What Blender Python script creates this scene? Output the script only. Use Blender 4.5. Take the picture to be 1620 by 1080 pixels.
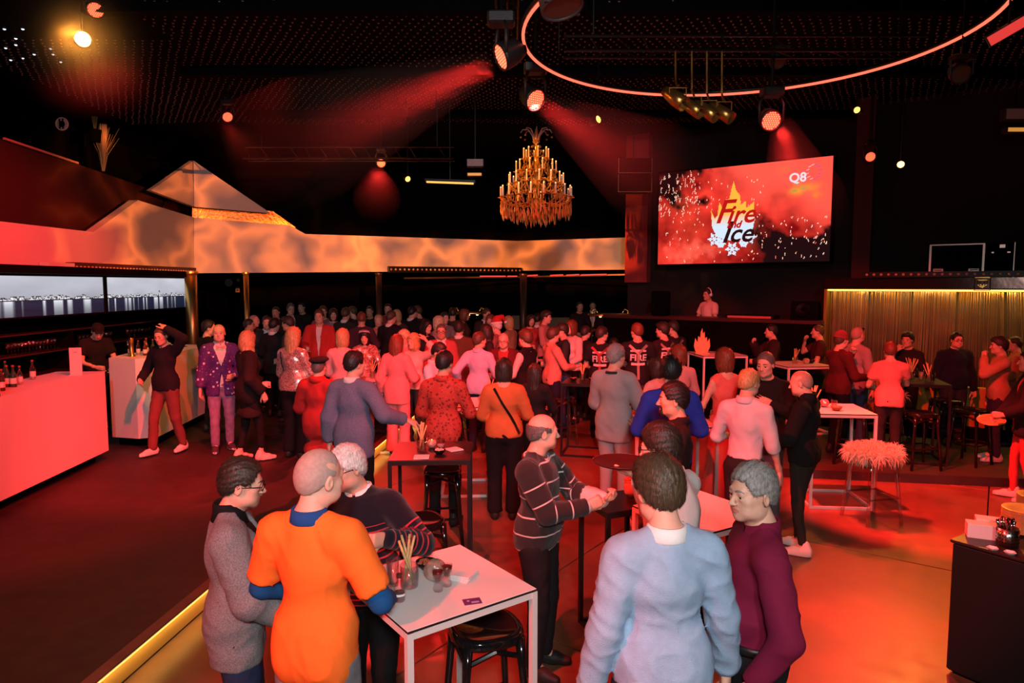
import bpy, bmesh, math, random
import numpy as np
from mathutils import Vector, Matrix
random.seed(7); np.random.seed(7)
for _o in list(bpy.data.objects): bpy.data.objects.remove(_o, do_unlink=True)
SC = bpy.context.scene

# ---------------------------------------------------------------- camera (24 mm, 2.55 m up on a balcony step, tilted 4.8 degrees down)
FPX, CAMH = 1080., 2.55
PITCH = math.atan(90/FPX)
_cam = bpy.data.cameras.new('camera'); _cam.sensor_width = 36; _cam.lens = 24; _cam.clip_end = 100; _cam.clip_start = .05
CAM = bpy.data.objects.new('camera', _cam); SC.collection.objects.link(CAM)
CAM.location = (0, 0, CAMH); CAM.rotation_euler = (math.pi/2-PITCH, 0, 0); SC.camera = CAM

# ---------------------------------------------------------------- world, exposure
SC.view_settings.view_transform = 'Standard'; SC.view_settings.look = 'None'; SC.view_settings.gamma = 1.; SC.view_settings.exposure = 0.
SC.view_settings.use_curve_mapping = False
_w = bpy.data.worlds.new('world'); SC.world = _w; _w.use_nodes = True
_w.node_tree.nodes['Background'].inputs[0].default_value = (.004,.0015,.0015,1); _w.node_tree.nodes['Background'].inputs[1].default_value = 1.
SC.cycles.max_bounces = 6; SC.cycles.diffuse_bounces = 2; SC.cycles.glossy_bounces = 3; SC.cycles.transmission_bounces = 6; SC.cycles.volume_bounces = 0; SC.cycles.transparent_max_bounces = 8
SC.cycles.caustics_reflective = False; SC.cycles.caustics_refractive = False; SC.cycles.sample_clamp_indirect = 4.; SC.cycles.volume_step_rate = 1.

# ---------------------------------------------------------------- lights
def spot(name, loc, aim, energy, col, angle=50., blend=.5, size=.08, gobo=None, shut=None):
    l = bpy.data.lights.new(name, 'SPOT'); l.energy = energy; l.color = col; l.spot_size = math.radians(angle); l.spot_blend = blend; l.shadow_soft_size = size
    o = bpy.data.objects.new(name, l); SC.collection.objects.link(o); o.location = loc
    o.rotation_euler = (Vector(aim)-Vector(loc)).to_track_quat('-Z','Y').to_euler()
    if gobo:
        l.use_nodes = True; nt = l.node_tree; em = nt.nodes['Emission']
        tc = nt.nodes.new('ShaderNodeTexCoord'); mp = nt.nodes.new('ShaderNodeMapping'); mp.inputs['Scale'].default_value = (gobo, gobo, gobo)
        nz = nt.nodes.new('ShaderNodeTexNoise'); nz.inputs['Scale'].default_value = 1.3; nz.inputs['Detail'].default_value = 1
        mx = nt.nodes.new('ShaderNodeMixRGB'); mx.inputs['Fac'].default_value = .42
        vo = nt.nodes.new('ShaderNodeTexVoronoi'); vo.feature = 'DISTANCE_TO_EDGE'; vo.inputs['Scale'].default_value = 1.
        rp = nt.nodes.new('ShaderNodeValToRGB'); cr = rp.color_ramp
        cr.elements[0].position = .0; cr.elements[0].color = (1,1,1,1); cr.elements[1].position = .24; cr.elements[1].color = (.14,.14,.14,1); e = cr.elements.new(.10); e.color = (.50,.50,.50,1)
        for a, b in ((tc.outputs['Normal'], mp.inputs[0]), (mp.outputs[0], nz.inputs['Vector']), (mp.outputs[0], mx.inputs[1]), (nz.outputs['Color'], mx.inputs[2]), (mx.outputs[0], vo.inputs['Vector']), (vo.outputs['Distance'], rp.inputs[0])): nt.links.new(a, b)
        # framing shutters of the projector: only a band of heights leaves the lens
        sx = nt.nodes.new('ShaderNodeSeparateXYZ'); nt.links.new(tc.outputs['Normal'], sx.inputs[0]); fac = rp.outputs[0]
        for lo, hi in ((shut[0]-.012, shut[0]+.012), (shut[1]+.012, shut[1]-.012)):
            mr = nt.nodes.new('ShaderNodeMapRange'); mr.inputs['From Min'].default_value = lo; mr.inputs['From Max'].default_value = hi; nt.links.new(sx.outputs['Y'], mr.inputs['Value'])
            mu = nt.nodes.new('ShaderNodeMath'); mu.operation = 'MULTIPLY'; nt.links.new(fac, mu.inputs[0]); nt.links.new(mr.outputs[0], mu.inputs[1]); fac = mu.outputs[0]
        nt.links.new(fac, em.inputs['Strength'])
    return o
RED = (1., .026, .022); AMB = (1., .36, .045)
# the photographer's flash on the camera, and the pale front-of-house wash from the back of the room
spot('flash', (.12, -.10, 2.86), (.0, 6, 1.4), 240., (1.,.95,.92), 120., .9, .16)
spot('front_of_house_wash', (.3, -3.6, 5.0), (.4, 6.0, 1.0), 760., (1.,.95,.93), 62., .8, .30)
# red washes: LAMPS ones sit at built moving heads, the rest are added without fixtures
LAMPS = dict(head_wash=(-.10, 6.6, 4.60), head_rear=(.25, 7.6, 4.48), head_stage=(2.87, 7.5, 4.25), bar_wash=(-2.35, 12.1, 4.55), bar_high=(-4.85, 11.7, 5.30), right_wash=(5.7, 10.8, 4.50), corner_high=(-5.0, 8.1, 5.60))
spot('red_table_wash', (-3.6, -1.2, 5.3), (-.45, 3.8, .8), 2000., RED, 30., .35, .05)
spot('red_floor_pool', (-1.0, 2.2, 5.6), (.55, 5.6, 0.), 2200., RED, 34., .35, .06)
spot('red_right_pool', (-1.8, 2.6, 5.4), (4.2, 6.0, 0.), 2600., RED, 26., .35, .05)
spot('red_carpet_spot', LAMPS['head_stage'], (4.9, 7.7, 0.), 3600., RED, 46., .4, .06)
spot('red_crowd_back', LAMPS['head_rear'], (.6, 11.5, .6), 1500., RED, 80., .5, .07)
spot('red_crowd_left', LAMPS['head_wash'], (-3.0, 9.6, .8), 1500., RED, 66., .5, .07)
spot('red_crowd_front', (.2, 3.2, 5.6), (-.9, 8.8, 1.), 1700., RED, 42., .5, .06)
spot('red_rim_left', LAMPS['bar_wash'], (-1.2, 8.3, 1.0), 1200., RED, 62., .6, .07)
spot('red_rim_right', LAMPS['right_wash'], (2.0, 7.6, 1.0), 1100., RED, 66., .6, .07)
spot('red_stage_right', (2.4, 5.0, 5.5), (4.9, 10.4, 1.0), 2700., RED, 44., .6, .07)
spot('red_bar_front', (-1.6, 5.4, 5.4), (-5.6, 7.4, .9), 2600., RED, 58., .6, .09)
spot('red_bar_floor', (-2.9, 6.2, 5.5), (-4.3, 8.4, .1), 4800., RED, 36., 1., .09)
spot('red_fascia', (-3.6, 7.4, 5.2), (-7.7, 10.6, 3.15), 2500., RED, 46., .7, .09)
spot('amber_gobo_left', (.6, 5.6, 4.0), (-6.4, 15.4, 3.5), 9500., (1.,.19,.03), 40., .4, .02, gobo=16., shut=(-.075,.175))
spot('amber_gobo_back', (-2.6, 7.6, 4.1), (-.4, 18.5, 3.4), 9500., (1.,.21,.03), 50., .4, .02, gobo=14., shut=(-.065,.06))
spot('amber_floor_right', (6.0, 9.6, 4.5), (2.9, 5.0, 0.), 900., (1.,.28,.035), 38., .8, .09)
spot('amber_chandelier', (-1.2, 8.6, 4.9), (.39, 11.2, 4.3), 700., (1.,.36,.05), 24., .5, .05)
spot('amber_bar', (-3.4, 8.6, 4.8), (-5.5, 10.9, .9), 420., AMB, 40., .7, .06)
spot('cool_fascia_fill', (.3, -3.5, 5.2), (-3., 17., 3.4), 1100., (.9,.75,.85), 56., .8, .2)  # added fill lamp standing in for ambient light on the fascia
spot('red_dress_fill', (.9, 2.4, 5.6), (2.55, 8.3, .9), 1900., RED, 19., .5, .06)  # added fill without a fixture, reddens the coral dress
spot('red_crew_fill', (1.0, 4.0, 5.6), (1.1, 11.4, 1.1), 2600., RED, 27., .6, .06)  # added fill without a fixture, reddens the fire crew
spot('red_dj_fill', (2.2, 9.5, 5.3), (3.95, 14.0, 1.9), 800., RED, 18., .6, .06)  # added fill without a fixture, brightens the DJ
# narrow beams of the visible moving heads, seen in the haze
spot('beam_left', (-.20, 6.52, 4.58), (-3.4, 5.5, 2.9), 1900., RED, 17., .35, .09)
spot('beam_right', (.30, 7.5, 4.48), (2.2, 5.2, 2.6), 1000., RED, 18., .35, .09)
spot('beam_stage', (2.87, 7.45, 4.25), (2.75, 6.0, 2.2), 1000., RED, 20., .3, .09)
spot('beam_corner', (-5.15, 8.2, 5.45), (-2.0, 5.6, 3.4), 190., (1.,.33,.04), 110., .7, .05)
spot('beam_high', (-4.82, 11.65, 5.28), (-3.2, 10.0, 3.6), 260., RED, 22., .3, .07)
spot('beam_mid', (-2.33, 12.05, 4.55), (-2.0, 10.4, 3.6), 200., RED, 26., .3, .07)
# ---------------------------------------------------------------- helpers
COL = bpy.context.scene.collection
def rot_z(a): c, s = math.cos(a), math.sin(a); return np.array([[c,-s,0],[s,c,0],[0,0,1.]])
def rot_x(a): c, s = math.cos(a), math.sin(a); return np.array([[1.,0,0],[0,c,-s],[0,s,c]])
def rot_y(a): c, s = math.cos(a), math.sin(a); return np.array([[c,0,s],[0,1.,0],[-s,0,c]])
def unit(v): v = np.asarray(v, float); return v / (np.linalg.norm(v) + 1e-12)

MATS = {}
def mat(key, col=(.5,.5,.5), rough=.6, metal=0., bump=0., bscale=60., emit=None, estr=0., alpha=None,
        trans=0., ior=1.45, vary=0., vscale=8., spec=.5, sheen=0., coat=0.):
    """procedural principled material; bump/vary are noise driven (object coordinates)"""
    if key in MATS: return MATS[key]
    m = bpy.data.materials.new(key); m.use_nodes = True
    nt = m.node_tree; b = nt.nodes['Principled BSDF']
    b.inputs['Base Color'].default_value = (*col, 1); b.inputs['Roughness'].default_value = rough
    b.inputs['Metallic'].default_value = metal; b.inputs['IOR'].default_value = ior
    b.inputs['Specular IOR Level'].default_value = spec
    b.inputs['Transmission Weight'].default_value = trans
    b.inputs['Sheen Weight'].default_value = sheen; b.inputs['Coat Weight'].default_value = coat
    if emit is not None:
        b.inputs['Emission Color'].default_value = (*emit, 1); b.inputs['Emission Strength'].default_value = estr
    if bump or vary:
        tc = nt.nodes.new('ShaderNodeTexCoord')
        if bump:
            n = nt.nodes.new('ShaderNodeTexNoise'); n.inputs['Scale'].default_value = bscale; n.inputs['Detail'].default_value = 3
            bp = nt.nodes.new('ShaderNodeBump'); bp.inputs['Strength'].default_value = bump; bp.inputs['Distance'].default_value = .01
            nt.links.new(tc.outputs['Object'], n.inputs['Vector']); nt.links.new(n.outputs['Fac'], bp.inputs['Height'])
            nt.links.new(bp.outputs['Normal'], b.inputs['Normal'])
        if vary:
            n2 = nt.nodes.new('ShaderNodeTexNoise'); n2.inputs['Scale'].default_value = vscale; n2.inputs['Detail'].default_value = 4
            hsv = nt.nodes.new('ShaderNodeHueSaturation'); hsv.inputs['Color'].default_value = (*col, 1)
            mr = nt.nodes.new('ShaderNodeMapRange'); mr.inputs['To Min'].default_value = 1-vary; mr.inputs['To Max'].default_value = 1+vary
            mr.inputs['From Min'].default_value = .3; mr.inputs['From Max'].default_value = .7
            nt.links.new(tc.outputs['Object'], n2.inputs['Vector']); nt.links.new(n2.outputs['Fac'], mr.inputs['Value'])
            nt.links.new(mr.outputs['Result'], hsv.inputs['Value']); nt.links.new(hsv.outputs['Color'], b.inputs['Base Color'])
    MATS[key] = m
    return m

def glass(key, tint=(1,1,1), gloss=.12):
    """thin clear glass: mostly transparent with a fresnel sheen"""
    if key in MATS: return MATS[key]
    m = bpy.data.materials.new(key); m.use_nodes = True; nt = m.node_tree; nt.nodes.clear()
    o = nt.nodes.new('ShaderNodeOutputMaterial'); t = nt.nodes.new('ShaderNodeBsdfTransparent'); g = nt.nodes.new('ShaderNodeBsdfGlossy'); x = nt.nodes.new('ShaderNodeMixShader'); l = nt.nodes.new('ShaderNodeLayerWeight')
    t.inputs[0].default_value = (*tint,1); g.inputs['Roughness'].default_value = .05; l.inputs['Blend'].default_value = .35
    a = nt.nodes.new('ShaderNodeMath'); a.operation = 'MULTIPLY_ADD'; a.inputs[1].default_value = .5; a.inputs[2].default_value = gloss
    nt.links.new(l.outputs['Facing'], a.inputs[0]); nt.links.new(a.outputs[0], x.inputs[0]); nt.links.new(t.outputs[0], x.inputs[1]); nt.links.new(g.outputs[0], x.inputs[2]); nt.links.new(x.outputs[0], o.inputs[0])
    MATS[key] = m; return m
def mesh_np(name, v, quads=None, tris=None, mi=None, smooth=True):
    me = bpy.data.meshes.new(name)
    v = np.ascontiguousarray(v, np.float32)
    nq = 0 if quads is None else len(quads); ntr = 0 if tris is None else len(tris)
    loops = []
    if nq: loops.append(np.asarray(quads, np.int32).ravel())
    if ntr: loops.append(np.asarray(tris, np.int32).ravel())
    loops = np.concatenate(loops)
    me.vertices.add(len(v)); me.vertices.foreach_set('co', v.ravel())
    me.loops.add(len(loops)); me.loops.foreach_set('vertex_index', loops)
    starts = np.concatenate([np.arange(nq)*4, nq*4 + np.arange(ntr)*3]).astype(np.int32)
    me.polygons.add(nq+ntr); me.polygons.foreach_set('loop_start', starts)
    if mi is not None: me.polygons.foreach_set('material_index', np.asarray(mi, np.int32))
    me.polygons.foreach_set('use_smooth', np.full(nq+ntr, smooth))
    me.update(calc_edges=True)
    return me

def obj(name, me, m=None, parent=None, loc=None, rz=None):
    o = bpy.data.objects.new(name, me); COL.objects.link(o)
    if m is not None and me is not None:
        ms = m if isinstance(m, (list, tuple)) else [m]
        if not me.materials:
            for q in ms: me.materials.append(q)
    if parent is not None: o.parent = parent
    if loc is not None: o.location = loc
    if rz is not None: o.rotation_euler = (0, 0, rz)
    return o
def tag(o, label, cat, group=None):
    o['label'] = label; o['category'] = cat
    if group: o['group'] = group
    return o
def thing(name, label, cat, loc=(0,0,0), rz=0., group=None):
    o = bpy.data.objects.new(name, None); COL.objects.link(o); o.empty_display_size = .1
    o.location = loc; o.rotation_euler = (0, 0, rz)
    return tag(o, label, cat, group)
def struct(o): o['kind'] = 'structure'; return o
def copy_tree(o, parent=None):
    c = o.copy(); COL.objects.link(c); c.parent = parent
    for ch in list(o.children): copy_tree(ch, c)
    return c

class MB:
    """mesh collector: boxes, tubes, lathes, prisms -> one mesh"""
    def __init__(s): s.v = []; s.f = []; s.m = []; s.n = 0
    def add(s, v, f, m=0):
        s.v.append(np.asarray(v, float)); s.f += [tuple(i+s.n for i in q) for q in f]; s.m += [m]*len(f); s.n += len(v); return s
    def box(s, x0, x1, y0, y1, z0, z1, m=0, R=None, o=None):
        v = np.array([[x,y,z] for z in (z0,z1) for x,y in ((x0,y0),(x1,y0),(x1,y1),(x0,y1))], float)
        if R is not None: v = v @ R.T
        if o is not None: v = v + o
        return s.add(v, [(3,2,1,0),(4,5,6,7),(0,1,5,4),(1,2,6,5),(2,3,7,6),(3,0,4,7)], m)
    def bev(s, x0, x1, y0, y1, z0, z1, b=.005, m=0, R=None, o=None):
        """box with chamfered edges: three stacked octagonal rings"""
        rings = []
        for z, q in ((z0,b),(z0+b,0),(z1-b,0),(z1,b)):
            X0,X1,Y0,Y1 = x0+q,x1-q,y0+q,y1-q
            c = b
            rings.append([(X0+c,Y0,z),(X1-c,Y0,z),(X1,Y0+c,z),(X1,Y1-c,z),(X1-c,Y1,z),(X0+c,Y1,z),(X0,Y1-c,z),(X0,Y0+c,z)])
        v = np.array(sum(rings, []), float)
        if R is not None: v = v @ R.T
        if o is not None: v = v + o
        f = [tuple(range(7,-1,-1)), tuple(range(24,32))]
        for k in range(3):
            for i in range(8): f.append((k*8+i, k*8+(i+1)%8, (k+1)*8+(i+1)%8, (k+1)*8+i))
        return s.add(v, f, m)
    def tube(s, pts, r, n=8, m=0, cap=True, closed=False):
        pts = np.asarray(pts, float); k = len(pts); rr = np.broadcast_to(np.asarray(r, float), (k,))
        if closed: T = np.roll(pts,-1,0) - np.roll(pts,1,0)
        else: T = np.gradient(pts, axis=0) if k > 2 else np.repeat([pts[1]-pts[0]], 2, 0)
        T = T / (np.linalg.norm(T, axis=1, keepdims=True)+1e-12)
        u = np.cross(T[0], [0,0,1.]); u = u if np.linalg.norm(u) > 1e-3 else np.cross(T[0], [1.,0,0]); u = unit(u)
        V = []
        for i in range(k):
            u = unit(u - T[i]*np.dot(u, T[i])); w = np.cross(T[i], u)
            a = np.arange(n)*2*math.pi/n
            V.append(pts[i] + rr[i]*(np.cos(a)[:,None]*u + np.sin(a)[:,None]*w))
        V = np.concatenate(V); f = []
        for i in range(k if closed else k-1):
            j = (i+1) % k
            for q in range(n): f.append((i*n+q, i*n+(q+1)%n, j*n+(q+1)%n, j*n+q))
        if cap and not closed: f += [tuple(range(n-1,-1,-1)), tuple(range((k-1)*n, k*n))]
        return s.add(V, f, m)
    def bar(s, a, b, w, h=None, m=0):
        """square section bar from a to b"""
        a = np.asarray(a, float); b = np.asarray(b, float); h = h or w
        T = unit(b-a); u = np.cross(T, [0,0,1.]); u = unit(u) if np.linalg.norm(u) > 1e-3 else np.array([1.,0,0]); q = np.cross(T, u)
        V = [p + su*u*w/2 + sq*q*h/2 for p in (a,b) for su,sq in ((-1,-1),(1,-1),(1,1),(-1,1))]
        return s.add(V, [(3,2,1,0),(4,5,6,7),(0,1,5,4),(1,2,6,5),(2,3,7,6),(3,0,4,7)], m)
    def lathe(s, prof, n=16, m=0, o=(0,0,0), R=None, sx=1., sy=1., cap=False):
        a = np.arange(n)*2*math.pi/n; V = []
        for r, z in prof: V.append(np.c_[r*np.cos(a)*sx, r*np.sin(a)*sy, np.full(n, z)])
        V = np.concatenate(V)
        if R is not None: V = V @ R.T
        V = V + np.asarray(o); f = []
        for i in range(len(prof)-1):
            for q in range(n): f.append((i*n+q, i*n+(q+1)%n, (i+1)*n+(q+1)%n, (i+1)*n+q))
        if cap: f += [tuple(range(n-1,-1,-1)), tuple(range((len(prof)-1)*n, len(prof)*n))]
        return s.add(V, f, m)
    def prism(s, poly, z0, z1, m=0, R=None, o=None):
        """poly: list of (x,y), extruded z0..z1"""
        n = len(poly); v = np.array([(x,y,z) for z in (z0,z1) for x,y in poly], float)
        if R is not None: v = v @ R.T
        if o is not None: v = v + o
        f = [tuple(range(n-1,-1,-1)), tuple(range(n,2*n))] + [(i,(i+1)%n,n+(i+1)%n,n+i) for i in range(n)]
        return s.add(v, f, m)
    def sphere(s, c, r, n=8, m=0):
        r = np.broadcast_to(np.asarray(r, float), (3,)); k = max(4, n//2+1)
        prof = [(math.sin(math.pi*i/(k-1)), -math.cos(math.pi*i/(k-1))) for i in range(k)]
        a = np.arange(n)*2*math.pi/n
        V = np.concatenate([np.c_[p*np.cos(a), p*np.sin(a), np.full(n, z)] for p, z in prof])*r + np.asarray(c)
        f = []
        for i in range(k-1):
            for q in range(n): f.append((i*n+q, i*n+(q+1)%n, (i+1)*n+(q+1)%n, (i+1)*n+q))
        return s.add(V, f, m)
    def mesh(s, name='mesh', smooth=False):
        me = bpy.data.meshes.new(name)
        me.from_pydata([tuple(p) for p in np.concatenate(s.v)], [], s.f)
        me.polygons.foreach_set('material_index', np.asarray(s.m, np.int32))
        me.polygons.foreach_set('use_smooth', np.full(len(s.f), smooth))
        me.update(); return me
    def build(s, name, m, parent=None, smooth=False, loc=None, rz=None):
        return obj(name, s.mesh(name, smooth), m, parent, loc, rz)

# ---------------------------------------------------------------- signed distance modelling (organic bodies and clothes)
class SDF:
    def __init__(s): s.p = []
    def cone(s, a, b, ra, rb, k=.03, op='u', flat=None):
        """round cone a->b; flat=(dir, factor): thinner along dir"""
        a = np.asarray(a, float); b = np.asarray(b, float); r = max(ra, rb)
        s.p.append(('c', a, b, ra, rb, k, op, np.minimum(a,b)-r, np.maximum(a,b)+r, flat)); return s
    def ell(s, c, r, R=None, k=.03, op='u'):
        c = np.asarray(c, float); r = np.broadcast_to(np.asarray(r, float), (3,)).copy()
        if R is None: e = r
        else: e = np.abs(R) @ r
        s.p.append(('e', c, r, R, None, k, op, c-e, c+e, None)); return s
    def clip(s, fn, k=0.):
        s.p.append(('f', fn, None, None, None, k, 'i', None, None, None)); return s
    @staticmethod
    def _d(p, X):
        if p[0] == 'c':
            a, b, ra, rb = p[1:5]
            Y = X - a; ba = b - a
            if p[9] is not None:
                n, fac = p[9]; n = unit(n)
                Y = Y + (Y @ n)[...,None]*n*(1/fac-1); ba = ba + (ba @ n)*n*(1/fac-1)
            l = np.sqrt(ba @ ba)+1e-9; t = np.clip((Y @ ba)/(l*l), 0, 1)
            d = np.sqrt(((Y - t[...,None]*ba)**2).sum(-1)) - (ra + (rb-ra)*t)
            return d*(1 if p[9] is None else .5+.5*p[9][1])
        c, r, R = p[1:4]
        Y = X - c
        if R is not None: Y = Y @ R
        q = Y/r; k0 = np.sqrt((q*q).sum(-1)); k1 = np.sqrt(((q/r)**2).sum(-1))+1e-9
        return k0*(k0-1)/k1
    def ev(s, C, X, half):
        """C block centres (n,3); X points (n,m,3)"""
        D = np.full(X.shape[:2], .5)
        for p in s.p:
            if p[0] == 'f':
                f = p[1](X); k = p[5]
                if k > 0: h = np.maximum(k-np.abs(D-f), 0)/k; D = np.maximum(D, f) + h*h*k*.25
                else: D = np.maximum(D, f)
                continue
            mg = p[5] + half
            sel = np.nonzero(((C > p[7]-mg) & (C < p[8]+mg)).all(1))[0]
            if not len(sel): continue
            d = s._d(p, X[sel]); k = p[5]; o = D[sel]
            if p[6] == 'u':
                if k > 0: h = np.maximum(k-np.abs(o-d), 0)/k; D[sel] = np.minimum(o, d) - h*h*k*.25
                else: D[sel] = np.minimum(o, d)
            else:
                d = -d
                if k > 0: h = np.maximum(k-np.abs(o-d), 0)/k; D[sel] = np.maximum(o, d) + h*h*k*.25
                else: D[sel] = np.maximum(o, d)
        return D
    def mesh(s, vox, smooth=2, lo=None, hi=None):
        B = 6
        bl = np.min([p[7] for p in s.p if p[0] != 'f' and p[6] == 'u'], 0); bh = np.max([p[8] for p in s.p if p[0] != 'f' and p[6] == 'u'], 0)
        if lo is not None: bl = np.maximum(bl, lo)
        if hi is not None: bh = np.minimum(bh, hi)
        bl = bl - 3*vox; bh = bh + 3*vox
        nb = np.ceil((bh-bl)/(vox*B)).astype(int)+1; N = nb*B
        g = np.stack(np.meshgrid(*[np.arange(n) for n in nb], indexing='ij'), -1).reshape(-1,3)
        C = bl + (g*B + (B-1)/2)*vox; half = vox*B*.87
        dc = s.ev(C, C[:,None,:], half*1.6)[:,0]
        act = np.abs(dc) < half*1.7
        D = np.repeat(np.repeat(np.repeat(np.where(dc<0,-1,1).astype(np.float32).reshape(nb), B, 0), B, 1), B, 2)
        ga = g[act]
        off = np.stack(np.meshgrid(*[np.arange(B)]*3, indexing='ij'), -1).reshape(-1,3)
        X = bl + (ga[:,None,:]*B + off[None])*vox
        d = s.ev(C[act], X, half).astype(np.float32)
        I = ga[:,None,:]*B + off[None]
        D[I[...,0],I[...,1],I[...,2]] = d
        ins = D < 0
        nx,ny,nz = D.shape
        cnt = np.zeros((nx-1,ny-1,nz-1), np.int8)
        for a in (0,1):
            for b in (0,1):
                for c in (0,1): cnt += ins[a:nx-1+a, b:ny-1+b, c:nz-1+c]
        ci = np.argwhere((cnt > 0) & (cnt < 8))
        if not len(ci): return np.zeros((0,3)), np.zeros((0,4), int)
        idx = np.full((nx-1,ny-1,nz-1), -1, np.int32); idx[ci[:,0],ci[:,1],ci[:,2]] = np.arange(len(ci))
        corners = [(a,b,c) for a in (0,1) for b in (0,1) for c in (0,1)]
        V8 = np.stack([D[ci[:,0]+a, ci[:,1]+b, ci[:,2]+c] for a,b,c in corners], 1)
        acc = np.zeros((len(ci),3)); n = np.zeros(len(ci))
        for i in range(8):
            for j in range(i+1, 8):
                ca, cb = np.array(corners[i]), np.array(corners[j])
                if np.abs(ca-cb).sum() != 1: continue
                x = (V8[:,i] < 0) != (V8[:,j] < 0)
                t = np.where(x, V8[:,i]/np.where(x, V8[:,i]-V8[:,j], 1), 0)
                acc += np.where(x[:,None], ca + t[:,None]*(cb-ca), 0); n += x
        V = bl + (ci + acc/n[:,None])*vox
        Q = []
        for ax in range(3):
            sl0 = [slice(None)]*3; sl1 = [slice(None)]*3
            sl0[ax] = slice(0,-1); sl1[ax] = slice(1,None)
            A = ins[tuple(sl0)]; Bm = ins[tuple(sl1)]
            e = np.argwhere(A != Bm); u, w = (ax+1)%3, (ax+2)%3
            ok = (e[:,u] > 0) & (e[:,w] > 0) & (e[:,u] < D.shape[u]-1) & (e[:,w] < D.shape[w]-1); e = e[ok]
            def cell(du, dw):
                q = e.copy(); q[:,u] += du; q[:,w] += dw; return idx[q[:,0],q[:,1],q[:,2]]
            q = np.stack([cell(-1,-1), cell(0,-1), cell(0,0), cell(-1,0)], 1)
            fl = Bm[tuple(e.T)]
            q[fl] = q[fl][:,::-1]
            Q.append(q)
        Q = np.concatenate(Q); Q = Q[(Q >= 0).all(1)]
        for _ in range(smooth): V = relax(V, Q, .5)
        return V, Q

def relax(V, Q, lam):
    E = np.concatenate([Q[:,[0,1]],Q[:,[1,2]],Q[:,[2,3]],Q[:,[3,0]]])
    n = len(V); A = np.empty((n,3)); c = np.bincount(E[:,0], minlength=n) + np.bincount(E[:,1], minlength=n)
    for i in range(3): A[:,i] = np.bincount(E[:,0], V[E[:,1],i], n) + np.bincount(E[:,1], V[E[:,0],i], n)
    c = np.maximum(c, 1)
    return V + lam*(A/c[:,None] - V)
def vnormals(V, Q):
    fn = np.cross(V[Q[:,2]]-V[Q[:,0]], V[Q[:,3]]-V[Q[:,1]]); N = np.zeros_like(V)
    for k in range(4):
        for i in range(3): N[:,i] += np.bincount(Q[:,k], fn[:,i], len(V))
    return N/(np.linalg.norm(N, axis=1, keepdims=True)+1e-12)
def wavy(P, seed=0, f=1.):
    """cheap smooth fold pattern in [-1,1]"""
    r = np.random.RandomState(seed); o = 0
    for i in range(4):
        a = r.randn(3)*14*f; b = r.randn(3)*9*f; o = o + np.sin(P @ a + r.rand()*6 + 1.6*np.sin(P @ b + r.rand()*6))
    return o/4
# ---------------------------------------------------------------- people
_cache = {}
def cached(key, fn):
    if key not in _cache: _cache[key] = fn()
    return _cache[key]

def head_template(kind, vox):
    def make():
        w = {'m':1., 'f':.94, 'o':1.05}[kind]; j = {'m':1., 'f':.86, 'o':1.12}[kind]
        s = SDF()
        s.ell((0,-.012,.035), (.077*w,.097,.088), k=.02)
        s.ell((0,.022,-.040), (.061*w,.066,.080), k=.03)
        s.ell((0,.068,-.094), (.026*j,.022,.021), k=.03)
        for x in (-1,1):
            s.ell((x*.043*j,.018,-.073), (.021,.032,.024), k=.03)
            s.ell((x*.043*w,.060,-.018), (.020,.020,.018), k=.025)
            if kind == 'o': s.ell((x*.036,.055,-.062), (.022,.024,.024), k=.03)
        s.cone((-.034,.079,.022), (.034,.079,.022), .013, .013, k=.02)
        for x in (-1,1): s.ell((x*.032,.102,.000), (.017,.020,.012), k=.012, op='s')
        s.cone((0,.088,.008), (0,.108,-.028), .0085, .0115, k=.010)
        s.ell((0,.110,-.031), (.0115,.011,.0095), k=.006)
        for x in (-1,1): s.ell((x*.0125,.099,-.034), (.0075,.010,.0075), k=.006)
        s.ell((0,.084,-.057), (.024,.013,.0065), k=.007); s.ell((0,.083,-.069), (.020,.013,.0075), k=.007)
        s.cone((-.022,.096,-.063), (.022,.096,-.063), .0022, .0022, k=.004, op='s')
        for x in (-1,1):
            R = rot_z(-x*.35) @ rot_x(-.15)
            s.ell((x*.079*w,-.010,-.008), (.010,.019,.032), R, k=.008)
            s.ell((x*.089*w,-.006,-.004), (.009,.010,.019), R, k=.006, op='s')
            s.ell((x*.0325,.0835,.0085), (.0155,.0095,.0050), k=.006); s.ell((x*.0325,.082,-.0085), (.0145,.009,.0042), k=.006)      # lids
        s.cone((0,-.020,-.075), (0,-.030,-.135), .054*w, .055*w, k=.03)
        V, Q = s.mesh(vox, 1)
        c = V[Q].mean(1); mi = np.zeros(len(Q), int)
        lip = (np.abs(c[:,0])<.026) & (c[:,1]>.080) & (c[:,2]<-.0505) & (c[:,2]>-.0765) & (((c[:,0]/.026)**2+((c[:,2]+.063)/.0125)**2)<1)
        mi[lip] = 1
        mb = MB()
        for x in (-1,1):
            mb.sphere((x*.032,.0765,.0005), .0128, 14)
            mb.tube([(x*.012,.0945,.0245),(x*.024,.0955,.0295),(x*.038,.089,.0295),(x*.050,.078,.0235)], [.0035,.0045,.004,.002], 6, m=4)
        ev = np.concatenate(mb.v); ef = mb.f; em = np.array(mb.m)
        fc = np.array([ev[list(q)].mean(0) for q in ef])
        for i in range(len(ef)):
            if em[i] == 0:
                sx = np.sign(fc[i][0]); dv = unit(fc[i]-np.array([sx*.032,.0765,.0005]))
                em[i] = 3 if dv[1] > .80 else 2
        quads = [q for q in ef if len(q) == 4]; qm = [em[i] for i,q in enumerate(ef) if len(q) == 4]
        n = len(V)
        return np.concatenate([V, ev]), np.concatenate([Q, np.array(quads)+n]), np.concatenate([mi, qm])
    return cached(('head', kind, vox), make)

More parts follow.
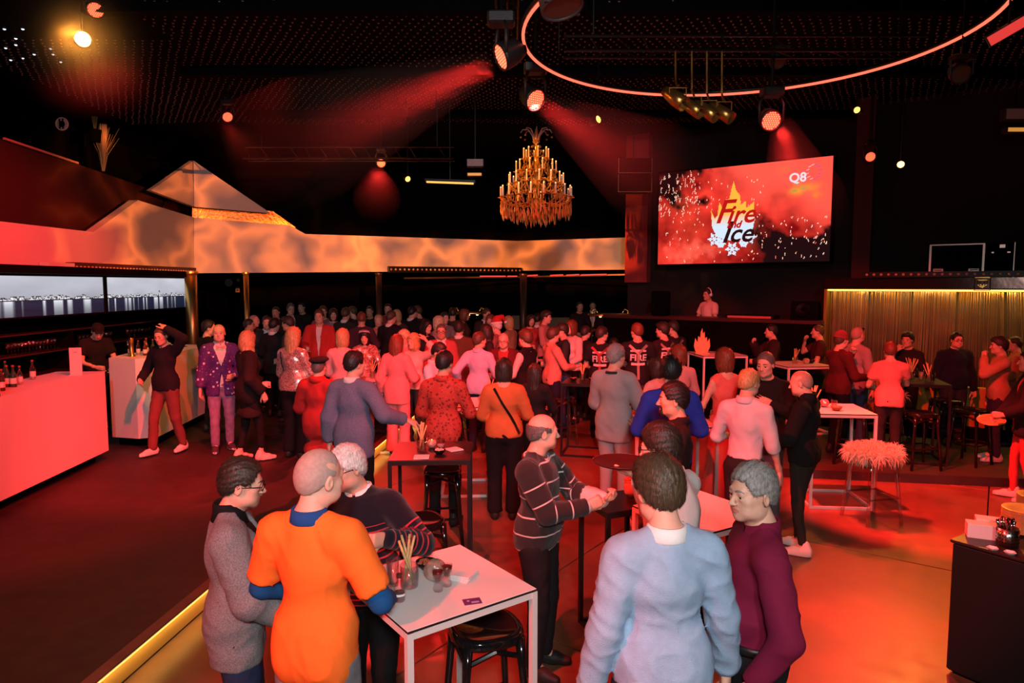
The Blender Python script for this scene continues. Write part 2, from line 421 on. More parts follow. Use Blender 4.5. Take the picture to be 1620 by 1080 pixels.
ZH = {'norm': ([-.12,-.08,-.04,0,.03,.05,.07,.10], [-.075,-.06,-.03,.012,.005,.045,.070,.082]),
      'high': ([-.12,-.08,-.04,0,.03,.05,.07,.10], [-.075,-.06,-.03,.014,.012,.085,.105,.112]),
      'low':  ([-.12,-.08,-.04,0,.03,.05,.07,.10], [-.085,-.07,-.045,.0,-.03,.035,.055,.062])}
def hair_template(style, vox, seed=0):
    def make():
        r = np.random.RandomState(seed+3)
        s = SDF(); amp = .003; fq = 46
        def shell(t, top=0., line='norm'):
            s.ell((0,-.012,.035+top*.5), (.077+t,.097+t,.088+t+top*.5), k=.01)
            s.ell((0,-.030,-.008), (.069+t*.35,.078+t*.35,.078), k=.04)
            xs, zs = ZH[line]
            def f(X):
                ax = np.abs(X[...,0])
                z = np.interp(X[...,1], xs, zs) - (np.clip(ax-.045,0,1)*(X[...,1]>.04)*1.2 if style != 'shaved' else 0)
                return (z - X[...,2] + .004*np.sin(X[...,0]*170+seed)*np.sin(X[...,1]*130))*.75
            s.clip(f, .012 if style != 'shaved' else 0.)
        if style == 'short': shell(.010, .012)
        elif style == 'crop': shell(.005, .004); amp = .0012
        elif style == 'shaved': shell(.0028, .001, 'high'); amp = .0
        elif style == 'full': shell(.012, .014); amp = .0035; fq = 40
        elif style == 'swept': shell(.012, .018, 'high'); s.ell((.01,.045,.118), (.062,.05,.022), k=.03); amp = .003; fq = 44
        elif style == 'thick': shell(.016, .014); s.ell((0,.050,.094), (.060,.050,.028), k=.04); amp = .003; fq = 44
        elif style == 'fringe':
            shell(.006, 0)
            s.clip(lambda X: np.maximum(X[...,2] - (.052 - .25*np.clip(X[...,1]+.02,0,1)), X[...,1]-.042)); amp = .002
        elif style in ('bob','long','curly','pony','bobcap'):
            t = .020
            s.ell((0,-.012,.037), (.077+t,.097+t,.090+t), k=.02)
            if style in ('bob','bobcap'): s.ell((0,-.022,-.045), (.100,.100,.135), k=.03); zc = -.150
            elif style == 'long':
                s.ell((0,-.030,-.05), (.098,.095,.14), k=.03)
                s.cone((0,-.062,-.05), (.0,-.088,-.31), .095, .075, k=.05, flat=((0,1,0), .55)); zc = -.36
            elif style == 'curly':
                s.ell((0,-.030,-.05), (.115,.105,.15), k=.03)
                for i in range(16):
                    a = r.rand()*6.28; s.ell((math.cos(a)*.085, -.035+math.sin(a)*.06, -.10-.14*r.rand()), .038, k=.015)
                zc = -.33
            else:
                s.ell((0,-.03,0), (.086,.09,.09), k=.02); s.cone((0,-.115,.04), (0,-.15,-.13), .03, .02, k=.02); zc = -.2
            fy = .105 if style != 'pony' else .09
            s.ell((0,fy,-.040), (.064,.082,.106), k=.012, op='s')
            s.ell((0,fy+.02,-.15), (.075,.11,.12), k=.02, op='s')
            if style == 'pony': s.clip(lambda X: np.where(X[...,1] > -.09, np.interp(X[...,1], *ZH['norm'])-.02-X[...,2], -1)*.8)
            s.clip(lambda X: zc - X[...,2]); amp = .005; fq = 34
        V, Q = s.mesh(vox, 1)
        if amp and len(V):
            N = vnormals(V, Q)
            ph = np.arctan2(V[:,0], V[:,2]+.02)
            lowp = V[:,2] < -.02
            arg = np.where(lowp, np.arctan2(V[:,0], V[:,1]+.01)*fq*.6, ph*fq*.5 + V[:,1]*30)
            disp = amp*(np.sin(arg + 1.2*np.sin(V[:,1]*40+seed)) + .6*np.sin(arg*2.3+1+V[:,2]*25))*.6
            V = V + N*disp[:,None]
        return V, Q
    return cached(('hair', style, vox, seed % 3), make)

def strand_template(style, lod, vh, seed):
    def make():
        V, Q = hair_template(style, vh*1.25, seed); N = vnormals(V, Q); r = np.random.RandomState(seed+1)
        longh = style in ('bob','long','curly','pony'); n = {0: 3000, 1: 420}[lod]*(2 if longh else 1); ln = {'crop': .010, 'short': .022, 'fringe': .012}.get(style, .034); ln = .055 if longh else ln
        i = r.randint(0, len(V), n); P = V[i]; Nn = N[i]; crown = np.array([.012,-.045,.12])
        D = P - crown; D[:,2] -= .02 + (.12 if longh else .0)
        if style in ('swept','thick','full'): D = D + np.where(P[:,1:2] > .0, np.array([[.25,-.25,.12]])*.4, 0)
        D = D/(np.linalg.norm(D,axis=1,keepdims=True)+1e-9) + r.randn(n,3)*.16; D -= Nn*(D*Nn).sum(1,keepdims=True); D /= np.linalg.norm(D,axis=1,keepdims=True)+1e-9
        S = np.cross(D, Nn); w = {0: .0013, 1: .003}[lod]; L = (ln*r.uniform(.6,1.2,n))[:,None]; lift = r.uniform(.0,.006,n)[:,None]
        a = P - D*L*.5; b = P + Nn*(lift+.0012); c = P + D*L*.5 + Nn*lift*.6
        W = np.stack([a-S*w, a+S*w, b+S*w, b-S*w, c+S*w*.4, c-S*w*.4], 1); k = np.arange(n)[:,None]*6
        return W.reshape(-1,3), np.concatenate([k+np.array([0,1,2,3]), k+np.array([3,2,4,5])])
    return cached(('strand', style, lod, seed % 3), make)

def beard_template(style, vox):
    def make():
        s = SDF()
        t = {'stubble':.0026, 'beard':.009, 'goatee':.007}[style]
        s.ell((0,.022,-.040), (.061+t,.066+t,.080+t), k=.03)
        s.ell((0,.068,-.094), (.026+t,.022+t,.021+t), k=.03)
        for x in (-1,1): s.ell((x*.043,.018,-.073), (.021+t,.032+t,.024+t), k=.03)
        s.ell((0,.098,-.046), (.027,.012,.006), k=.01)
        s.ell((0,.100,-.064), (.021,.020,.010), k=.006, op='s')
        if style == 'goatee': s.clip(lambda X: np.maximum(np.abs(X[...,0])-.033, .05-X[...,1]))
        def f(X):
            zl = np.interp(X[...,1], [-.02,.02,.05,.075,.12], [.01,-.005,-.040,-.040,-.036]); return np.maximum((X[...,2]-zl)*.8, .002-X[...,1])
        s.clip(f)
        return s.mesh(vox, 1)
    return cached(('beard', style, vox), make)

HANDS = {'relax': ((.25,.35,.3),(.3,.4,.3),(.35,.45,.35),(.4,.5,.35), .25), 'grip': ((.75,.85,.5),(.8,.85,.5),(.8,.9,.5),(.8,.9,.5), .55),
         'flat': ((.02,.05,.05),(.0,.05,.05),(.03,.08,.05),(.05,.1,.05), .0), 'pinch': ((.55,.6,.4),(.6,.7,.5),(.7,.8,.6),(.7,.85,.6), .5),
         'thumb': ((.6,.9,.7),(.65,1.,.7),(.7,1.,.7),(.7,1.,.7), -.5), 'spread': ((.1,.12,.1),(.05,.1,.1),(.1,.15,.1),(.2,.2,.1), -.15)}
def hand_template(pose, vox):
    def make():
        H4 = HANDS[pose]; s = SDF()
        zs = (.027,.009,-.010,-.027); L = (.072,.080,.074,.058); R0 = (.0092,.0095,.009,.0078)
        s.cone((-.06,0,0), (.005,0,0), .026, .0245, k=.02, flat=((0,1,0), .8))
        s.ell((.048,0,0), (.055,.0155,.040), k=.02)
        for i in range(4):
            s.cone((.01,0,zs[i]*.5), (.088,-.002,zs[i]), .015, .0118, k=.012)
        s.cone((.012,.006,.018), (.045,.014,.038), .018, .014, k=.012)
        for i in range(4):
            p = np.array([.088,0,zs[i]]); a = 0.; sp = zs[i]*(2.2 if pose == 'spread' else 1.0)
            for q, fr in enumerate((.46,.30,.24)):
                a += H4[i][q]*1.5
                d = np.array([math.cos(a), math.sin(a), sp*math.cos(a)*1.2])
                e = p + d*L[i]*fr; s.cone(p, e, R0[i]*(1-.1*q), R0[i]*(.9-.1*q), k=.004); p = e
        a = H4[4]; p = np.array([.042,.012,.036]); dirs = [np.array([.72,.15+.3*a,.66-.5*a]), np.array([.85,.2+.5*a,.45-.9*a]), np.array([.9,.2+.5*a,.25-1.1*a])]
        for q, (l, rr) in enumerate(((.034,.0125),(.030,.0108),(.022,.0098))):
            e = p + unit(dirs[q])*l; s.cone(p, e, rr, rr*.88, k=.006); p = e
        return s.mesh(vox, 1)
    return cached(('hand', pose, vox), make)

def shoe_template(kind, vox):
    def make():
        s = SDF()
        if kind == 'heel':
            s.cone((0,-.01,.06), (0,.06,.035), .034, .034, k=.03); s.cone((0,.07,.028), (0,.155,.02), .034, .02, k=.03, flat=((0,0,1),.6))
        else:
            s.cone((0,-.045,.048), (0,.08,.042), .042, .043, k=.03); s.cone((0,.08,.035), (0,.165,.030), .044, .034, k=.03, flat=((0,0,1),.75))
            s.cone((0,-.03,.06), (0,-.02,.11), .040, .042, k=.03)
            s.ell((0,.058,.008), (.051,.150,.020), k=.01)
        s.clip(lambda X: -X[...,2])
        V, Q = s.mesh(vox, 1); V[:,2] = np.maximum(V[:,2], 0)
        mi = (V[Q].mean(1)[:,2] < .024).astype(int)
        return V, Q, mi
    return cached(('shoe', kind, vox), make)

def ik(S, W, l1, l2, pole):
    S = np.asarray(S, float); W = np.asarray(W, float); d = W-S; L = np.linalg.norm(d)
    if L > (l1+l2)*.995: W = S + d/L*(l1+l2)*.995; d = W-S; L = np.linalg.norm(d)
    u = d/L; a = (l1*l1-l2*l2+L*L)/(2*L); h = math.sqrt(max(l1*l1-a*a, 1e-6))
    p = np.asarray(pole, float); p = unit(p - u*np.dot(p,u))
    return S+u*a+p*h, W

ARMS = {  # wrist (outward x, forward y, height z), pole, hand pose, finger dir, palm normal (x outward)
    'down':   ((.265,.035,.845), (.25,-1,0), 'relax', (0,.12,-1), (-1,.1,0)),
    'out':    ((.33,.06,.86), (.4,-1,0), 'relax', (.1,.15,-1), (-1,.1,0)),
    'pocket': ((.205,.075,.915), (.8,-1,.1), 'relax', (-.25,.45,-.8), (-1,-.3,0)),
    'bent':   ((.17,.29,1.10), (.5,-.6,-.6), 'grip', (-.35,.9,.05), (-1,-.2,0)),
    'bentlow':((.13,.26,1.00), (.7,-.6,-.5), 'grip', (-.6,.8,0), (-1,-.5,0)),
    'front':  ((.06,.24,1.04), (.8,-.5,-.5), 'relax', (-.8,.6,0), (-.4,-.9,.2)),
    'chest':  ((.075,.20,1.26), (.8,-.2,-.8), 'spread', (-.85,.2,.35), (-.2,-1,0)),
    'mouth':  ((.085,.205,1.455), (.6,.2,-1), 'grip', (-.45,-.1,.8), (-.6,-.7,0)),
    'phone':  ((.10,.30,1.20), (.6,-.4,-.7), 'grip', (-.3,.6,.6), (-.8,-.4,0)),
    'head':   ((.135,.085,1.70), (1,.1,.1), 'spread', (-.75,-.35,.45), (-.5,-.1,-1)),
    'table':  ((.20,.40,1.11), (.5,-.7,-.6), 'relax', (-.1,1,-.25), (-.2,.1,-1)),
    'cross':  ((-.03,.20,1.17), (1,-.1,-.6), 'relax', (-1,.1,.1), (0,-1,0)),
    'gest':   ((.12,.32,1.17), (.6,-.5,-.6), 'pinch', (-.2,.85,.5), (-1,.2,.3)),
    'palmup': ((.15,.33,1.12), (.6,-.5,-.6), 'relax', (-.25,.95,.1), (-.3,.1,1)),
}

SKIN = [(.66,.36,.26), (.56,.31,.21), (.72,.39,.29), (.48,.27,.19)]
def skin_mats(tone, haircol, browdark):
    sk = mat('skin_%d' % tone, SKIN[tone], .5, bump=.12, bscale=220, vary=.06, vscale=30, spec=.4)
    lp = mat('lips_%d' % tone, tuple(c*f for c, f in zip(SKIN[tone], (.85,.55,.6))), .45)
    ew = mat('eye_white', (.50,.46,.44), .3); ir = mat('eye_iris', (.03,.022,.02), .15)
    br = mat('brow_%s' % browdark, haircol, .7)
    return [sk, lp, ew, ir, br]
HAIRCOL = {'black': (.012,.010,.010), 'dark': (.03,.020,.015), 'brown': (.075,.042,.024), 'auburn': (.16,.045,.02), 'grey': (.25,.23,.22),
           'darkgrey': (.10,.09,.085), 'white': (.62,.60,.58), 'buzz': (.40,.25,.19), 'buzzgrey': (.40,.30,.26), 'blond': (.45,.28,.12), 'pale': (.60,.45,.27)}
def hair_mat(c):
    key = 'hair_' + c
    if key in MATS: return MATS[key]
    if c.startswith('buzz') or c == 'stubble': return mat(key, HAIRCOL[c], .6, bump=.25, bscale=420, vary=.12, vscale=60, spec=.4)
    m = mat(key, HAIRCOL[c], .45, spec=.5)
    nt = m.node_tree; b = nt.nodes['Principled BSDF']
    tc = nt.nodes.new('ShaderNodeTexCoord'); mp = nt.nodes.new('ShaderNodeMapping'); mp.inputs['Scale'].default_value = (160,160,22)
    n = nt.nodes.new('ShaderNodeTexNoise'); n.inputs['Scale'].default_value = 1.; n.inputs['Detail'].default_value = 3
    bp = nt.nodes.new('ShaderNodeBump'); bp.inputs['Strength'].default_value = .55; bp.inputs['Distance'].default_value = .006
    hs = nt.nodes.new('ShaderNodeHueSaturation'); hs.inputs['Color'].default_value = (*HAIRCOL[c],1)
    mr = nt.nodes.new('ShaderNodeMapRange'); mr.inputs['From Min'].default_value = .3; mr.inputs['From Max'].default_value = .7; mr.inputs['To Min'].default_value = .6; mr.inputs['To Max'].default_value = 1.5
    for a, q in ((tc.outputs['Object'], mp.inputs[0]), (mp.outputs[0], n.inputs['Vector']), (n.outputs['Fac'], bp.inputs['Height']), (bp.outputs[0], b.inputs['Normal']),
                 (n.outputs['Fac'], mr.inputs['Value']), (mr.outputs[0], hs.inputs['Value']), (hs.outputs[0], b.inputs['Base Color'])): nt.links.new(a, q)
    return m
def cloth(col, kind='plain'):
    key = 'cloth_%s_%02x%02x%02x' % (kind, *[int(min(1,c)*255) for c in col])
    r, bp, bs, v, vs, sh = {'plain': (.85,.25,300,.05,12,.1), 'knit': (.95,.5,260,.06,30,.25), 'denim': (.85,.4,400,.22,14,.05), 'satin': (.35,.1,60,.05,8,0),
                            'tweed': (.9,.5,220,.35,160,.15), 'leather': (.45,.3,180,.05,9,0)}[kind]
    return mat(key, col, r, bump=bp, bscale=bs, vary=v, vscale=vs, sheen=0., spec=.25)

class Pose: pass
def make_person(label, x, y, z, h, heading, top=None, bottom=None, hair=('short','brown'), arms=('down','down'), head=(0,0,0), tone=0, kind='m',
                bulk=1., belly=0., lean=0., twist=0., side=0., stance=.10, step=0., shoes=((.02,.02,.02),(.02,.02,.02)), shoe_kind='shoe', over=None, lod=1,
                beard=None, glasses=None, collar=None, hat=None, female=False, seed=0, legs='straight', category='person', group=None, hips=1.):
    """one standing person: body (one mesh) + garments; h total height; heading degrees, 0 looks away from the camera, 90 to the right"""
    s = h/1.728; org = np.array([x,y,z], float)
    root = thing('person', label, category, (x,y,z), -math.radians(heading), group)
    vb = {0:.022, 1:.030, 2:.040}[lod]; vc = {0:.0110, 1:.019, 2:.030}[lod]; vh = {0:.0052, 1:.0100, 2:.015}[lod]
    hipc = np.array([0,0,.93])
    Rt = rot_z(-math.radians(twist)) @ rot_y(math.radians(side)) @ rot_x(-math.radians(lean))
    T = lambda p: (np.asarray(p, float)-hipc) @ Rt.T + hipc
    w = bulk; fw = .90 if female else 1.
    A = Pose(); A.root = root; A.s = s; A.T = T; A.Rt = Rt
    # joints
    sh = {sd: T((sd*.166*w*fw, -.015, 1.388)) for sd in (-1,1)}
    el, wr, hf = {}, {}, {}
    for sd, spec in zip((1,-1), arms):        # arms = (right, left)
        if isinstance(spec, str): W, pole, hp, hd, hn = ARMS[spec]
        else:
            base = ARMS[spec.get('base','bent')]; W, pole, hp, hd, hn = [spec.get(k, base[i]) for i, k in enumerate(('w','pole','pose','dir','palm'))]
        m = np.array([sd,1,1.]); Wp = T(np.array(W)*m*np.array([1 if W[2] > .95 else max(1., w*.98), 1, 1]))
        E, Wp = ik(sh[sd], Wp, .288, .262, Rt @ (np.array(pole)*m))
        f = unit(Wp-E); d = Rt @ unit(np.array(hd)*m); d = unit(d*.75 + f*.25); n = Rt @ (np.array(hn, float)*m); n = unit(n - d*np.dot(n,d))
        t = np.cross(d, n)*(-sd)
        if hp != 'thumbout' and False: pass
        el[sd] = E; wr[sd] = Wp; hf[sd] = (Wp, d, n, t, hp)
    hj = {sd: np.array([sd*.088*hips, 0, .90]) for sd in (-1,1)}
    an = {1: np.array([stance*1.0, step*.5, .085]), -1: np.array([-stance*1.0, -step*.5, .085])}
    kn = {}
    for sd in (-1,1): kn[sd], an[sd] = ik(hj[sd], an[sd], .415, .402, (sd*.10,1,0))
    if legs == 'cross': an[1] = an[1] + np.array([-.02,.03,0])
    Rh = Rt @ rot_z(-math.radians(head[0])) @ rot_x(math.radians(head[1])) @ rot_y(math.radians(head[2]))
    nb = T((0,-.03,1.45)); hc = T((0,.0,1.460)) + Rh @ np.array([0,.022,.150])
    A.hc, A.Rh, A.wr, A.hf = hc, Rh, wr, hf
    hs = .945 if kind != 'f' else .92
    # body mesh : coarse trunk and limbs, fine head, fine hands, in one mesh
    def trunk(F, o, lower=True, upper=True, k=.05, loose=0.):
        bb = belly
        if lower:
            F.ell(T((0,-.005,.955)), (.138*w*hips+o, .102+o+bb*.3, .125+o*.5), Rt, k=k)
            for sd in (-1,1): F.ell((sd*.068,-.042,.915), (.072*hips+o,.076+o,.082+o), k=k)
        if upper:
            wa = .122 if not female else .108
            F.ell(T((0,.012+bb*.5,1.095)), (wa*w+o+bb*.5+loose, .092+o+bb+loose*.6, .155), Rt, k=k)
            F.ell(T((0,.0,1.285)), (.142*w*fw+o+loose*.5, .104*min(w,1.12)+o+loose*.3, .155+o), Rt, k=k)
            F.cone(T((-.118*w*fw,-.012,1.392)), T((.118*w*fw,-.012,1.392)), .050+o, .050+o, k=.04)
            for sd in (-1,1): F.cone(T((sd*.026,-.024,1.472)), T((sd*.135*w*fw,-.018,1.398)), .036+o*.6, .042+o, k=.035)
            if female:
                for sd in (-1,1): F.ell(T((sd*.068,.085,1.265)), (.060+o*.6,.055+o*.6,.060+o*.6), k=.04)
    F = SDF(); trunk(F, 0)
    for sd in (-1,1):
        F.cone(sh[sd], el[sd], .047*min(w,1.15)*fw, .041*fw, k=.03); F.cone(el[sd], wr[sd], .041*fw, .027*fw, k=.015)
        F.cone(hj[sd], kn[sd], .078*min(w,1.15), .050, k=.03); F.cone(kn[sd], an[sd], .049, .034, k=.02)
        F.cone(an[sd], an[sd]+np.array([0,.10,-.05]), .036, .03, k=.02)
    F.cone(nb, hc + Rh @ np.array([0,-.022,-.06]), .056*fw*min(w,1.15), .053*fw, k=.03)
    V, Q = F.mesh(vb, 1); mi = np.zeros(len(Q), int)
    Vh, Qh, Mh = head_template(kind, vh)
    parts = [(V, Q, mi), ((Vh*hs) @ Rh.T + hc, Qh, Mh)]
    for sd in (-1,1):
        Wp, d, n, t, hp = hf[sd]
        tv, tq = hand_template(hp, {0:.0052,1:.0098,2:.0145}[lod])
        M = np.stack([d,n,t], 1); q = tq if np.linalg.det(M) > 0 else tq[:,::-1]
        hsz = .92 if female else 1.
        parts.append(((tv*hsz) @ M.T + Wp, q, np.zeros(len(q), int)))
    off = 0; VV, QQ, MM = [], [], []
    for v, q, m in parts: VV.append(v); QQ.append(q+off); MM.append(m); off += len(v)
    obj('body', mesh_np('body', np.concatenate(VV)*s, np.concatenate(QQ), None, np.concatenate(MM)), skin_mats(tone, HAIRCOL[hair[1]] if hair else (.05,.04,.03), hair[1] if hair else 'none'), root)

    def garment(name, F, m, fold=.006, attr=None, seed2=0, vx=None):
        V, Q = F.mesh(vx or vc, 2)
        N = vnormals(V, Q)
        w1 = wavy(V*np.array([1,1,.6]), seed+seed2); w2 = wavy(np.c_[V[:,0]+.5*V[:,2], V[:,1]-.4*V[:,2], V[:,2]*.75], seed+7+seed2, 1.5)
        V = V + N*(w1*fold + ((1-np.abs(w2))**3-.35)*fold*1.2 + wavy(V, seed+9, 3.2)*fold*.25)[:,None]
        me = mesh_np(name, V*s, Q)
        if attr is not None:
            a = me.attributes.new('along', 'FLOAT', 'POINT'); a.data.foreach_set('value', attr(V).astype(np.float32))
        return obj(name, me, m, root)
    def along(V):
        """torso: height; sleeves: 2 + distance from the shoulder"""
        L = (V-hipc) @ Rt + hipc; out = L[:,2].copy()
        def segd(a, b):
            ab = b-a; t = np.clip(((V-a) @ ab)/(ab @ ab), 0, 1); return np.linalg.norm(V-a-t[:,None]*ab, axis=1), t
        Ft = SDF(); trunk(Ft, .014, loose=.012); dt = Ft.ev(V, V[:,None,:], .4)[:,0]
        for sd in (-1,1):
            d1, t1 = segd(sh[sd], el[sd]); d2, t2 = segd(el[sd], wr[sd])
            da = np.minimum(d1-.066, d2-.060)
            c = (da < dt) & ((np.abs(L[:,0]) > .150*w) | (d2 < d1)); ds = np.where(d1 < d2, t1*.288, .288+t2*.262)
            out = np.where(c, 2+ds, out)
        return out
    def top_sdf(o, hem, sleeve, neck=.0, loose=.0, sl=.0, vee=None, cuff=.0):
        F = SDF(); trunk(F, o, lower=hem < 1.0, loose=loose)
        if neck < .09: F.cone(T((0,-.022,1.37)), T((0,-.028,1.408)), .064*min(w,1.12)*fw+o, .056*min(w,1.12)*fw+o, k=.03)
        if hem < .93:
            F.cone(T((-.072*w*hips,.0,.86)), T((.072*w*hips,0,.86)), .090+o+loose*.3, .090+o+loose*.3, k=.05)
            F.cone(T((-.066*w,.0,1.0)), T((.066*w,0,1.0)), .095+o+loose+belly*.8, .095+o+loose+belly*.8, k=.06)
        if hem < .78: F.cone(T((-.062*w*hips,.0,hem+.02)), T((.062*w*hips,0,hem+.02)), .100+o+loose*.4, .100+o+loose*.4, k=.05)
        for sd in (-1,1):
            if sleeve <= 0: continue
            aw = min(w,1.2)
            e1 = min(1, sleeve/.5); F.cone(sh[sd]+np.array([0,0,0]), sh[sd]+(el[sd]-sh[sd])*e1, .050*aw*fw+o+sl, (.050-.007*e1)*aw*fw+o+sl, k=.03)
            if sleeve > .5:
                e2 = (sleeve-.5)/.5; F.cone(el[sd], el[sd]+(wr[sd]-el[sd])*e2, .043*aw*fw+o+sl, (.043-.012*e2)*fw+o+sl*.9+cuff, k=.015)
        def clipf(X):
            L = (X-hipc) @ Rt + hipc
            d = hem - L[...,2]
            if neck > 0:
                nd = neck - np.sqrt(L[...,0]**2+(L[...,1]+.012)**2+(L[...,2]-1.53)**2); d = np.maximum(d, nd)
            # keep lower end of raised sleeves: only clip the trunk by the hem
            armd = np.full(X.shape[:-1], 9.)
            for sd in (-1,1):
                for a, b in ((sh[sd],el[sd]),(el[sd],wr[sd])):
                    ab = b-a; t = np.clip(((X-a) @ ab)/(ab @ ab), 0, 1); armd = np.minimum(armd, np.linalg.norm(X-a-t[...,None]*ab, axis=-1))
            if sleeve > 0: d = np.where((armd < .085+o+sl) & (np.abs(L[...,0]) > .17), -1, d)
            if sleeve < .5 or sleeve < .97:
                for sd in (-1,1):
                    a, b = (sh[sd],el[sd]) if sleeve <= .5 else (el[sd],wr[sd]); e = sleeve/.5 if sleeve <= .5 else (sleeve-.5)/.5
                    if sleeve <= 0: continue
                    u = unit(b-a); q = a+(b-a)*e
                    if sleeve <= .5: lim = ((X-q) @ u); near = np.linalg.norm(X-q, axis=-1) < .13; d = np.where(near & (np.abs(L[...,0]) > .1), np.maximum(d, lim), d)
                    else: lim = ((X-q) @ u); near = np.linalg.norm(X-q, axis=-1) < .085; d = np.where(near, np.maximum(d, lim), d)
            if vee is not None:
                zb, wd = vee
                half = np.where(L[...,2] > zb, (L[...,2]-zb)*wd, (zb-L[...,2])*.10-.004)
                d = np.where(L[...,1] > .02, np.maximum(d, half-np.abs(L[...,0])), d)
            return d
        F.clip(clipf)
        return F
    # trousers / skirts
    if bottom is not None:
        bk = bottom.get('kind','straight')
        F = SDF(); bm = bottom['m'] if 'm' in bottom else cloth(bottom['c'], bottom.get('cloth','plain'))
        if bk in ('skirt','gown'):
            hem = bottom.get('hem',.45); trunk(F, .012, upper=False)
            rr = bottom.get('flare',.20); F.cone((0,0,.90), (0,0,hem+.05), .155*hips, rr, k=.06, flat=((0,1,0),.85)); F.clip(lambda X: np.maximum(hem-X[...,2], X[...,2]-1.06))
        else:
            o = {'straight':.014,'slim':.007,'wide':.020}[bk]; trunk(F, o*.8, upper=False)
            ka, aa = {'straight':(.068,.058),'slim':(.058,.043),'wide':(.080,.085)}[bk]
            for sd in (-1,1):
                F.cone(hj[sd]+np.array([0,0,-.02]), kn[sd], .086*min(w,1.15)+o, ka, k=.03); F.cone(kn[sd], an[sd]+np.array([0,0,-.01]), ka, aa, k=.02)
            lo = bottom.get('cut',.065)
            F.clip(lambda X: np.maximum(lo-X[...,2], ((X-hipc) @ Rt + hipc)[...,2]-1.055))
        garment('trousers' if bk not in ('skirt','gown') else 'skirt', F, bm, .005, seed2=3, vx=vc*1.5)
        if bottom.get('belt'):
            mb = MB(); a = np.linspace(0,2*math.pi,25)[:-1]
            rx, ry = (.155*w*hips+.012), (.118+belly*.5+.012)
            pr = [T((rx*math.cos(q), ry*math.sin(q)+.002, zz)) for zz in (.985,1.02) for q in a]; pi = [T(((rx+.006)*math.cos(q), (ry+.006)*math.sin(q)+.002, zz)) for zz in (.985,1.02) for q in a]
            n = 24; mb.add(np.array(pr+pi)*s, [(2*n+i, 2*n+(i+1)%n, 3*n+(i+1)%n, 3*n+i) for i in range(n)]+[(i, n+i, n+(i+1)%n, (i+1)%n) for i in range(n)]+[(n+i,3*n+i,3*n+(i+1)%n,n+(i+1)%n) for i in range(n)]+[(i,(i+1)%n,2*n+(i+1)%n,2*n+i) for i in range(n)])
            mb.build('belt', mat('belt_leather', (.012,.010,.010), .4), root, True)
    # tops
    for key, g in (('top', top), ('over', over)):
        if g is None: continue
        gk = g.get('kind','sweater')
        P = dict(tee=dict(o=.012,hem=.84,sleeve=.33,neck=.082,loose=.010,sl=.009), tucked=dict(o=.010,hem=.985,sleeve=.96,neck=.070,loose=.008,sl=.005),
                 shirt=dict(o=.011,hem=.85,sleeve=.96,neck=.070,loose=.010,sl=.006), sweater=dict(o=.014,hem=.86,sleeve=.97,neck=.073,loose=.012,sl=.008),
                 jacket=dict(o=.021,hem=.76,sleeve=.93,neck=.076,loose=.010,sl=.011,vee=(1.06,.22)), coat=dict(o=.026,hem=.60,sleeve=.95,neck=.074,loose=.018,sl=.016),
                 blouse=dict(o=.012,hem=.90,sleeve=.85,neck=.095,loose=.02,sl=.012), dress=dict(o=.010,hem=.98,sleeve=0,neck=.10,loose=.002,sl=0),
                 vest=dict(o=.018,hem=.90,sleeve=0,neck=.09,loose=.01,sl=0,vee=(1.15,.35)), bomber=dict(o=.022,hem=.90,sleeve=.97,neck=.082,loose=.02,sl=.014,vee=(.93,.10)))[gk]
        P = dict(P)
        if key == 'top' and over is not None: P['o'] *= .45; P['loose'] = .0; P['sl'] *= .3
        P.update({k: v for k, v in g.items() if k in P or k in ('vee','cuff')})
        m = g['m'] if 'm' in g else cloth(g['c'], g.get('cloth','knit' if gk == 'sweater' else 'plain'))
        nm = {'tee':'t_shirt','tucked':'shirt','dress':'dress_top','bomber':'jacket'}.get(gk, gk)
        go = garment(nm, top_sdf(**P), m, g.get("fold",.005) if not (key == 'top' and over is not None) else .001, along if g.get('along') else None, 11 if key == 'over' else 5, vc*(1.5 if key == 'top' and over is not None else 1.))
        A.__dict__[key] = go
    # collar
    if collar is not None:
        cc, ck = collar; mb = MB(); n = 28; a = np.arange(n)*2*math.pi/n
        prof = {'shirt': [(.070,1.440),(.066,1.485),(.064,1.500),(.071,1.500),(.082,1.452),(.078,1.446)], 'turtle': [(.072,1.440),(.064,1.478),(.063,1.520),(.068,1.526),(.074,1.515),(.076,1.480),(.088,1.440)],
                'crew': [(.080,1.445),(.074,1.462),(.078,1.470),(.086,1.462),(.090,1.446)], 'scarf': [(.072,1.43),(.066,1.48),(.074,1.515),(.095,1.50),(.105,1.46),(.09,1.43)]}[ck]
        dv = unit(hc + Rh @ np.array([0,-.03,-.08]) - nb); V = []
        for r, z in prof:
            cen = T((0,-.018,z+.004)) ; yy = (z-1.44)
            q = np.c_[r*np.cos(a)*fw*min(w,1.12), r*np.sin(a)*.98*fw - yy*.05, np.where(np.sin(a) > .3, -.030*np.sin(a), 0)]
            if ck == 'shirt' and r > .075: q[:,2] -= np.where(np.sin(a) > .6, .02, 0)
            V.append(q @ Rt.T + cen)
        V = np.concatenate(V); f = []
        K = len(prof)
        for i in range(K):
            j = (i+1) % K
            for q in range(n):
                if ck == 'shirt' and q == n//4: continue
                f.append((i*n+q, i*n+(q+1)%n, j*n+(q+1)%n, j*n+q))
        mb.add(V*s, f); mb.build('collar', cc if not isinstance(cc, tuple) else cloth(cc), root, True)
    # hair
    def on_head(V): return ((V*hs) @ Rh.T + hc)*s
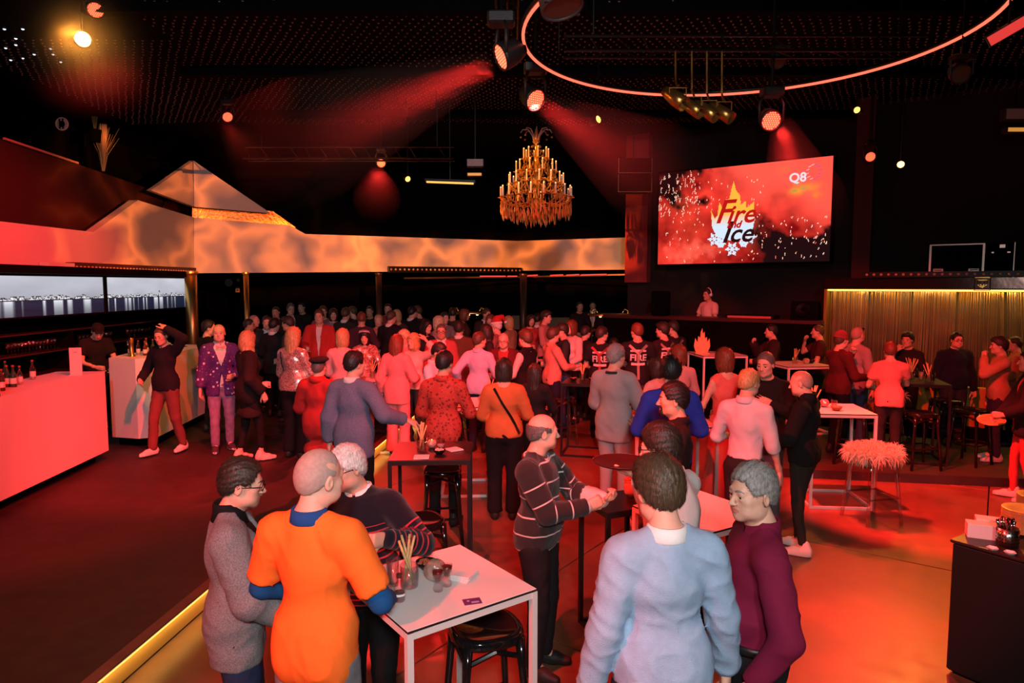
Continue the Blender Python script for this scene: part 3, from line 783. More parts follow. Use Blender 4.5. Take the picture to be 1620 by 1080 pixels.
    if hair is not None and hair[0] not in ('bald',):
        V, Q = hair_template(hair[0], vh*1.25, seed)
        ho_ = obj('hair', mesh_np('hair', on_head(V), Q), hair_mat(hair[1]), root)
        if lod < 2 and hair[0] not in ('shaved',):
            sv, sq_ = strand_template(hair[0], lod, vh, seed); so_ = obj('hair_strands', mesh_np('hair_strands', on_head(sv), sq_), hair_mat(hair[1]), ho_); so_['kind'] = 'stuff'
    if beard is not None:
        V, Q = beard_template(beard[0], vh); obj('beard', mesh_np('beard', on_head(V), Q), hair_mat(beard[1]), root)
    if glasses is not None:
        mb = MB()
        for sx in (-1,1):
            a = np.arange(16)*2*math.pi/16
            mb.tube(np.c_[sx*.034+.025*np.cos(a), np.full(16,.108)-np.abs(.034+sx*sx*.025*np.cos(a)*sx)*.12, .001+.019*np.sin(a)], .0022 if glasses != 'thin' else .0014, 6, closed=True)
            mb.tube([(sx*.058,.101,.006),(sx*.078,.06,.006),(sx*.086,0,.004),(sx*.085,-.022,-.012)], .0022, 6)
        mb.tube([(-.010,.108,.004),(0,.112,.007),(.010,.108,.004)], .0022, 6)
        V = np.concatenate(mb.v); mb.v = [on_head(V)]
        mb.build('glasses', mat('glasses_frame', (.01,.01,.01), .25), root, True)
    if hat is not None: hat(A, on_head, root, vh)
    # shoes
    if shoes is not None:
        for sd in (-1,1):
            V, Q, M = shoe_template(shoe_kind, {0:.014,1:.019,2:.028}[lod])
            R = rot_z(-sd*.16); a = an[sd]; p = np.array([a[0], a[1], max(0, a[2]-.085)])
            obj('shoe', mesh_np('shoe', (V @ R.T + p)*s, Q, None, M), [cloth(shoes[0],'leather'), cloth(shoes[1],'leather')], root)
    A.world = lambda p: org + (np.asarray(p)*s) @ rot_z(-math.radians(heading)).T
    return A
# ---------------------------------------------------------------- pixel helpers (directions only; distance comes from a plane of the place)
_c, _s = math.cos(PITCH), math.sin(PITCH)
def ray(x, y):
    d = np.array([(x-810)/FPX, 1., -(y-540)/FPX]); return np.array([d[0], d[1]*_c+d[2]*_s, -d[1]*_s+d[2]*_c])
def atz(x, y, z): w = ray(x, y); return w*((z-CAMH)/w[2]) + np.array([0,0,CAMH])
def aty(x, y, Y): w = ray(x, y); return w*(Y/w[1]) + np.array([0,0,CAMH])
def onplane(x, y, A, B):
    """hit of the pixel ray with the upright plane through plan points A, B"""
    w = ray(x, y); n = np.array([B[1]-A[1], -(B[0]-A[0])]); t = np.dot(n, A)/np.dot(n, w[:2]); return w*t + np.array([0,0,CAMH])

# ---------------------------------------------------------------- materials of the setting
M_BLACK = mat('black_paint', (.0028,.0024,.0024), .9, bump=.1, bscale=40, spec=.06)
M_BLACKGLOSS = mat('black_gloss', (.006,.006,.006), .18)
M_WHITEPANEL = mat('white_panel', (.62,.58,.56), .55, bump=.03, bscale=30, vary=.03, vscale=2)
M_WHITEBAR = mat('white_bar', (.72,.68,.66), .45, vary=.02, vscale=3)
M_METALBLK = mat('black_metal', (.012,.011,.011), .35, .6)
M_STEEL = mat('steel', (.55,.53,.5), .25, 1.)
M_GOLD = mat('gold', (.72,.42,.12), .28, 1.)
M_CHROME = mat('chrome', (.8,.78,.75), .08, 1.)

def concrete(name, col, rough, seed):
    m = mat(name, col, rough); nt = m.node_tree; b = nt.nodes['Principled BSDF']
    tc = nt.nodes.new('ShaderNodeTexCoord'); n = nt.nodes.new('ShaderNodeTexNoise'); n.inputs['Scale'].default_value = .9; n.inputs['Detail'].default_value = 8; n.inputs['Roughness'].default_value = .65
    n2 = nt.nodes.new('ShaderNodeTexNoise'); n2.inputs['Scale'].default_value = 7; n2.inputs['Detail'].default_value = 6
    rp = nt.nodes.new('ShaderNodeValToRGB'); rp.color_ramp.elements[0].position = .32; rp.color_ramp.elements[1].position = .7
    rp.color_ramp.elements[0].color = (*[c*.55 for c in col],1); rp.color_ramp.elements[1].color = (*[c*1.35 for c in col],1)
    mx = nt.nodes.new('ShaderNodeMixRGB'); mx.inputs['Fac'].default_value = .3
    mr = nt.nodes.new('ShaderNodeMapRange'); mr.inputs['To Min'].default_value = rough-.12; mr.inputs['To Max'].default_value = rough+.2
    bp = nt.nodes.new('ShaderNodeBump'); bp.inputs['Strength'].default_value = .06
    for a, q in ((tc.outputs['Object'], n.inputs['Vector']), (tc.outputs['Object'], n2.inputs['Vector']), (n.outputs['Fac'], mx.inputs[1]), (n2.outputs['Fac'], mx.inputs[2]), (mx.outputs[0], rp.inputs[0]), (rp.outputs[0], b.inputs['Base Color']),
                 (n2.outputs['Fac'], mr.inputs['Value']), (mr.outputs[0], b.inputs['Roughness']), (n2.outputs['Fac'], bp.inputs['Height']), (bp.outputs[0], b.inputs['Normal'])): nt.links.new(a, q)
    return m
M_FLOOR = concrete('polished_concrete', (.17,.085,.048), .36, 0)
M_PLATFORM = concrete('dark_platform', (.022,.013,.012), .6, 1)
M_PLATFORM_R = concrete('dark_wood_platform', (.035,.026,.022), .5, 2)

# ---------------------------------------------------------------- room shell
struct(MB().box(-9.6, 10.4, -4.2, 23.2, -.12, -.03).build('floor', M_BLACK))
FLOOR = bpy.data.objects['floor']
_R = rot_z(-.62)
_k = 0
for i in range(-3, 6):
    for j in range(-3, 8):
        a = np.array([i*3.1, j*3.1+.9, 0]); c = (a+np.array([1.55,1.55,0])) @ _R.T
        if not (-9.2 < c[0] < 9.8 and -3.2 < c[1] < 15): continue
        b = MB().bev(.006, 3.094, .006, 3.094, -.03, 0, .004, R=_R, o=a @ _R.T)
        b.build('slab', M_FLOOR, FLOOR)
struct(MB().box(-9.6, 10.4, -4.2, 23.2, 5.9, 6.1).build('ceiling', M_BLACK))
struct(MB().box(-9.8, -9.4, -4.2, 23.2, -.1, 6.).build('wall_left', M_BLACK))
struct(MB().box(10.2, 10.6, -4.2, 23.2, -.1, 6.).build('wall_right', M_BLACK))
struct(MB().box(-9.6, 10.4, 22.9, 23.3, -.1, 6.).build('wall_back', M_BLACK))
struct(MB().box(-9.6, 10.4, -4.4, -4.0, -.1, 6.).build('wall_front', M_BLACK))

# raised platform with the bar (left) and the rear part, with a lit gold step edge
EDGE = lambda y: -2.523 + (y-3.943)*.0845
PZ = .17
plat = MB(); plat.prism([(-9.4,-4.0),(EDGE(-4.0),-4.0),(EDGE(13.4),13.4),(10.2,13.4),(10.2,22.9),(-9.4,22.9)], 0., PZ-.002)
platform = struct(plat.build('platform_floor', M_PLATFORM))
st = MB(); d = np.array([.0842,.9964,0]); n = np.array([.9964,-.0842,0])
def edge_strip(o0, o1, z0, z1, y0=-3.9, y1=13.3):
    a = np.array([EDGE(y0),y0,0]); b = np.array([EDGE(y1),y1,0]); m = MB()
    V = [p + n*o + np.array([0,0,z]) for p in (a,b) for o, z in ((o0,z0),(o1,z0),(o1,z1),(o0,z1))]
    return m.add(V, [(3,2,1,0),(4,5,6,7),(0,1,5,4),(1,2,6,5),(2,3,7,6),(3,0,4,7)])
edge_strip(-.05, .035, PZ, PZ+.012).build('step_nosing', mat('nosing_wood', (.16,.05,.035), .5, vary=.2, vscale=5), platform)
edge_strip(.004, .012, .02, PZ-.012).build('step_riser', mat('gold_riser', (.6,.40,.14), .42, .7, bump=.25, bscale=18), platform)
edge_strip(.018, .032, PZ-.018, PZ-.006).build('step_led_strip', mat('led_warm', (.9,.7,.3), .5, emit=(1.,.62,.16), estr=.6), platform)
for y_ in (3.2, 6.0, 8.8, 11.6):
    l = bpy.data.lights.new('step_light', 'AREA'); l.shape = 'RECTANGLE'; l.size = 2.8; l.size_y = .02; l.energy = 5.; l.color = (1.,.55,.12)
    o = bpy.data.objects.new('step_light', l); COL.objects.link(o); o.location = (EDGE(y_)+.06, y_, PZ-.022); o.rotation_euler = (0, -.5, math.pi/2-.0842); o.rotation_euler = (Vector((-.55,0,-.85))).to_track_quat('-Z','Y').to_euler(); o.rotation_euler = (Matrix(((.0842,.9964,0),(-.9964*.85,.0842*.85,.53),(.53,-.045,.85))).transposed()).to_euler()
pr = MB(); A0 = atz(1250,741,.12); A1 = atz(1640,758,.12)
e = (A1-A0)[:2]; e = e/np.linalg.norm(e)
q0 = A0[:2]-e*.6; q1 = A1[:2]+e*3.0
pr.prism([tuple(q0),tuple(q1),(10.2,q1[1]),(10.2,13.39),(q0[0]+.9,13.39)], 0., .118)
struct(pr.build('platform_right', M_PLATFORM_R))

# ---------------------------------------------------------------- ceiling net of small studs
pts = []
for i in range(-62, 70):
    for j in range(0, 74):
        x = i*.125 + (.0625 if j % 2 else 0) + random.uniform(-.012,.012); y = 6.2 + j*.112 + random.uniform(-.012,.012)
        if y > 14.3 or (x < -4.6 and y < 9.5): continue
        pts.append((x, y))
P = np.array(pts); n_ = len(P); rr = .013
tv = np.array([(-rr,-rr,0),(rr,-rr,0),(rr,rr,0),(-rr,rr,0),(0,0,-rr*1.3)]); V = np.empty((n_,5,3)); V[:,:,:2] = P[:,None,:] + tv[None,:,:2]; V[:,:,2] = 5.872 + tv[:,2] + .03*np.sin(P[:,0]*1.3)[:,None]*np.cos(P[:,1]*1.1)[:,None] - .03
tri = np.array([(1,0,4),(2,1,4),(3,2,4),(0,3,4)]); T_ = (np.arange(n_)[:,None,None]*5 + tri[None]).reshape(-1,3); q_ = np.arange(n_)[:,None]*5 + np.array([0,1,2,3])
o = obj('ceiling_studs', mesh_np('ceiling_studs', V.reshape(-1,3), q_, T_, None, False), mat('stud', (.32,.22,.20), .35, .3)); o['kind'] = 'stuff'
tag(o, 'pale studs dotted all over the black club ceiling', 'ceiling studs')
for k, y in enumerate((8.2, 10.6, 13.2)):
    struct(MB().box(-5, 9, y, y+.14, 5.70, 5.84).build('trim_%d' % (k+1), M_BLACK))

# ---------------------------------------------------------------- white fascia (folded mountain panels)
LA, LB = np.array([-7.72,10.3]), np.array([-7.41,15.6])
BC = onplane(307, 400, LA, LB)[:2]; BD = aty(820, 400, 19.4)[:2]; BE = aty(1008, 400, 17.8)[:2]
def panel(name, A, B, px, thick, m, extra=(), parent=None):
    """px: pixel outline hit on the upright plane A-B, extruded away from the room"""
    A = np.asarray(A); B = np.asarray(B); P = [onplane(x, y, A, B) for x, y in px] + [np.asarray(p) for p in extra]
    u = (B-A)/np.linalg.norm(B-A); n = np.array([-u[1], u[0], 0])
    if np.dot(n[:2], A) < 0: n = -n
    k = len(P); V = P + [p + n*thick for p in P]; mb = MB()
    mb.add(V, [tuple(range(k)), tuple(range(2*k-1,k-1,-1))] + [(i, k+i, k+(i+1)%k, (i+1)%k) for i in range(k)])
    o = mb.build(name, m, parent); bm = bmesh.new(); bm.from_mesh(o.data); bmesh.ops.recalc_face_normals(bm, faces=bm.faces); bm.to_mesh(o.data); bm.free()
    return o
zl = lambda Y: LA + (LB-LA)*((Y-10.3)/5.3)
LBm = zl(13.1)
near = zl(3.0)
fl = struct(panel('wall_fascia_left', LA, LB, [(307.2,432),(307.2,344),(218,316.5),(148,367)], .18, M_WHITEPANEL, [(near[0],near[1],3.50),(near[0],near[1],2.84)]))
fb = struct(panel('wall_fascia_rear', BC, BD, [(820,428),(820,381),(483,370),(459,356.5),(307,344),(307,432)], .18, M_WHITEPANEL))
struct(panel('wall_fascia_far', BD, BE, [(820,428),(1006,426),(1008,375),(820,381)], .18, M_WHITEPANEL))
struct(panel('wall_peak_left', LA, LB, [(239,301),(306.2,254),(307.2,327)], .10, M_WHITEPANEL))
struct(panel('wall_peak_rear', BC, BD, [(306.2,254),(428,337),(307.2,327)], .10, M_WHITEPANEL))
M_FOIL = mat('gold_foil', (.50,.20,.05), .32, 1., bump=1., bscale=14)
tag(panel('foil_strip', BC+np.array([.05,.45]), BD+np.array([.05,.45]), [(304,322),(432,334),(468,360),(304,348)], .05, M_FOIL), 'crumpled gold foil filling the slit of the white peak', 'foil')
tag(panel('foil_strip', LA+np.array([-.4,.1]), LB+np.array([-.4,.1]), [(262,318),(300,322),(302,345),(256,330)], .05, M_FOIL), 'gold foil piece behind the left tip of the white peak', 'foil')
# dark soffit under the fascia and dark upper walls behind it
mb = MB(); mb.box(-9.4, -7.2, -3.9, 15.6, 2.72, 2.84); struct(mb.build('trim_4', M_BLACK))
panel_dark = struct(panel('wall_upper_left', zl(10.3)+np.array([-.5,0]), LB+np.array([-.5,0]), [(0,219),(118,258),(240,300),(300,330),(300,432),(0,432)], .1, mat('dark_red_panel', (.035,.010,.008), .6)))
mb = MB(); a = onplane(0, 219, zl(10.3)+np.array([-.5,0]), LB+np.array([-.5,0])); b = onplane(118, 258, zl(10.3)+np.array([-.5,0]), LB+np.array([-.5,0]))
mb.bar(a+np.array([.06,0,.0]), b+np.array([.06,0,0]), .035); tag(mb.build('handrail', mat('rail_wood', (.45,.28,.2), .4)), 'thin pale handrail along the upper gallery wall', 'rail')
# floor to soffit wall below the fascia on the left (back bar)
BK = np.array([-8.05, 0.])
struct(MB().box(-8.35, -8.10, 3., 15.9, PZ, 2.72).build('wall_back_bar', M_BLACK))
struct(MB().box(-8.2, 4.4, 20.6, 20.8, PZ, 5.9).build('wall_lounge', M_BLACK))
# columns
def column(px, Y, r, label, m, top=2.86):
    p = aty(px, 500, Y); t = thing('column', label, 'column', (p[0],p[1],PZ))
    MB().lathe([(r,0),(r,top-PZ-.04)], 20, cap=True).build('shaft', m, t, True)
    MB().lathe([(r*1.25,0),(r*1.25,.05),(r*1.05,.07)], 20, cap=True).build('base', m, t)
    MB().lathe([(r*1.05,top-PZ-.09),(r*1.25,top-PZ-.06),(r*1.25,top-PZ-.02)], 20, cap=True).build('capital', m, t)
M_GOLDCOL = mat('gold_column', (.75,.45,.14), .35, .9)
column(304, 15.3, .13, 'thick gold column at the end of the video wall', M_GOLDCOL)
column(391, 16.0, .06, 'slim gold column left of the crowd by the lounge wall', M_GOLDCOL)
column(600, 17.2, .075, 'slim dark pillar rising behind the middle of the crowd', mat('dark_column', (.10,.05,.035), .4, .4))
column(828, 18.4, .09, 'slim dark pillar straight below the chandelier', mat('dark_column', (.10,.05,.035), .4, .4))

# ---------------------------------------------------------------- the stage side: red lit wall strip, LED wall, curtain wall
SA, SB = aty(1043, 350, 15.)[:2], aty(1316, 330, 12.92)[:2]
su = (SB-SA)/np.linalg.norm(SB-SA); sn = np.array([-su[1], su[0]]); sn = sn if np.dot(sn, SA) > 0 else -sn      # sn points away from the room
def stage_pt(t, off, z): p = SA + su*t + sn*off; return np.array([p[0], p[1], z])
def stage_box(mb, t0, t1, o0, o1, z0, z1, m=0):
    V = [stage_pt(t, o, z) for z in (z0,z1) for t, o in ((t0,o0),(t1,o0),(t1,o1),(t0,o1))]
    return mb.add(V, [(3,2,1,0),(4,5,6,7),(0,1,5,4),(1,2,6,5),(2,3,7,6),(3,0,4,7)], m)
struct(stage_box(MB(), -1.0, 9.0, .5, .7, 0, 5.9).build('wall_stage', mat('dark_red_wall', (.012,.004,.004), .8)))
struct(stage_box(MB(), -.95, -.40, .25, .45, 2.6, 5.9).build('trim_5', mat('red_drape', (.35,.03,.03), .8)))
struct(stage_box(MB(), 3.85, 4.15, -.05, .20, 2.5, 5.9).build('trim_6', mat('red_drape2', (.08,.012,.012), .8)))
SW = float(np.linalg.norm(SB-SA)); ZT, ZB = aty(1043,275,SA[1])[2], aty(1043,420,SA[1])[2]
ZT2, ZB2 = aty(1316,247,SB[1])[2], aty(1313,411,SB[1])[2]; ZT = (ZT+ZT2)/2; ZB = (ZB+ZB2)/2
print('screen', SW, ZT, ZB, ZT2, ZB2)
# ---------------------------------------------------------------- pictures shown on screens (one face per screen pixel, colours computed)
def lin(c): c = np.asarray(c, float)/255.; return np.where(c <= .04045, c/12.92, ((c+.055)/1.055)**2.4)
def vnoise(w, h, cx, cy, seed):
    r = np.random.RandomState(seed); g = r.rand(cy+2, cx+2)
    x = np.linspace(0, cx, w, endpoint=False); y = np.linspace(0, cy, h, endpoint=False)
    xi, yi = x.astype(int), y.astype(int); fx, fy = x-xi, y-yi; fx = fx*fx*(3-2*fx); fy = fy*fy*(3-2*fy)
    a = g[np.ix_(yi,xi)]; b = g[np.ix_(yi,xi+1)]; c = g[np.ix_(yi+1,xi)]; d = g[np.ix_(yi+1,xi+1)]
    return (a*(1-fx)+b*fx)*(1-fy)[:,None] + (c*(1-fx)+d*fx)*fy[:,None]
def fbm(w, h, cx, cy, seed, o=4): return sum(vnoise(w,h,cx*2**i,cy*2**i,seed+i)*.5**i for i in range(o))/sum(.5**i for i in range(o))
def screen_mesh(name, O, U, Vd, img, mname, strength):
    h, w = img.shape[:2]
    gx, gy = np.meshgrid(np.linspace(0,1,w+1), np.linspace(0,1,h+1))
    V = O + gx.ravel()[:,None]*U + gy.ravel()[:,None]*Vd
    i = (np.arange(h)[:,None]*(w+1)+np.arange(w)[None]).ravel(); Q = np.stack([i+w+1, i+w+2, i+1, i], 1)
    me = mesh_np(name, V, Q, smooth=False)
    at = me.attributes.new('picture', 'FLOAT_COLOR', 'FACE'); c = np.ones((h*w,4), np.float32); c[:,:3] = img.reshape(-1,3); at.data.foreach_set('color', c.ravel())
    m = bpy.data.materials.new(mname); m.use_nodes = True; nt = m.node_tree; b = nt.nodes['Principled BSDF']
    a = nt.nodes.new('ShaderNodeAttribute'); a.attribute_name = 'picture'
    b.inputs['Base Color'].default_value = (.01,.01,.01,1); b.inputs['Roughness'].default_value = .35; b.inputs['Emission Strength'].default_value = strength
    nt.links.new(a.outputs['Color'], b.inputs['Emission Color'])
    return me, m
def inpoly(px, py, poly):
    r = np.zeros(px.shape, bool); n = len(poly)
    for i in range(n):
        x0,y0 = poly[i]; x1,y1 = poly[(i+1)%n]
        c = ((y0 > py) != (y1 > py)); xx = (x1-x0)*(py-y0)/((y1-y0) if y1 != y0 else 1e-9)+x0; r ^= c & (px < xx)
    return r
def text_mesh(body, size, shear=0., extrude=.002, bold=0., font=None):
    cu = bpy.data.curves.new('lettering', 'FONT'); cu.body = body; cu.size = size; cu.shear = shear; cu.extrude = extrude; cu.align_x = 'CENTER'; cu.align_y = 'CENTER'; cu.offset = bold; cu.resolution_u = 3
    o = bpy.data.objects.new('lettering_tmp', cu); COL.objects.link(o); bpy.context.view_layer.update()
    me = bpy.data.meshes.new_from_object(o.evaluated_get(bpy.context.evaluated_depsgraph_get()))
    bpy.data.objects.remove(o); bpy.data.curves.remove(cu); return me
def lettering(body, size, O, U, W, m, parent, **k):
    """text mesh with its x along U and y along W (unit vectors), centred on O"""
    me = text_mesh(body, size, **k); n = len(me.vertices); v = np.empty(n*3, np.float32); me.vertices.foreach_get('co', v); v = v.reshape(-1,3)
    U = unit(U); W = unit(W); N = np.cross(U, W); me.vertices.foreach_set('co', (np.asarray(O) + v[:,:1]*U + v[:,1:2]*W + v[:,2:]*N).astype(np.float32).ravel()); me.update()
    me.materials.clear(); return obj('lettering', me, m, parent)

# LED wall above the stage
W_, H_ = 260, 140
u, v = np.meshgrid((np.arange(W_)+.5)/W_, (np.arange(H_)+.5)/H_)
n1 = fbm(W_,H_,5,3,11); n2 = fbm(W_,H_,10,6,31,5); n3 = fbm(W_,H_,22,12,51,3)
t = np.clip((n1*.6+n2*.5-.28)*2.2, 0, 1)[...,None]
img = lin((120,6,8))*(1-t) + lin((255,62,48))*t
hot = np.clip((n2-.52)*4, 0, 1)*((v > .55)&(u < .62)); img = img*(1-hot[...,None]*.6) + lin((255,110,90))*hot[...,None]*.6
sky = np.clip((u-.50)*3+.9-v*2.6+(n1-.5)*1.3, 0, 1)[...,None]; img = img*(1-sky) + lin((255,86,70))*sky
drk = np.clip((.36-v+(n1-.5)*.9)*7, 0, 1)*np.clip((.27-u+(n2-.5)*.5)*8, 0, 1); img = img*(1-drk[...,None]) + lin((8,3,4))*drk[...,None]
hill = np.clip((v-.60-.10*np.sin(u*9)+(n2-.5)*.35)*14, 0, 1)*np.clip((u-.57+(v-.6)*.1+(n2-.5)*.3)*9, 0, 1); img = img*(1-hill[...,None]) + lin((22,5,8))*hill[...,None]
r_ = np.random.RandomState(5)
for k in range(260):
    zx = r_.rand(); 
    if k < 80: cx, cy = r_.uniform(0,.26), r_.uniform(.0,.45)
    elif k < 150: cx, cy = r_.uniform(.58,.99), r_.uniform(.55,.97)
    else: cx, cy = r_.uniform(.05,.65), r_.uniform(.1,.98)
    L = r_.uniform(.004,.035) if k < 80 else r_.uniform(.002,.012); ang = r_.uniform(1.2,2.2)
    for q in np.linspace(0,1,6):
        i, j = int((cx+math.cos(ang)*L*q)*W_), int((cy+math.sin(ang)*L*q*1.8)*H_)
        if 0 <= i < W_ and 0 <= j < H_: img[j,i] = lin((255,215,195)) if r_.rand() > .35 else lin((255,120,80))
for cx, cy, rx, ry, c in ((.83,.30,.06,.05,(240,150,40)),(.90,.27,.045,.04,(240,140,40)),(.93,.36,.03,.04,(235,130,40)),(.74,.09,.03,.03,(245,120,40)),(.82,.235,.022,.022,(110,150,70)),(.855,.285,.025,.022,(105,150,75)),(.805,.30,.02,.018,(120,150,70))):
    m_ = np.exp(-(((u-cx)/rx)**2+((v-cy)/ry)**2)*1.3)*np.clip(n3*2.0-.35,0,1); img = img*(1-m_[...,None]) + lin(c)*m_[...,None]
# flame and snow emblem
fl_ = [(.335,.44),(.36,.53),(.375,.50),(.385,.36),(.405,.42),(.42,.345),(.445,.33),(.455,.23),(.468,.155),(.482,.25),(.505,.30),(.513,.40),(.54,.365),(.545,.44),(.59,.375),(.585,.50),(.595,.55),(.585,.66),(.56,.72),(.52,.75),(.47,.77),(.42,.75),(.375,.72),(.345,.62)]
ins_ = inpoly(u, v, fl_)
fc = np.clip((v-.48)/.14, 0, 1)[...,None]; fcol = lin((250,175,60))*(1-fc) + lin((205,222,240))*fc
img = np.where(ins_[...,None], fcol, img)
for cx, cy, rr_ in ((.36,.745,.040),(.565,.735,.042),(.468,.855,.042),(.40,.79,.028),(.535,.79,.028)):
    dx, dy = (u-cx), (v-cy)*H_/W_; rad = np.hypot(dx,dy); an_ = np.arctan2(dy,dx); fl6 = np.abs(((an_*3/math.pi+.5) % 1)-.5)*rad*math.pi/3
    fk = (rad < rr_) & ((fl6 < .0042) | ((np.abs(rad-rr_*.62) < .006) & (fl6 < .011))); img[fk] = lin((210,224,240))
scr = thing('led_screen', 'large LED wall glowing red with a flame emblem', 'screen', tuple(stage_pt(SW/2,.1,ZB)))
M_INV = lambda o: np.array(o.location)
def loc_pts(p, o): return np.asarray(p) - np.array(o.location)
O = stage_pt(0,-.04,ZT); U = stage_pt(SW,-.04,ZT)-O; Vd = np.array([0,0,ZB-ZT])
me, m = screen_mesh('picture', loc_pts(O,scr), U, Vd, img, 'led_picture', 1.15); obj('picture', me, m, scr)
mb = MB(); stage_box(mb, -.03, SW+.03, -.035, .16, ZB-.04, ZT+.04); mb.v = [q-M_INV(scr) for q in mb.v]; mb.build('cabinet', M_BLACK, scr)
us = np.array([su[0],su[1],0]); zs_ = np.array([0,0,1.])
def scr_pt(a, b): return loc_pts(O + U*a + Vd*b - np.array([sn[0],sn[1],0])*.012, scr)
M_LETRED = mat('letter_dark_red', (.02,0,0), .5, emit=tuple(lin((190,22,18))), estr=1.); M_LETBLK = mat('letter_black', (.01,0,0), .6, emit=tuple(lin((40,8,10))), estr=1.)
for w_, sz, a, b, mm in (('F',.66,.405,.475,M_LETRED),('ire',.52,.512,.505,M_LETRED),('and',.19,.475,.605,M_LETRED),('I',.60,.425,.69,M_LETBLK),('ce',.52,.515,.70,M_LETBLK)):
    lettering(w_, sz, scr_pt(a,b), us, zs_, mm, scr, shear=.35, bold=.008)
M_LETW = mat('letter_white', (.1,.1,.1), .5, emit=tuple(lin((215,225,240))), estr=1.); M_LETP = mat('letter_purple', (.1,.05,.2), .5, emit=tuple(lin((80,40,190))), estr=1.)
lettering('Q8', .24, scr_pt(.823,.18), us, zs_, M_LETW, scr, bold=.006)
mbw, mbp = MB(), MB()
for k in range(12):
    a_ = math.radians(70 + k*30); c_ = scr_pt(.905,.135) + us*math.cos(a_)*.115 + zs_*math.sin(a_)*.135; side_ = math.cos(a_) < 0.05
    o_ = MB().bar(c_-us*.024-zs_*.008, c_+us*.024+zs_*.010, .02, .004).build('emblem_bar', M_LETW if side_ else M_LETP, scr)


# curtain wall at the right: fascia, gold light strip, strand curtain
CA, CB = aty(1310, 460, 12.0)[:2], np.array([0.,0.]); cu_ = su; CB = CA + cu_*6.2; cn = np.array([-cu_[1],cu_[0]]); cn = cn if np.dot(cn,CA) > 0 else -cn
def cpt(t, o, z): p = CA + cu_*t + cn*o; return np.array([p[0],p[1],z])
def cbox(mb, t0, t1, o0, o1, z0, z1, m=0):
    V = [cpt(t,o,z) for z in (z0,z1) for t,o in ((t0,o0),(t1,o0),(t1,o1),(t0,o1))]
    return mb.add(V, [(3,2,1,0),(4,5,6,7),(0,1,5,4),(1,2,6,5),(2,3,7,6),(3,0,4,7)], m)
CZ = 2.44
struct(cbox(MB(), -.05, 5.2, .45, .6, .12, 2.66).build('wall_alcove', mat('alcove_wall', (.045,.03,.022), .7, vary=.2, vscale=3)))
struct(cbox(MB(), -.05, 5.2, -.05, .6, CZ+.05, 2.66).build('wall_alcove_header', mat('dark_mirror', (.06,.035,.03), .16, .8, bump=.3, bscale=3)))
struct(cbox(MB(), -.05, -.01, -.05, .6, .12, CZ+.03).build('trim_7', mat('gold_edge', (.6,.38,.10), .3, .9)))
ls = thing('light_strip', 'thin golden light strip above the strand curtain', 'light', tuple(cpt(0,0,CZ)))
mb = cbox(MB(), 0., 5.2, -.02, .02, CZ, CZ+.03); mb.v = [q-M_INV(ls) for q in mb.v]; mb.build('diffuser', mat('gold_glow', (.9,.6,.2), .5, emit=(1.,.58,.12), estr=2.2), ls)
mb = cbox(MB(), 0., 5.2, -.04, .04, CZ+.03, CZ+.045); mb.v = [q-M_INV(ls) for q in mb.v]; mb.build('housing', M_METALBLK, ls)
for t0 in (.9, 2.6, 4.2):
    l = bpy.data.lights.new('strip_light', 'AREA'); l.shape = 'RECTANGLE'; l.size = 1.8; l.size_y = .03; l.energy = 14; l.color = (1.,.56,.12)
    o = bpy.data.objects.new('strip_light', l); COL.objects.link(o); o.location = cpt(t0, .10, CZ-.012); o.rotation_euler = (math.radians(12), 0, math.atan2(cu_[1],cu_[0])); o.rotation_euler.rotate_axis('X', 0)
mb = MB(); r_ = np.random.RandomState(9)
for k in range(300):
    t = k*5.1/300 + r_.uniform(-.004,.004)
    sw = 0.
    if t > 2.0: sw = .5*max(0, min(1,(t-2.0)/1.4))*(1 if (k//9) % 3 else .35)
    elif r_.rand() < .15: sw = r_.uniform(-.06,.06)
    o_ = .16 + .05*math.sin(t*7) + r_.uniform(-.03,.03); zs = (CZ, 1.75, 1.05, .30)
    if (k % 37) < 2: continue
    mb.tube([cpt(t+sw*((CZ-z)/2.1)**1.5, o_, z) for z in zs], r_.choice([.003,.004,.0055]), 3, cap=False)
sc_ = mb.build('strand_curtain', mat('strand', (.50,.30,.15), .35, .6, vary=.3, vscale=3), None, True); sc_['kind'] = 'stuff'
tag(sc_, 'curtain of hanging bronze strands glowing gold at the top', 'curtain')
# bench below the curtain
bn = thing('bench', 'yellow padded bench seat along the strand curtain', 'bench', tuple(cpt(.2,0,.12)))
mb = cbox(MB(), .3, 5.1, -.36, -.06, .12, .34); mb.v = [q-M_INV(bn) for q in mb.v]; mb.build('plinth', M_BLACK, bn)
for k in range(4):
    mb = cbox(MB(), .32+k*1.14, 1.42+k*1.14, -.24, -.06, .345, .95); mb.v = [q-M_INV(bn) for q in mb.v]; mb.build('back_cushion', mat('mustard_fabric', (.42,.26,.04), .8, bump=.3, bscale=40), bn)
# row of lamps above, emblem, flight case
lb = thing('led_bar', 'black batten of small round lamps above the strand curtain', 'light bar', tuple(cpt(.6,-.1,2.70)))
mb = cbox(MB(), .55, 5.4, -.12, -.02, 2.67, 2.76); mb.v = [q-M_INV(lb) for q in mb.v]; mb.build('housing', M_METALBLK, lb)
_lm = None
for k in range(44):
    p = loc_pts(cpt(.62+k*.108, -.125, 2.715), lb)
    if _lm is None: _lm = MB().lathe([(0,.012),(.016,.006),(.022,0),(.022,-.01)], 8, R=rot_x(math.pi/2)).mesh('lens')
    o = obj('lens', _lm, mat('lens_glass', (.75,.55,.4), .15, .4), lb, tuple(p)); o.rotation_euler = (0,0,math.atan2(cu_[1],cu_[0]))
em = thing('wall_emblem', 'square gold outline emblem on the dark header above the curtain', 'sign', tuple(onplane(1554,449,CA-cn*.06,CB-cn*.06)))
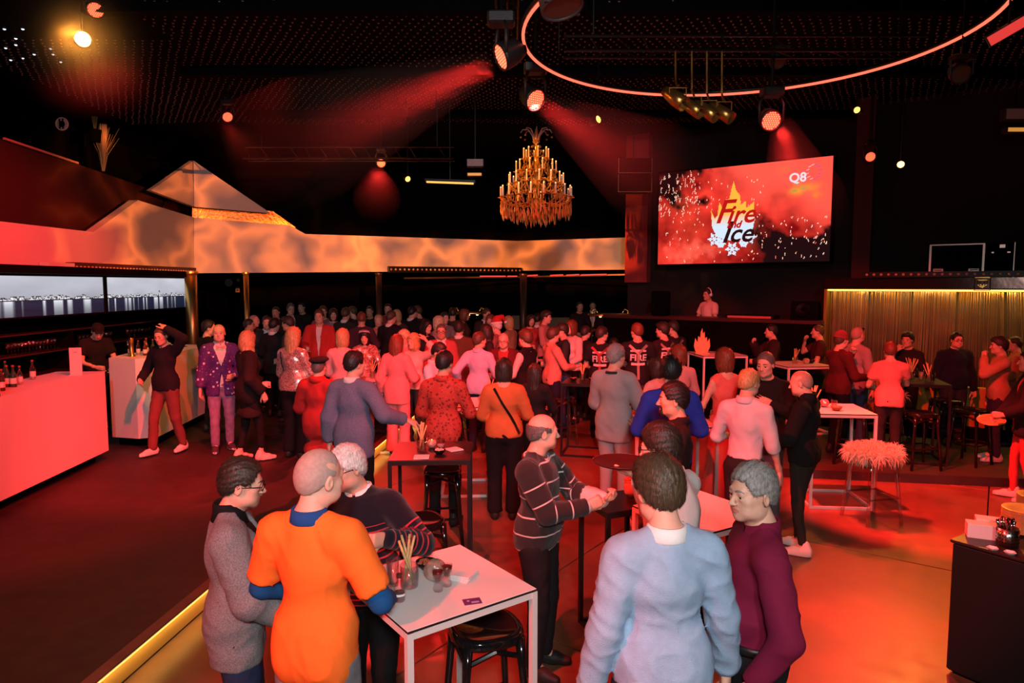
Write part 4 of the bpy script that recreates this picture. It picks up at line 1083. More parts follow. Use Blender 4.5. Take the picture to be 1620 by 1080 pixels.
cux = np.array([cu_[0],cu_[1],0]); fr = MB(); s_ = .10
for a_, b_ in (((-1,-1),(1,-1)),((1,-1),(1,1)),((1,1),(-1,1)),((-1,1),(-1,-1))): fr.bar(cux*a_[0]*s_+zs_*a_[1]*s_, cux*b_[0]*s_+zs_*b_[1]*s_, .012)
fr.build('border', M_GOLD, em); mk = MB()
for pl in ([(-.6,.6),(-.6,-.1),(0,-.6),(.6,-.1),(.6,.6),(-.6,.6)],[(-.25,.3),(-.25,.0),(0,-.55)],[(.25,.3),(.25,.0),(0,-.55)]):
    for a_, b_ in zip(pl, pl[1:]): mk.bar(cux*a_[0]*s_+zs_*a_[1]*s_, cux*b_[0]*s_+zs_*b_[1]*s_, .012)
mk.build('monogram', M_GOLD, em)
fcs = thing('flight_case', 'black flight case with metal edges standing above the curtain', 'case', tuple(onplane(1512,428,CA+cn*.2,CB+cn*.2)))
fcs.location.z = 2.66; fcs.rotation_euler = (0,0,math.atan2(cu_[1],cu_[0])); _fd = math.hypot(*fcs.location[:2])
MB().box(-.36,.36,.0,.55,.02,.52).build('body', M_BLACK, fcs)
for a_, b_ in (((-.36,0),(-.36,.53)),((.36,0),(.36,.53))): MB().bar((a_[0],-.01,a_[1]+.02),(b_[0],-.01,b_[1]),.03).build('edge_rail', mat('case_alu', (.75,.6,.55), .35, .6), fcs)
MB().bar((-.37,-.01,.53),(.37,-.01,.53),.02).build('edge_rail', mat('case_alu', (.75,.6,.55), .35, .6), fcs)
for x_ in (-.24,.24):
    hd = MB().bev(x_-.075,x_+.075,-.02,0,.06,.15,.01).build('handle_dish', mat('case_alu', (.75,.6,.55), .35, .6), fcs)
    MB().box(x_-.055,x_+.055,-.026,-.019,.085,.10).build('handle', M_BLACK, hd); MB().box(x_-.055,x_+.055,-.026,-.019,.115,.13).build('grip', M_BLACK, hd)
rk = thing('equipment_rack', 'tall narrow black rack with tiny lamps beside the flight case', 'rack', (fcs.location.x+cu_[0]*.58, fcs.location.y+cu_[1]*.58, 2.66)); rk.rotation_euler = fcs.rotation_euler
MB().box(-.17,.17,0,.5,0,.54).build('body', M_BLACK, rk); MB().bar((.17,-.01,0),(.17,-.01,.54),.012).build('edge_rail', mat('case_alu', (.75,.6,.55), .35, .6), rk)
for q_ in ((-.02,.05,.46,.51),(-.12,-.09,.38,.40),(.08,.12,.38,.40)): MB().box(q_[0],q_[1],-.008,0,q_[2],q_[3]).build('indicator', mat('indicator', (.5,.4,.35), .5, emit=(.8,.55,.5), estr=.35), rk)

# DJ stage and booth
DZ = .70
struct(stage_box(MB(), -.8, 4.2, -1.3, .5, .0, DZ).build('stage_floor', M_BLACK))
bt = thing('dj_booth', 'wide black DJ booth below the LED wall', 'booth', tuple(stage_pt(.9,-1.2,DZ)))
mb = stage_box(MB(), -.6, 3.6, -1.25, -1.15, DZ, 1.86); mb.v = [q-M_INV(bt) for q in mb.v]; mb.build('front_panel', M_BLACK, bt)
mb = stage_box(MB(), -.65, 3.65, -1.28, -.65, 1.86, 1.92); mb.v = [q-M_INV(bt) for q in mb.v]; mb.build('worktop', mat('booth_top', (.05,.012,.012), .4), bt)
for t0 in (-.6, 3.5):
    mb = stage_box(MB(), t0, t0+.1, -1.15, -.67, DZ, 1.86); mb.v = [q-M_INV(bt) for q in mb.v]; mb.build('side_panel', M_BLACK, bt)
def on_booth(name, lab, cat, px, py, build):
    p = onplane(px, py, SA-sn*.97, SB-sn*.97); t = thing(name, lab, cat, (p[0],p[1],1.92)); t.rotation_euler = (0,0,math.atan2(su[1],su[0])); build(t)
def mon(t):
    V = MB(); V.prism([(-.2,0),(.22,0),(.10,.30),(-.16,.34)], -.22, .22, R=rot_z(math.pi/2) @ rot_x(math.pi/2)); V.build('cabinet', M_BLACK, t)
    MB().lathe([(0,.0),(.05,.01),(.11,.045),(.12,.05)], 16, R=rot_y(.0) @ rot_x(math.pi/2-.3), o=(0,-.17,.17)).build('cone', M_METALBLK, t)
on_booth('stage_monitor', 'wedge shaped black stage monitor with a yellow lit top at the right of the booth', 'speaker', 1275, 505, mon)
on_booth('stage_monitor', 'slim black speaker on the booth left of the DJ', 'speaker', 1045, 495, lambda t: (MB().bev(-.16,.16,-.14,.14,0,.5,.03).build('cabinet', M_BLACK, t), MB().lathe([(.1,0),(.06,-.03),(0,-.02)],16,R=rot_x(math.pi/2),o=(0,-.145,.2)).build('cone', M_METALBLK, t)))
on_booth('mixing_deck', 'low black mixing deck with a red lit edge on the booth', 'mixer', 1190, 505, lambda t: (MB().bev(-.45,.45,-.2,.2,0,.07,.01).build('chassis', M_METALBLK, t), MB().box(-.4,.4,-.205,-.2,.01,.05).build('light_edge', mat('red_edge', (.3,.02,.02), .5, emit=(1.,.05,.04), estr=.25), t)))
# ---------------------------------------------------------------- the bar on the left
VA, VB = aty(0, 470, 10.3)[:2], aty(297, 470, 15.6)[:2]
vu = (VB-VA)/np.linalg.norm(VB-VA)
def city(w, h, seed, split):
    u, v = np.meshgrid((np.arange(w)+.5)/w, (np.arange(h)+.5)/h); r = np.random.RandomState(seed)
    sky = np.clip(.75-.55*v + (fbm(w,h,4,2,seed)-.5)*.5, 0, 1)[...,None]
    img = lin((120,124,140))*(1-sky) + lin((215,216,226))*sky
    hz = .60; sk = hz - .03 - .05*vnoise(w,1,40,1,seed+1)[0] - .05*(vnoise(w,1,90,1,seed+2)[0] > .6)
    for px_, hh, ww in split: sk = np.where(np.abs(u[0]-px_) < ww, hz-hh, sk)
    city_ = (v > sk[None]) & (v < hz); tex = r.rand(h,w)
    img[city_] = (lin((245,245,250))*np.clip(tex*1.6-.2,.05,1)[...,None])[city_]
    dark = city_ & (v < sk[None]+.025) & (tex > .45); img[dark] = lin((18,18,22))
    wat = v >= hz; strk = np.clip((vnoise(w,1,60,1,seed+5)[0]-.62)*5, 0, 1)[None]*np.exp(-(v-hz)*4.5)
    wc = lin((26,32,52))*(1.4-(v-hz)*1.6)[...,None]*(.8+.4*vnoise(w,h,12,50,seed+7))[...,None] + lin((235,238,245))*strk[...,None]
    img[wat] = wc[wat]; img[(v > hz) & (v < hz+.02)] = lin((20,22,30))
    return img
for k, (x0, x1, sp) in enumerate(((-260,163,((.66,.20,.004),(.655,.10,.012),(.775,.12,.004))),(167,297,((.60,.18,.006),(.50,.14,.006))))):
    a = onplane(x0,440,VA,VB); b = onplane(x1,440,VA,VB); zt = 2.72-.02; zb = 2.03
    t = thing('video_panel', ['wide bar video panel showing a pale city skyline over water, left half','bar video panel with the skyline nearest the gold column'][k], 'screen', ((a[0]+b[0])/2,(a[1]+b[1])/2,zb))
    w = int(np.linalg.norm((b-a)[:2])/(.021)); im = city(w, 44, 21+k*8, sp)
    A_ = np.array([a[0],a[1],zt])-M_INV(t); B_ = np.array([b[0],b[1],zt])-M_INV(t)
    me, m = screen_mesh('picture', A_, B_-A_, np.array([0,0,zb-zt]), im, 'skyline_picture_%d' % k, 1.05); obj('picture', me, m, t)
    fr = MB(); nn = np.array([vu[1],-vu[0],0])
    for p, q in ((A_,B_),(B_,B_+[0,0,zb-zt]),(B_+[0,0,zb-zt],A_+[0,0,zb-zt]),(A_+[0,0,zb-zt],A_)): fr.bar(np.asarray(p), np.asarray(q), .03)
    fr.build('frame', M_METALBLK, t)
    bk = MB(); off = -nn*.03; bk.add([A_+off,B_+off,B_+off+[0,0,zb-zt],A_+off+[0,0,zb-zt],A_+off*3,B_+off*3,B_+off*3+[0,0,zb-zt],A_+off*3+[0,0,zb-zt]], [(0,1,2,3),(7,6,5,4),(0,4,5,1),(1,5,6,2),(2,6,7,3),(3,7,4,0)]); bk.build('housing', M_BLACK, t)
# LED battens under the fascia
def batten(A, B, z, h, n_, label, lab_m, proj=.16, white_end=False):
    A = np.asarray(A); B = np.asarray(B); c = (A+B)/2; L = np.linalg.norm(B-A); u_ = (B-A)/L
    t = thing('led_bar', label, 'light bar', (c[0],c[1],z)); t.rotation_euler = (0,0,math.atan2(u_[1],u_[0]))
    MB().box(-L/2,L/2,-proj/2,proj/2,0,h).build('housing', lab_m, t)
    if white_end: MB().box(-L/2-.6,-L/2,-proj/2,proj/2,.05,h-.02).build('end_box', M_WHITEPANEL, t)
    lm = MB().lathe([(0,-.02),(.02,-.012),(.028,0),(.028,.01)], 10, R=rot_x(-math.pi/2)).mesh('lens'); 
    for k in range(n_): obj('lens', lm, mat('lens_glass', (.75,.55,.4), .15, .4), t, (-L/2+L*(k+.5)/n_, -proj/2-.004, h*.5))
    return t
FA = onplane(100,412,LA,LB); FB = onplane(297,428,LA,LB)
n_in = np.array([vu[1],-vu[0]])
batten(FA[:2]+n_in*.12, FB[:2]+n_in*.12, 2.76, .17, 40, 'long red tinted LED batten above the bar video wall', mat('batten_red', (.05,.008,.008), .35), white_end=True)
FA = onplane(612,430,BC,BD); FB = onplane(820,430,BC,BD); nb_ = np.array([(BD-BC)[1],-(BD-BC)[0]]); nb_ = nb_/np.linalg.norm(nb_)
batten(FA[:2]+nb_*.15, FB[:2]+nb_*.15, 2.86, .16, 32, 'black LED batten at the foot of the white fascia behind the chandelier', M_METALBLK)
# neon tubes under the far fascia
for k, (x0,x1) in enumerate(((760,800),(803,818),(832,850),(870,890),(895,915),(918,958))):
    a = onplane(x0,437-k*.4,BD,BE) if x0 > 820 else onplane(x0,437,BC,BD); b = onplane(x1,436-k*.4,BD,BE) if x0 > 820 else onplane(x1,437,BC,BD)
    o = MB().tube([a+np.array([0,-.2,0]), b+np.array([0,-.2,0])], .018, 6).build('neon_tube', mat('neon_red', (.3,.02,.02), .4, emit=(1.,.07,.06), estr=1.1)); tag(o, ['short red neon tube under the fascia right of the pillar','red neon stub left of the pillar','small red neon tube just right of the pillar','red neon tube, third right of the pillar','red neon tube, second from the fascia end','long red neon tube nearest the fascia end'][k], 'neon tube', 'red neon tubes under the fascia')
gr = MB(); a = onplane(640,440,BC,BD)+np.array([0,-.1,0]); b = onplane(820,438,BC,BD)+np.array([0,-.1,0]); c = onplane(1000,434,BD,BE)+np.array([0,-.1,0]); gr.bar(a,b,.05,.04).bar(b,c,.05,.04)
tag(gr.build('lighting_rail', mat('rail_bronze', (.30,.16,.06), .4, .7)), 'bronze lighting rail running under the rear fascia', 'rail')

# counters
BZ = .30
c0, c1 = atz(0,793,BZ), atz(172,712,BZ); cd = unit((c1-c0)*np.array([1,1,0])); cn2 = np.array([-cd[1],cd[0],0]); cn2 = cn2 if cn2[0] < 0 else -cn2
cs = c1-cd*6.5; TOPZ = aty(164.6,587,c1[1])[2]
ct = thing('bar_counter', 'long white bar counter washed in red, with a recessed base', 'counter', (c1[0],c1[1],PZ))
def cbx(o0, o1, s0, s1, z0, z1):
    V = [c1*np.array([1,1,0]) + cd*s + cn2*o + np.array([0,0,z]) - M_INV(ct) for z in (z0,z1) for s,o in ((s0,o0),(s1,o0),(s1,o1),(s0,o1))]
    return MB().add(V, [(3,2,1,0),(4,5,6,7),(0,1,5,4),(1,2,6,5),(2,3,7,6),(3,0,4,7)])
cbx(0,.04,-6.5,0,BZ,TOPZ-.04).build('front_panel', M_WHITEBAR, ct)
cbx(.0,.62,-6.5,.0,TOPZ-.04,TOPZ).build('worktop', M_WHITEBAR, ct)
cbx(.04,.62,-.04,0,BZ,TOPZ-.04).build('end_panel', M_WHITEBAR, ct)
cbx(.12,.60,-6.4,-.12,PZ,BZ).build('plinth', M_BLACK, ct)
cbx(.58,.62,-6.5,-.04,BZ,TOPZ-.04).build('back_panel', M_BLACK, ct)
d0, d1, d2 = [atz(*q,BZ) for q in ((178,691),(250,691),(334,648))]; TZ2 = aty(225,566,d1[1])[2]
b2 = thing('bar_counter', 'faceted white bar counter where the barman works', 'counter', (d1[0],d1[1],PZ)); 
def face(name, p, q, th, m):
    u_ = unit((q-p)*np.array([1,1,0])); n_ = np.array([-u_[1],u_[0],0]); n_ = n_ if np.dot(n_,p) > 0 else -n_
    P = [p*np.array([1,1,0]), q*np.array([1,1,0]), q*np.array([1,1,0])+n_*th, p*np.array([1,1,0])+n_*th]
    V = [v + np.array([0,0,z]) - M_INV(b2) for z in (BZ,TZ2-.05) for v in P]; MB().add(V, [(3,2,1,0),(4,5,6,7),(0,1,5,4),(1,2,6,5),(2,3,7,6),(3,0,4,7)]).build(name, m, b2)
dm = d0*.36+d1*.64 + np.array([0,.0,0]); dm = np.array([dm[0]+.02, dm[1]-.12, 0])
face('front_panel', d0, dm, .05, M_WHITEBAR); face('corner_panel', dm, d1, .05, M_WHITEBAR); face('side_panel', d1, d2, .05, M_WHITEBAR)
top = [d0[:2], dm[:2], d1[:2], d2[:2], d2[:2]+np.array([-.75,.1]), d1[:2]+np.array([-.70,.75]), d0[:2]+np.array([-.1,.62])]
MB().prism([tuple(p-np.array(b2.location)[:2]) for p in top], TZ2-.05-PZ, TZ2-PZ).build('worktop', M_WHITEBAR, b2)
MB().prism([tuple((p-np.array(b2.location)[:2])*.86+np.array([-.05,.09])) for p in top], 0, BZ-PZ).build('plinth', M_BLACK, b2)
# bottles and bar things
M_GREENGL = mat('bottle_green', (.02,.06,.025), .08, coat=.3); M_BROWNGL = mat('bottle_brown', (.06,.02,.008), .08, coat=.3); M_CLEARGL = glass('clear_glass')
M_LABEL = mat('paper_label', (.7,.62,.55), .7)
def bottle(x, y, z, h, m, label, group=None, lab=True, cap=(.5,.05,.04)):
    t = thing('bottle', label, 'bottle', (x,y,z), random.uniform(0,6), group); r = h*.135
    MB().lathe([(0,.002),(r*.9,0),(r,h*.03),(r,h*.52),(r*.8,h*.62),(r*.38,h*.76),(r*.34,h*.94),(0,h*.945)], 14).build('glass', m, t, True)
    if lab: MB().lathe([(r*1.02,h*.16),(r*1.02,h*.42)], 14).build('paper_label', M_LABEL, t, True)
    MB().lathe([(r*.40,h*.93),(r*.42,h),(0,h*1.005)], 10).build('cap', mat('cap_%02x%02x%02x' % tuple(int(c*255) for c in cap), cap, .4, .3), t)
bs = [(4,628,'b',.24,'small brown bottle at the frame edge of the red counter'),(12,618,'b',.24,'brown bottle second in the row on the red counter'),(20,612,'g',.25,'dark green bottle in the middle of the counter row'),(30,612,'g',.25,'dark green bottle right of the middle of the counter row'),(6,605,'b',.24,'brown bottle at the back of the counter row'),(17,602,'g',.24,'green bottle half hidden at the back of the counter row'),(40,608,'c',.22,'clear flask with a pink label on the red counter'),(60,600,'c',.24,'wide conical clear bottle standing apart near the menu card')]
for px, py, k, h, lb_ in bs:
    p = atz(px, py, TOPZ); p = p if p[0] < -5.4 else p
    bottle(p[0]-.06, p[1], TOPZ, h, {'b':M_BROWNGL,'g':M_GREENGL,'c':M_CLEARGL}[k], lb_, 'bottles on the red bar counter')
p = atz(121,594,TOPZ); mc = thing('menu_card', 'upright red lit menu card on the end of the bar counter', 'menu card', (p[0],p[1],TOPZ), .25)
MB().box(-.07,.07,-.003,.003,.012,.36).build('card', mat('card_pink', (.75,.6,.55), .6), mc); MB().bev(-.08,.08,-.03,.03,0,.014,.003).build('foot', mat('card_pink', (.75,.6,.55), .6), mc)
MB().box(-.02,.02,-.0045,-.003,.30,.305).build('print_line', M_BLACK, mc)
for k, (px, py, mm, h) in enumerate(((203,566,'b',.24),(209,566,'c',.22),(215,564,'g',.25),(220,563,'b',.22),(226,562,'g',.24),(232,561,'b',.24),(238,560,'c',.2))):
    p = atz(px, py, TZ2); bottle(d1[0]-.55+.075*k, d1[1]+.35+.09*(k%3), TZ2, h, {'b':M_BROWNGL,'g':M_GREENGL,'c':M_CLEARGL}[mm], ['brown bottle at the left end of the cluster on the faceted bar','clear bottle, second in the cluster on the faceted bar','green bottle, third in the cluster on the faceted bar','short brown bottle in the middle of the faceted bar cluster','green bottle, fifth in the cluster on the faceted bar','brown bottle close behind the man touching his head','small clear bottle hidden behind the man touching his head'][k], 'bottles on the faceted bar')
p = (d0+d1)/2; tp = thing('beer_tap', 'amber lit beer tap column beside the barman', 'beer tap', (p[0]-.12,p[1]+.22,TZ2)); MB().lathe([(.055,0),(.05,.02),(.032,.04),(.032,.26),(.04,.27),(0,.275)],14).build('column', M_GOLD, tp, True); MB().tube([(0,0,.22),(0,-.08,.23),(0,-.10,.18)],.01,8).build('spout', M_CHROME, tp, True); MB().bev(-.012,.012,-.05,-.03,.26,.36,.004).build('handle', M_BLACK, tp)
p = aty(277,560,11.6); o = thing('card_stand', 'small red card standing on the bar behind the man touching his head', 'menu card', (d2[0]-.30,d2[1]-.40,TZ2)); MB().box(-.08,.08,-.004,.004,0,.22).build('card', mat('card_pink', (.75,.6,.55), .6), o); MB().bev(-.09,.09,-.03,.03,0,.012,.003).build('foot', M_BLACK, o)
# back bar cabinet with rows of glasses
cab = thing('back_bar', 'black back bar cabinet under the video wall', 'cabinet', (-7.75, 10.5, PZ))
MB().box(-.33,.30,-4.6,4.6,.02,.86).build('body', M_BLACK, cab); MB().box(-.33,.34,-4.65,4.65,.86,.90).build('worktop', mat('back_top', (.03,.02,.018), .3), cab)
for k, zz in enumerate((1.25, 1.58)): MB().box(-.33,.02,-4.6,4.6,zz,zz+.02).build('shelf', mat('shelf_glass', (.05,.04,.04), .15), cab)
for y_ in (-4.6,-1.5,1.5,4.57): MB().box(-.33,.0,y_,y_+.03,.9,1.60).build('upright', M_BLACK, cab)
def stem_glass(): 
    b = MB(); b.lathe([(0,0),(.035,.002),(.034,.005),(.006,.012),(.005,.09),(.03,.11),(.038,.15),(.034,.20),(.032,.20),(.035,.15),(.026,.115),(0,.10)], 10); return b.mesh('glass', True)
_sg = stem_glass(); M_GLASSRED = glass('bar_glass', (.85,.8,.8), .25)
rows = [((15,90),548,14,'stemmed glass in the long row left of the barman'),((128,178),524,9,'stemmed glass in the row behind the barman'),((205,240),520,7,'stemmed glass in the short row near the man touching his head')]
for (xa,xb), py, n_, lb_ in rows:
    for k in range(n_):
        px = xa + (xb-xa)*k/(n_-1); y_ = onplane(px, py, np.array([-7.9,9.]), np.array([-7.85,16.]))
        zr = min((PZ+1.27, PZ+1.60), key=lambda q: abs(q-(y_[2]-.1)))
        tag(obj('stemmed_glass', _sg, M_GLASSRED, None, (-7.92, min(max(y_[1],6.2),15.0), zr)), lb_, 'glass', lb_.replace('stemmed glass in','stemmed glasses in'))
# wall devices right of the gold column, round porthole lamp high on the left
for nm, px, py, lab, bld in (('wall_speaker',362,447,'round pale wall speaker below the fascia',lambda t: (MB().lathe([(0,-.03),(.11,-.03),(.12,-.015),(.12,0)],20,R=rot_x(-math.pi/2)).build('grille', mat('pale_plastic',(.5,.45,.42),.6), t), MB().lathe([(.05,-.034),(.055,-.034)],16,R=rot_x(-math.pi/2)).build('badge', M_METALBLK, t))),
                         ('wall_switch',377,443,'upper of two small white wall boxes beside the round speaker',lambda t: (MB().bev(-.045,.045,-.02,0,-.045,.045,.004).build('plate', mat('pale_plastic',(.5,.45,.42),.6), t), MB().box(-.015,.015,-.024,-.02,-.02,.02).build('rocker', M_WHITEPANEL, t))),
                         ('wall_notice',376,458,'lower small white notice box beside the round speaker',lambda t: (MB().bev(-.06,.06,-.02,0,-.08,.08,.004).build('plate', mat('pale_plastic',(.5,.45,.42),.6), t), MB().box(-.03,.03,-.023,-.02,-.03,.0).build('symbol', M_METALBLK, t)))):
    p = aty(px, py, 20.55); bld(thing(nm, lab, {'wall_speaker':'speaker','wall_switch':'switch','wall_notice':'sign'}[nm], tuple(p)))
p = aty(98,196,13.2); ph = thing('round_vent', 'round white rimmed porthole vent high on the dark wall', 'vent', tuple(p)); a_ = np.arange(24)*2*math.pi/24
MB().tube(np.c_[.115*np.cos(a_), 0*a_, .115*np.sin(a_)], .012, 6, closed=True).build('rim', mat('pale_rim', (.7,.5,.42), .5), ph, True); MB().lathe([(0,0),(.10,0),(.10,.04)], 20, R=rot_x(-math.pi/2)).build('glass', mat('vent_glass', (.45,.42,.42), .3), ph)
for dx in (-.03,.03): MB().box(dx-.008,dx+.008,-.03,-.01,-.09,.09).build('slat', M_BLACK, ph)
MB().tube([(0,.0,0),(0,.3,0),(-9.45-p[0],.3,0)], .06, 10).build('duct', M_BLACK, ph)
# pampas grass on the gallery
for px, py, hh, lab, colr in ((163,272,.95,'bleached pampas grass plume standing on the gallery edge',(.55,.42,.2)),(150,205,1.2,'tall green dry grass fan above the gallery near the amber lamp',(.16,.16,.05))):
    p = onplane(px, py, zl(10.3)+np.array([-.85,0]), LB+np.array([-.85,0])); pg = thing('pampas_grass', lab, 'plant', tuple(p)); r_ = np.random.RandomState(px); st_ = MB(); pl_ = MB()
    MB().lathe([(0,-.25),(.09,-.25),(.12,.0),(.10,.0)], 12).build('pot', M_BLACK, pg)
    for k in range(26):
        a_ = r_.rand()*6.28; sp = r_.uniform(.05,.35); tip = np.array([math.cos(a_)*sp, math.sin(a_)*sp, hh*r_.uniform(.7,1)])
        st_.tube([(0,0,-.1), tip*np.array([.3,.3,.5]), tip], [.006,.005,.002], 4)
        if k < 8 and px == 163:
            tp_ = np.array([math.cos(a_)*.08+.06, math.sin(a_)*.06, hh]); pl_.tube([tp_*.35, tp_*.6, tp_*.85, tp_], [.02,.04,.035,.01], 6)
    st_.build('stems', mat('grass_%d' % px, colr, .7), pg)
    if pl_.n: pl_.build('plumes', mat('grass_%d' % px, colr, .7), pg, True)
# ---------------------------------------------------------------- chandelier
def chandelier(px, py, Y):
    p = aty(px, py, Y); t = thing('chandelier', 'large tiered crystal chandelier glowing amber with candle tubes', 'chandelier', tuple(p))
    r = np.random.RandomState(4)
    M_CRY = mat('amber_crystal', (.80,.38,.10), .15, .5, coat=.5); M_CAN = mat('candle_tube', (.80,.55,.42), .5); M_TIP = mat('candle_tip', (1,.8,.5), .4, emit=(1.,.6,.25), estr=1.2)
    top_z = 5.87-p[2]
    MB().tube([(0,0,1.18),(0,0,top_z)], .008, 6).build('chain', M_METALBLK, t)
    MB().lathe([(0,top_z-.05),(.09,top_z-.04),(.07,top_z)], 14).build('ceiling_rose', M_METALBLK, t)
    MB().lathe([(0,-.12),(.03,-.10),(.08,-.04),(.10,.02),(.05,.10),(.03,.25),(.06,.34),(.035,.45),(.03,.60),(.055,.68),(.03,.78),(.02,.95),(.05,1.02),(.02,1.18),(0,1.2)], 14).build('stem', M_CRY, t, True)
    for ti, (n_, R_, z0, ch) in enumerate(((18,.57,.05,.15),(14,.44,.26,.15),(10,.32,.46,.15),(8,.20,.66,.15))):
        for k in range(n_):
            a = 2*math.pi*k/n_ + ti*.3; c, s = math.cos(a), math.sin(a); q = lambda rr, z: (rr*c, rr*s, z)
            ar = MB().tube([q(.04,z0+.04), q(R_*.35,z0-.06), q(R_*.7,z0-.08), q(R_*.93,z0-.02), q(R_,z0+.03)], .011, 5).build('arm', M_CRY, t, True)
            MB().lathe([(.0,z0+.02),(.045,z0+.04),(.05,z0+.05),(.012,z0+.055)], 8, o=q(R_,0)).build('drip_pan', M_CRY, ar)
            MB().lathe([(.014,z0+.05),(.014,z0+.05+ch)], 6, o=q(R_,0), cap=True).build('candle', M_CAN, ar)
            MB().sphere(q(R_,z0+.05+ch+.012), .013, 6).build('candle_tip', M_TIP, ar)
    cr = MB()
    def drop(c, l, w): cr.add([(c[0],c[1],c[2]), (c[0]+w,c[1],c[2]-l*.65), (c[0],c[1]+w,c[2]-l*.65), (c[0]-w,c[1],c[2]-l*.65), (c[0],c[1]-w,c[2]-l*.65), (c[0],c[1],c[2]-l)], [(0,1,2),(0,2,3),(0,3,4),(0,4,1),(5,2,1),(5,3,2),(5,4,3),(5,1,4)])
    for R_, z0, n_, ln in ((.57,.02,54,.20),(.54,-.05,50,.22),(.46,.20,44,.17),(.42,-.10,40,.20),(.30,-.14,28,.2),(.34,.40,34,.16),(.22,.60,26,.15),(.18,-.17,16,.2),(.08,-.16,8,.22)):
        for k in range(n_):
            a = 2*math.pi*(k+r.rand()*.4)/n_; drop((R_*math.cos(a), R_*math.sin(a), z0+r.uniform(-.03,.03)), ln*r.uniform(.5,1.1), r.uniform(.010,.02))
    for ti, (R0, z0, R1, z1) in enumerate(((.57,.05,.44,.24),(.44,.26,.32,.44),(.32,.46,.20,.64),(.20,.68,.05,1.0))):
        for k in range(18):
            a = 2*math.pi*k/18
            for q in np.linspace(0,1,7): rr = R0+(R1-R0)*q; drop((rr*math.cos(a), rr*math.sin(a), z0+(z1-z0)*q-.05*math.sin(q*math.pi)), .035, .011)
    o = cr.build('crystal_drops', M_CRY, t); o['kind'] = 'stuff'
    for k in range(8):
        a = 2*math.pi*k/8; c, s = math.cos(a), math.sin(a); q = lambda rr, z: (rr*c, rr*s, z)
        f = MB().tube([q(.03,.95), q(.06,1.08), q(.13,1.17), q(.22,1.17), q(.25,1.12)], [.012,.012,.010,.008,.006], 6).build('plume_arm', mat('clear_crystal', (.75,.5,.45), .1, .3), t, True)
        MB().sphere(q(.25,1.05), .018, 6).build('bead', M_CRY, f)
chandelier(848, 322, 11.2)

# ---------------------------------------------------------------- red light ring
RC, RR, RZ = np.array([2.10,6.37]), 2.0, 4.80
rg = thing('light_ring', 'huge glowing red neon ring hanging under the ceiling', 'light ring', (RC[0],RC[1],RZ)); a_ = np.arange(96)*2*math.pi/96
MB().tube(np.c_[RR*np.cos(a_), RR*np.sin(a_), 0*a_], .014, 8, closed=True).build('neon_tube', mat('ring_glow', (.4,.02,.02), .4, emit=(1.,.135,.075), estr=1.9), rg, True)
MB().tube(np.c_[(RR+.01)*np.cos(a_), (RR+.01)*np.sin(a_), 0*a_+.035], .022, 6, closed=True).build('ring_profile', M_METALBLK, rg, True)
for k in range(6):
    a = k*math.pi/3+.4; MB().tube([(RR*math.cos(a),RR*math.sin(a),.05),(RR*math.cos(a),RR*math.sin(a),5.88-RZ)], .006, 5).build('hanger', M_METALBLK, rg)
# ---------------------------------------------------------------- stage lights
def basis(d):
    d = unit(d); x = unit(np.cross([0,0,1.], d)) if abs(d[2]) < .98 else np.array([1.,0,0]); y = np.cross(d, x); return np.stack([x,y,d],1)
M_LENSRED = mat('lens_red_glow', (.3,.02,.02), .3, emit=(1.,.030,.02), estr=1.3); M_DOT = mat('led_dot', (.9,.6,.4), .3, emit=(1.,.24,.09), estr=1.25)
M_FIXT = mat('fixture_black', (.012,.011,.011), .45, bump=.1, bscale=60)
def moving_head(loc, d, r, label, big=True, drop=True):
    t = thing('moving_head_light', label, 'stage light', tuple(loc)); B = basis(d)
    h = MB().lathe([(0,-r*2.1),(r*.55,-r*2.1),(r*.95,-r*1.3),(r*1.12,-r*.2),(r*1.12,.012),(r*.98,.012),(r*.96,-.01)], 20, R=B).build('head', M_FIXT, t, True)
    MB().lathe([(0,.0),(r*.97,.0)], 20, R=B).build('lens', M_LENSRED, h)
    dots = MB(); dm_ = .10*r
    for i in range(-4,5):
        for j in range(-4,5):
            x, y = (i+.5*(j%2))*r*.235, j*r*.204
            if math.hypot(x,y) < r*.92: dots.lathe([(0,.008),(dm_*.7,.006),(dm_,.001)], 6, R=B, o=B @ np.array([x,y,0]))
    o = dots.build('led_dots', M_DOT, h); o['kind'] = 'stuff'
    up = min(r*3.4, 5.86-loc[2]-.02); ax = B[:,0]
    for sgn in (-1,1): MB().tube([ax*sgn*r*1.2, ax*sgn*r*1.25+np.array([0,0,up*.5]), ax*sgn*r*.9+np.array([0,0,up*.72])], r*.14, 6).build('yoke_arm', M_FIXT, t, True)
    MB().bev(-r*1.1,r*1.1,-r*.8,r*.8,up*.70,up,.02).build('base', M_FIXT, t)
    MB().tube([(0,0,up),(0,0,5.88-loc[2])], .018, 6).build('hanger', M_METALBLK, t); return t
def lamp_px(key, px, py, Y): p = aty(px, py, Y); return p
moving_head(aty(793,90,6.6), (-.80,-.28,-.42), .118, 'large red moving head light left of the neon ring, beam to the left')
moving_head(aty(847,158,7.6), (.50,-.62,-.55), .115, 'red moving head light just above the chandelier, tilted right')
moving_head(aty(1220,191,7.6), (.0,-.80,-.45), .105, 'red moving head light over the LED wall facing the camera')
for px, py, Y, r, d, lb_ in ((603,258,12.2,.075,(.1,-.8,-.35),'small red spot glowing over the middle of the white fascia'),(360,185,11.8,.085,(.5,-.65,-.5),'small red spot high above the white peak'),(1377,248,10.9,.075,(-.2,-.8,-.3),'small red spot on the dark wall right of the LED wall'),(151,16,8.2,.085,(.35,-.7,-.5),'small red spot in the upper left corner above the amber lamp')):
    moving_head(aty(px,py,Y), d, r, lb_)
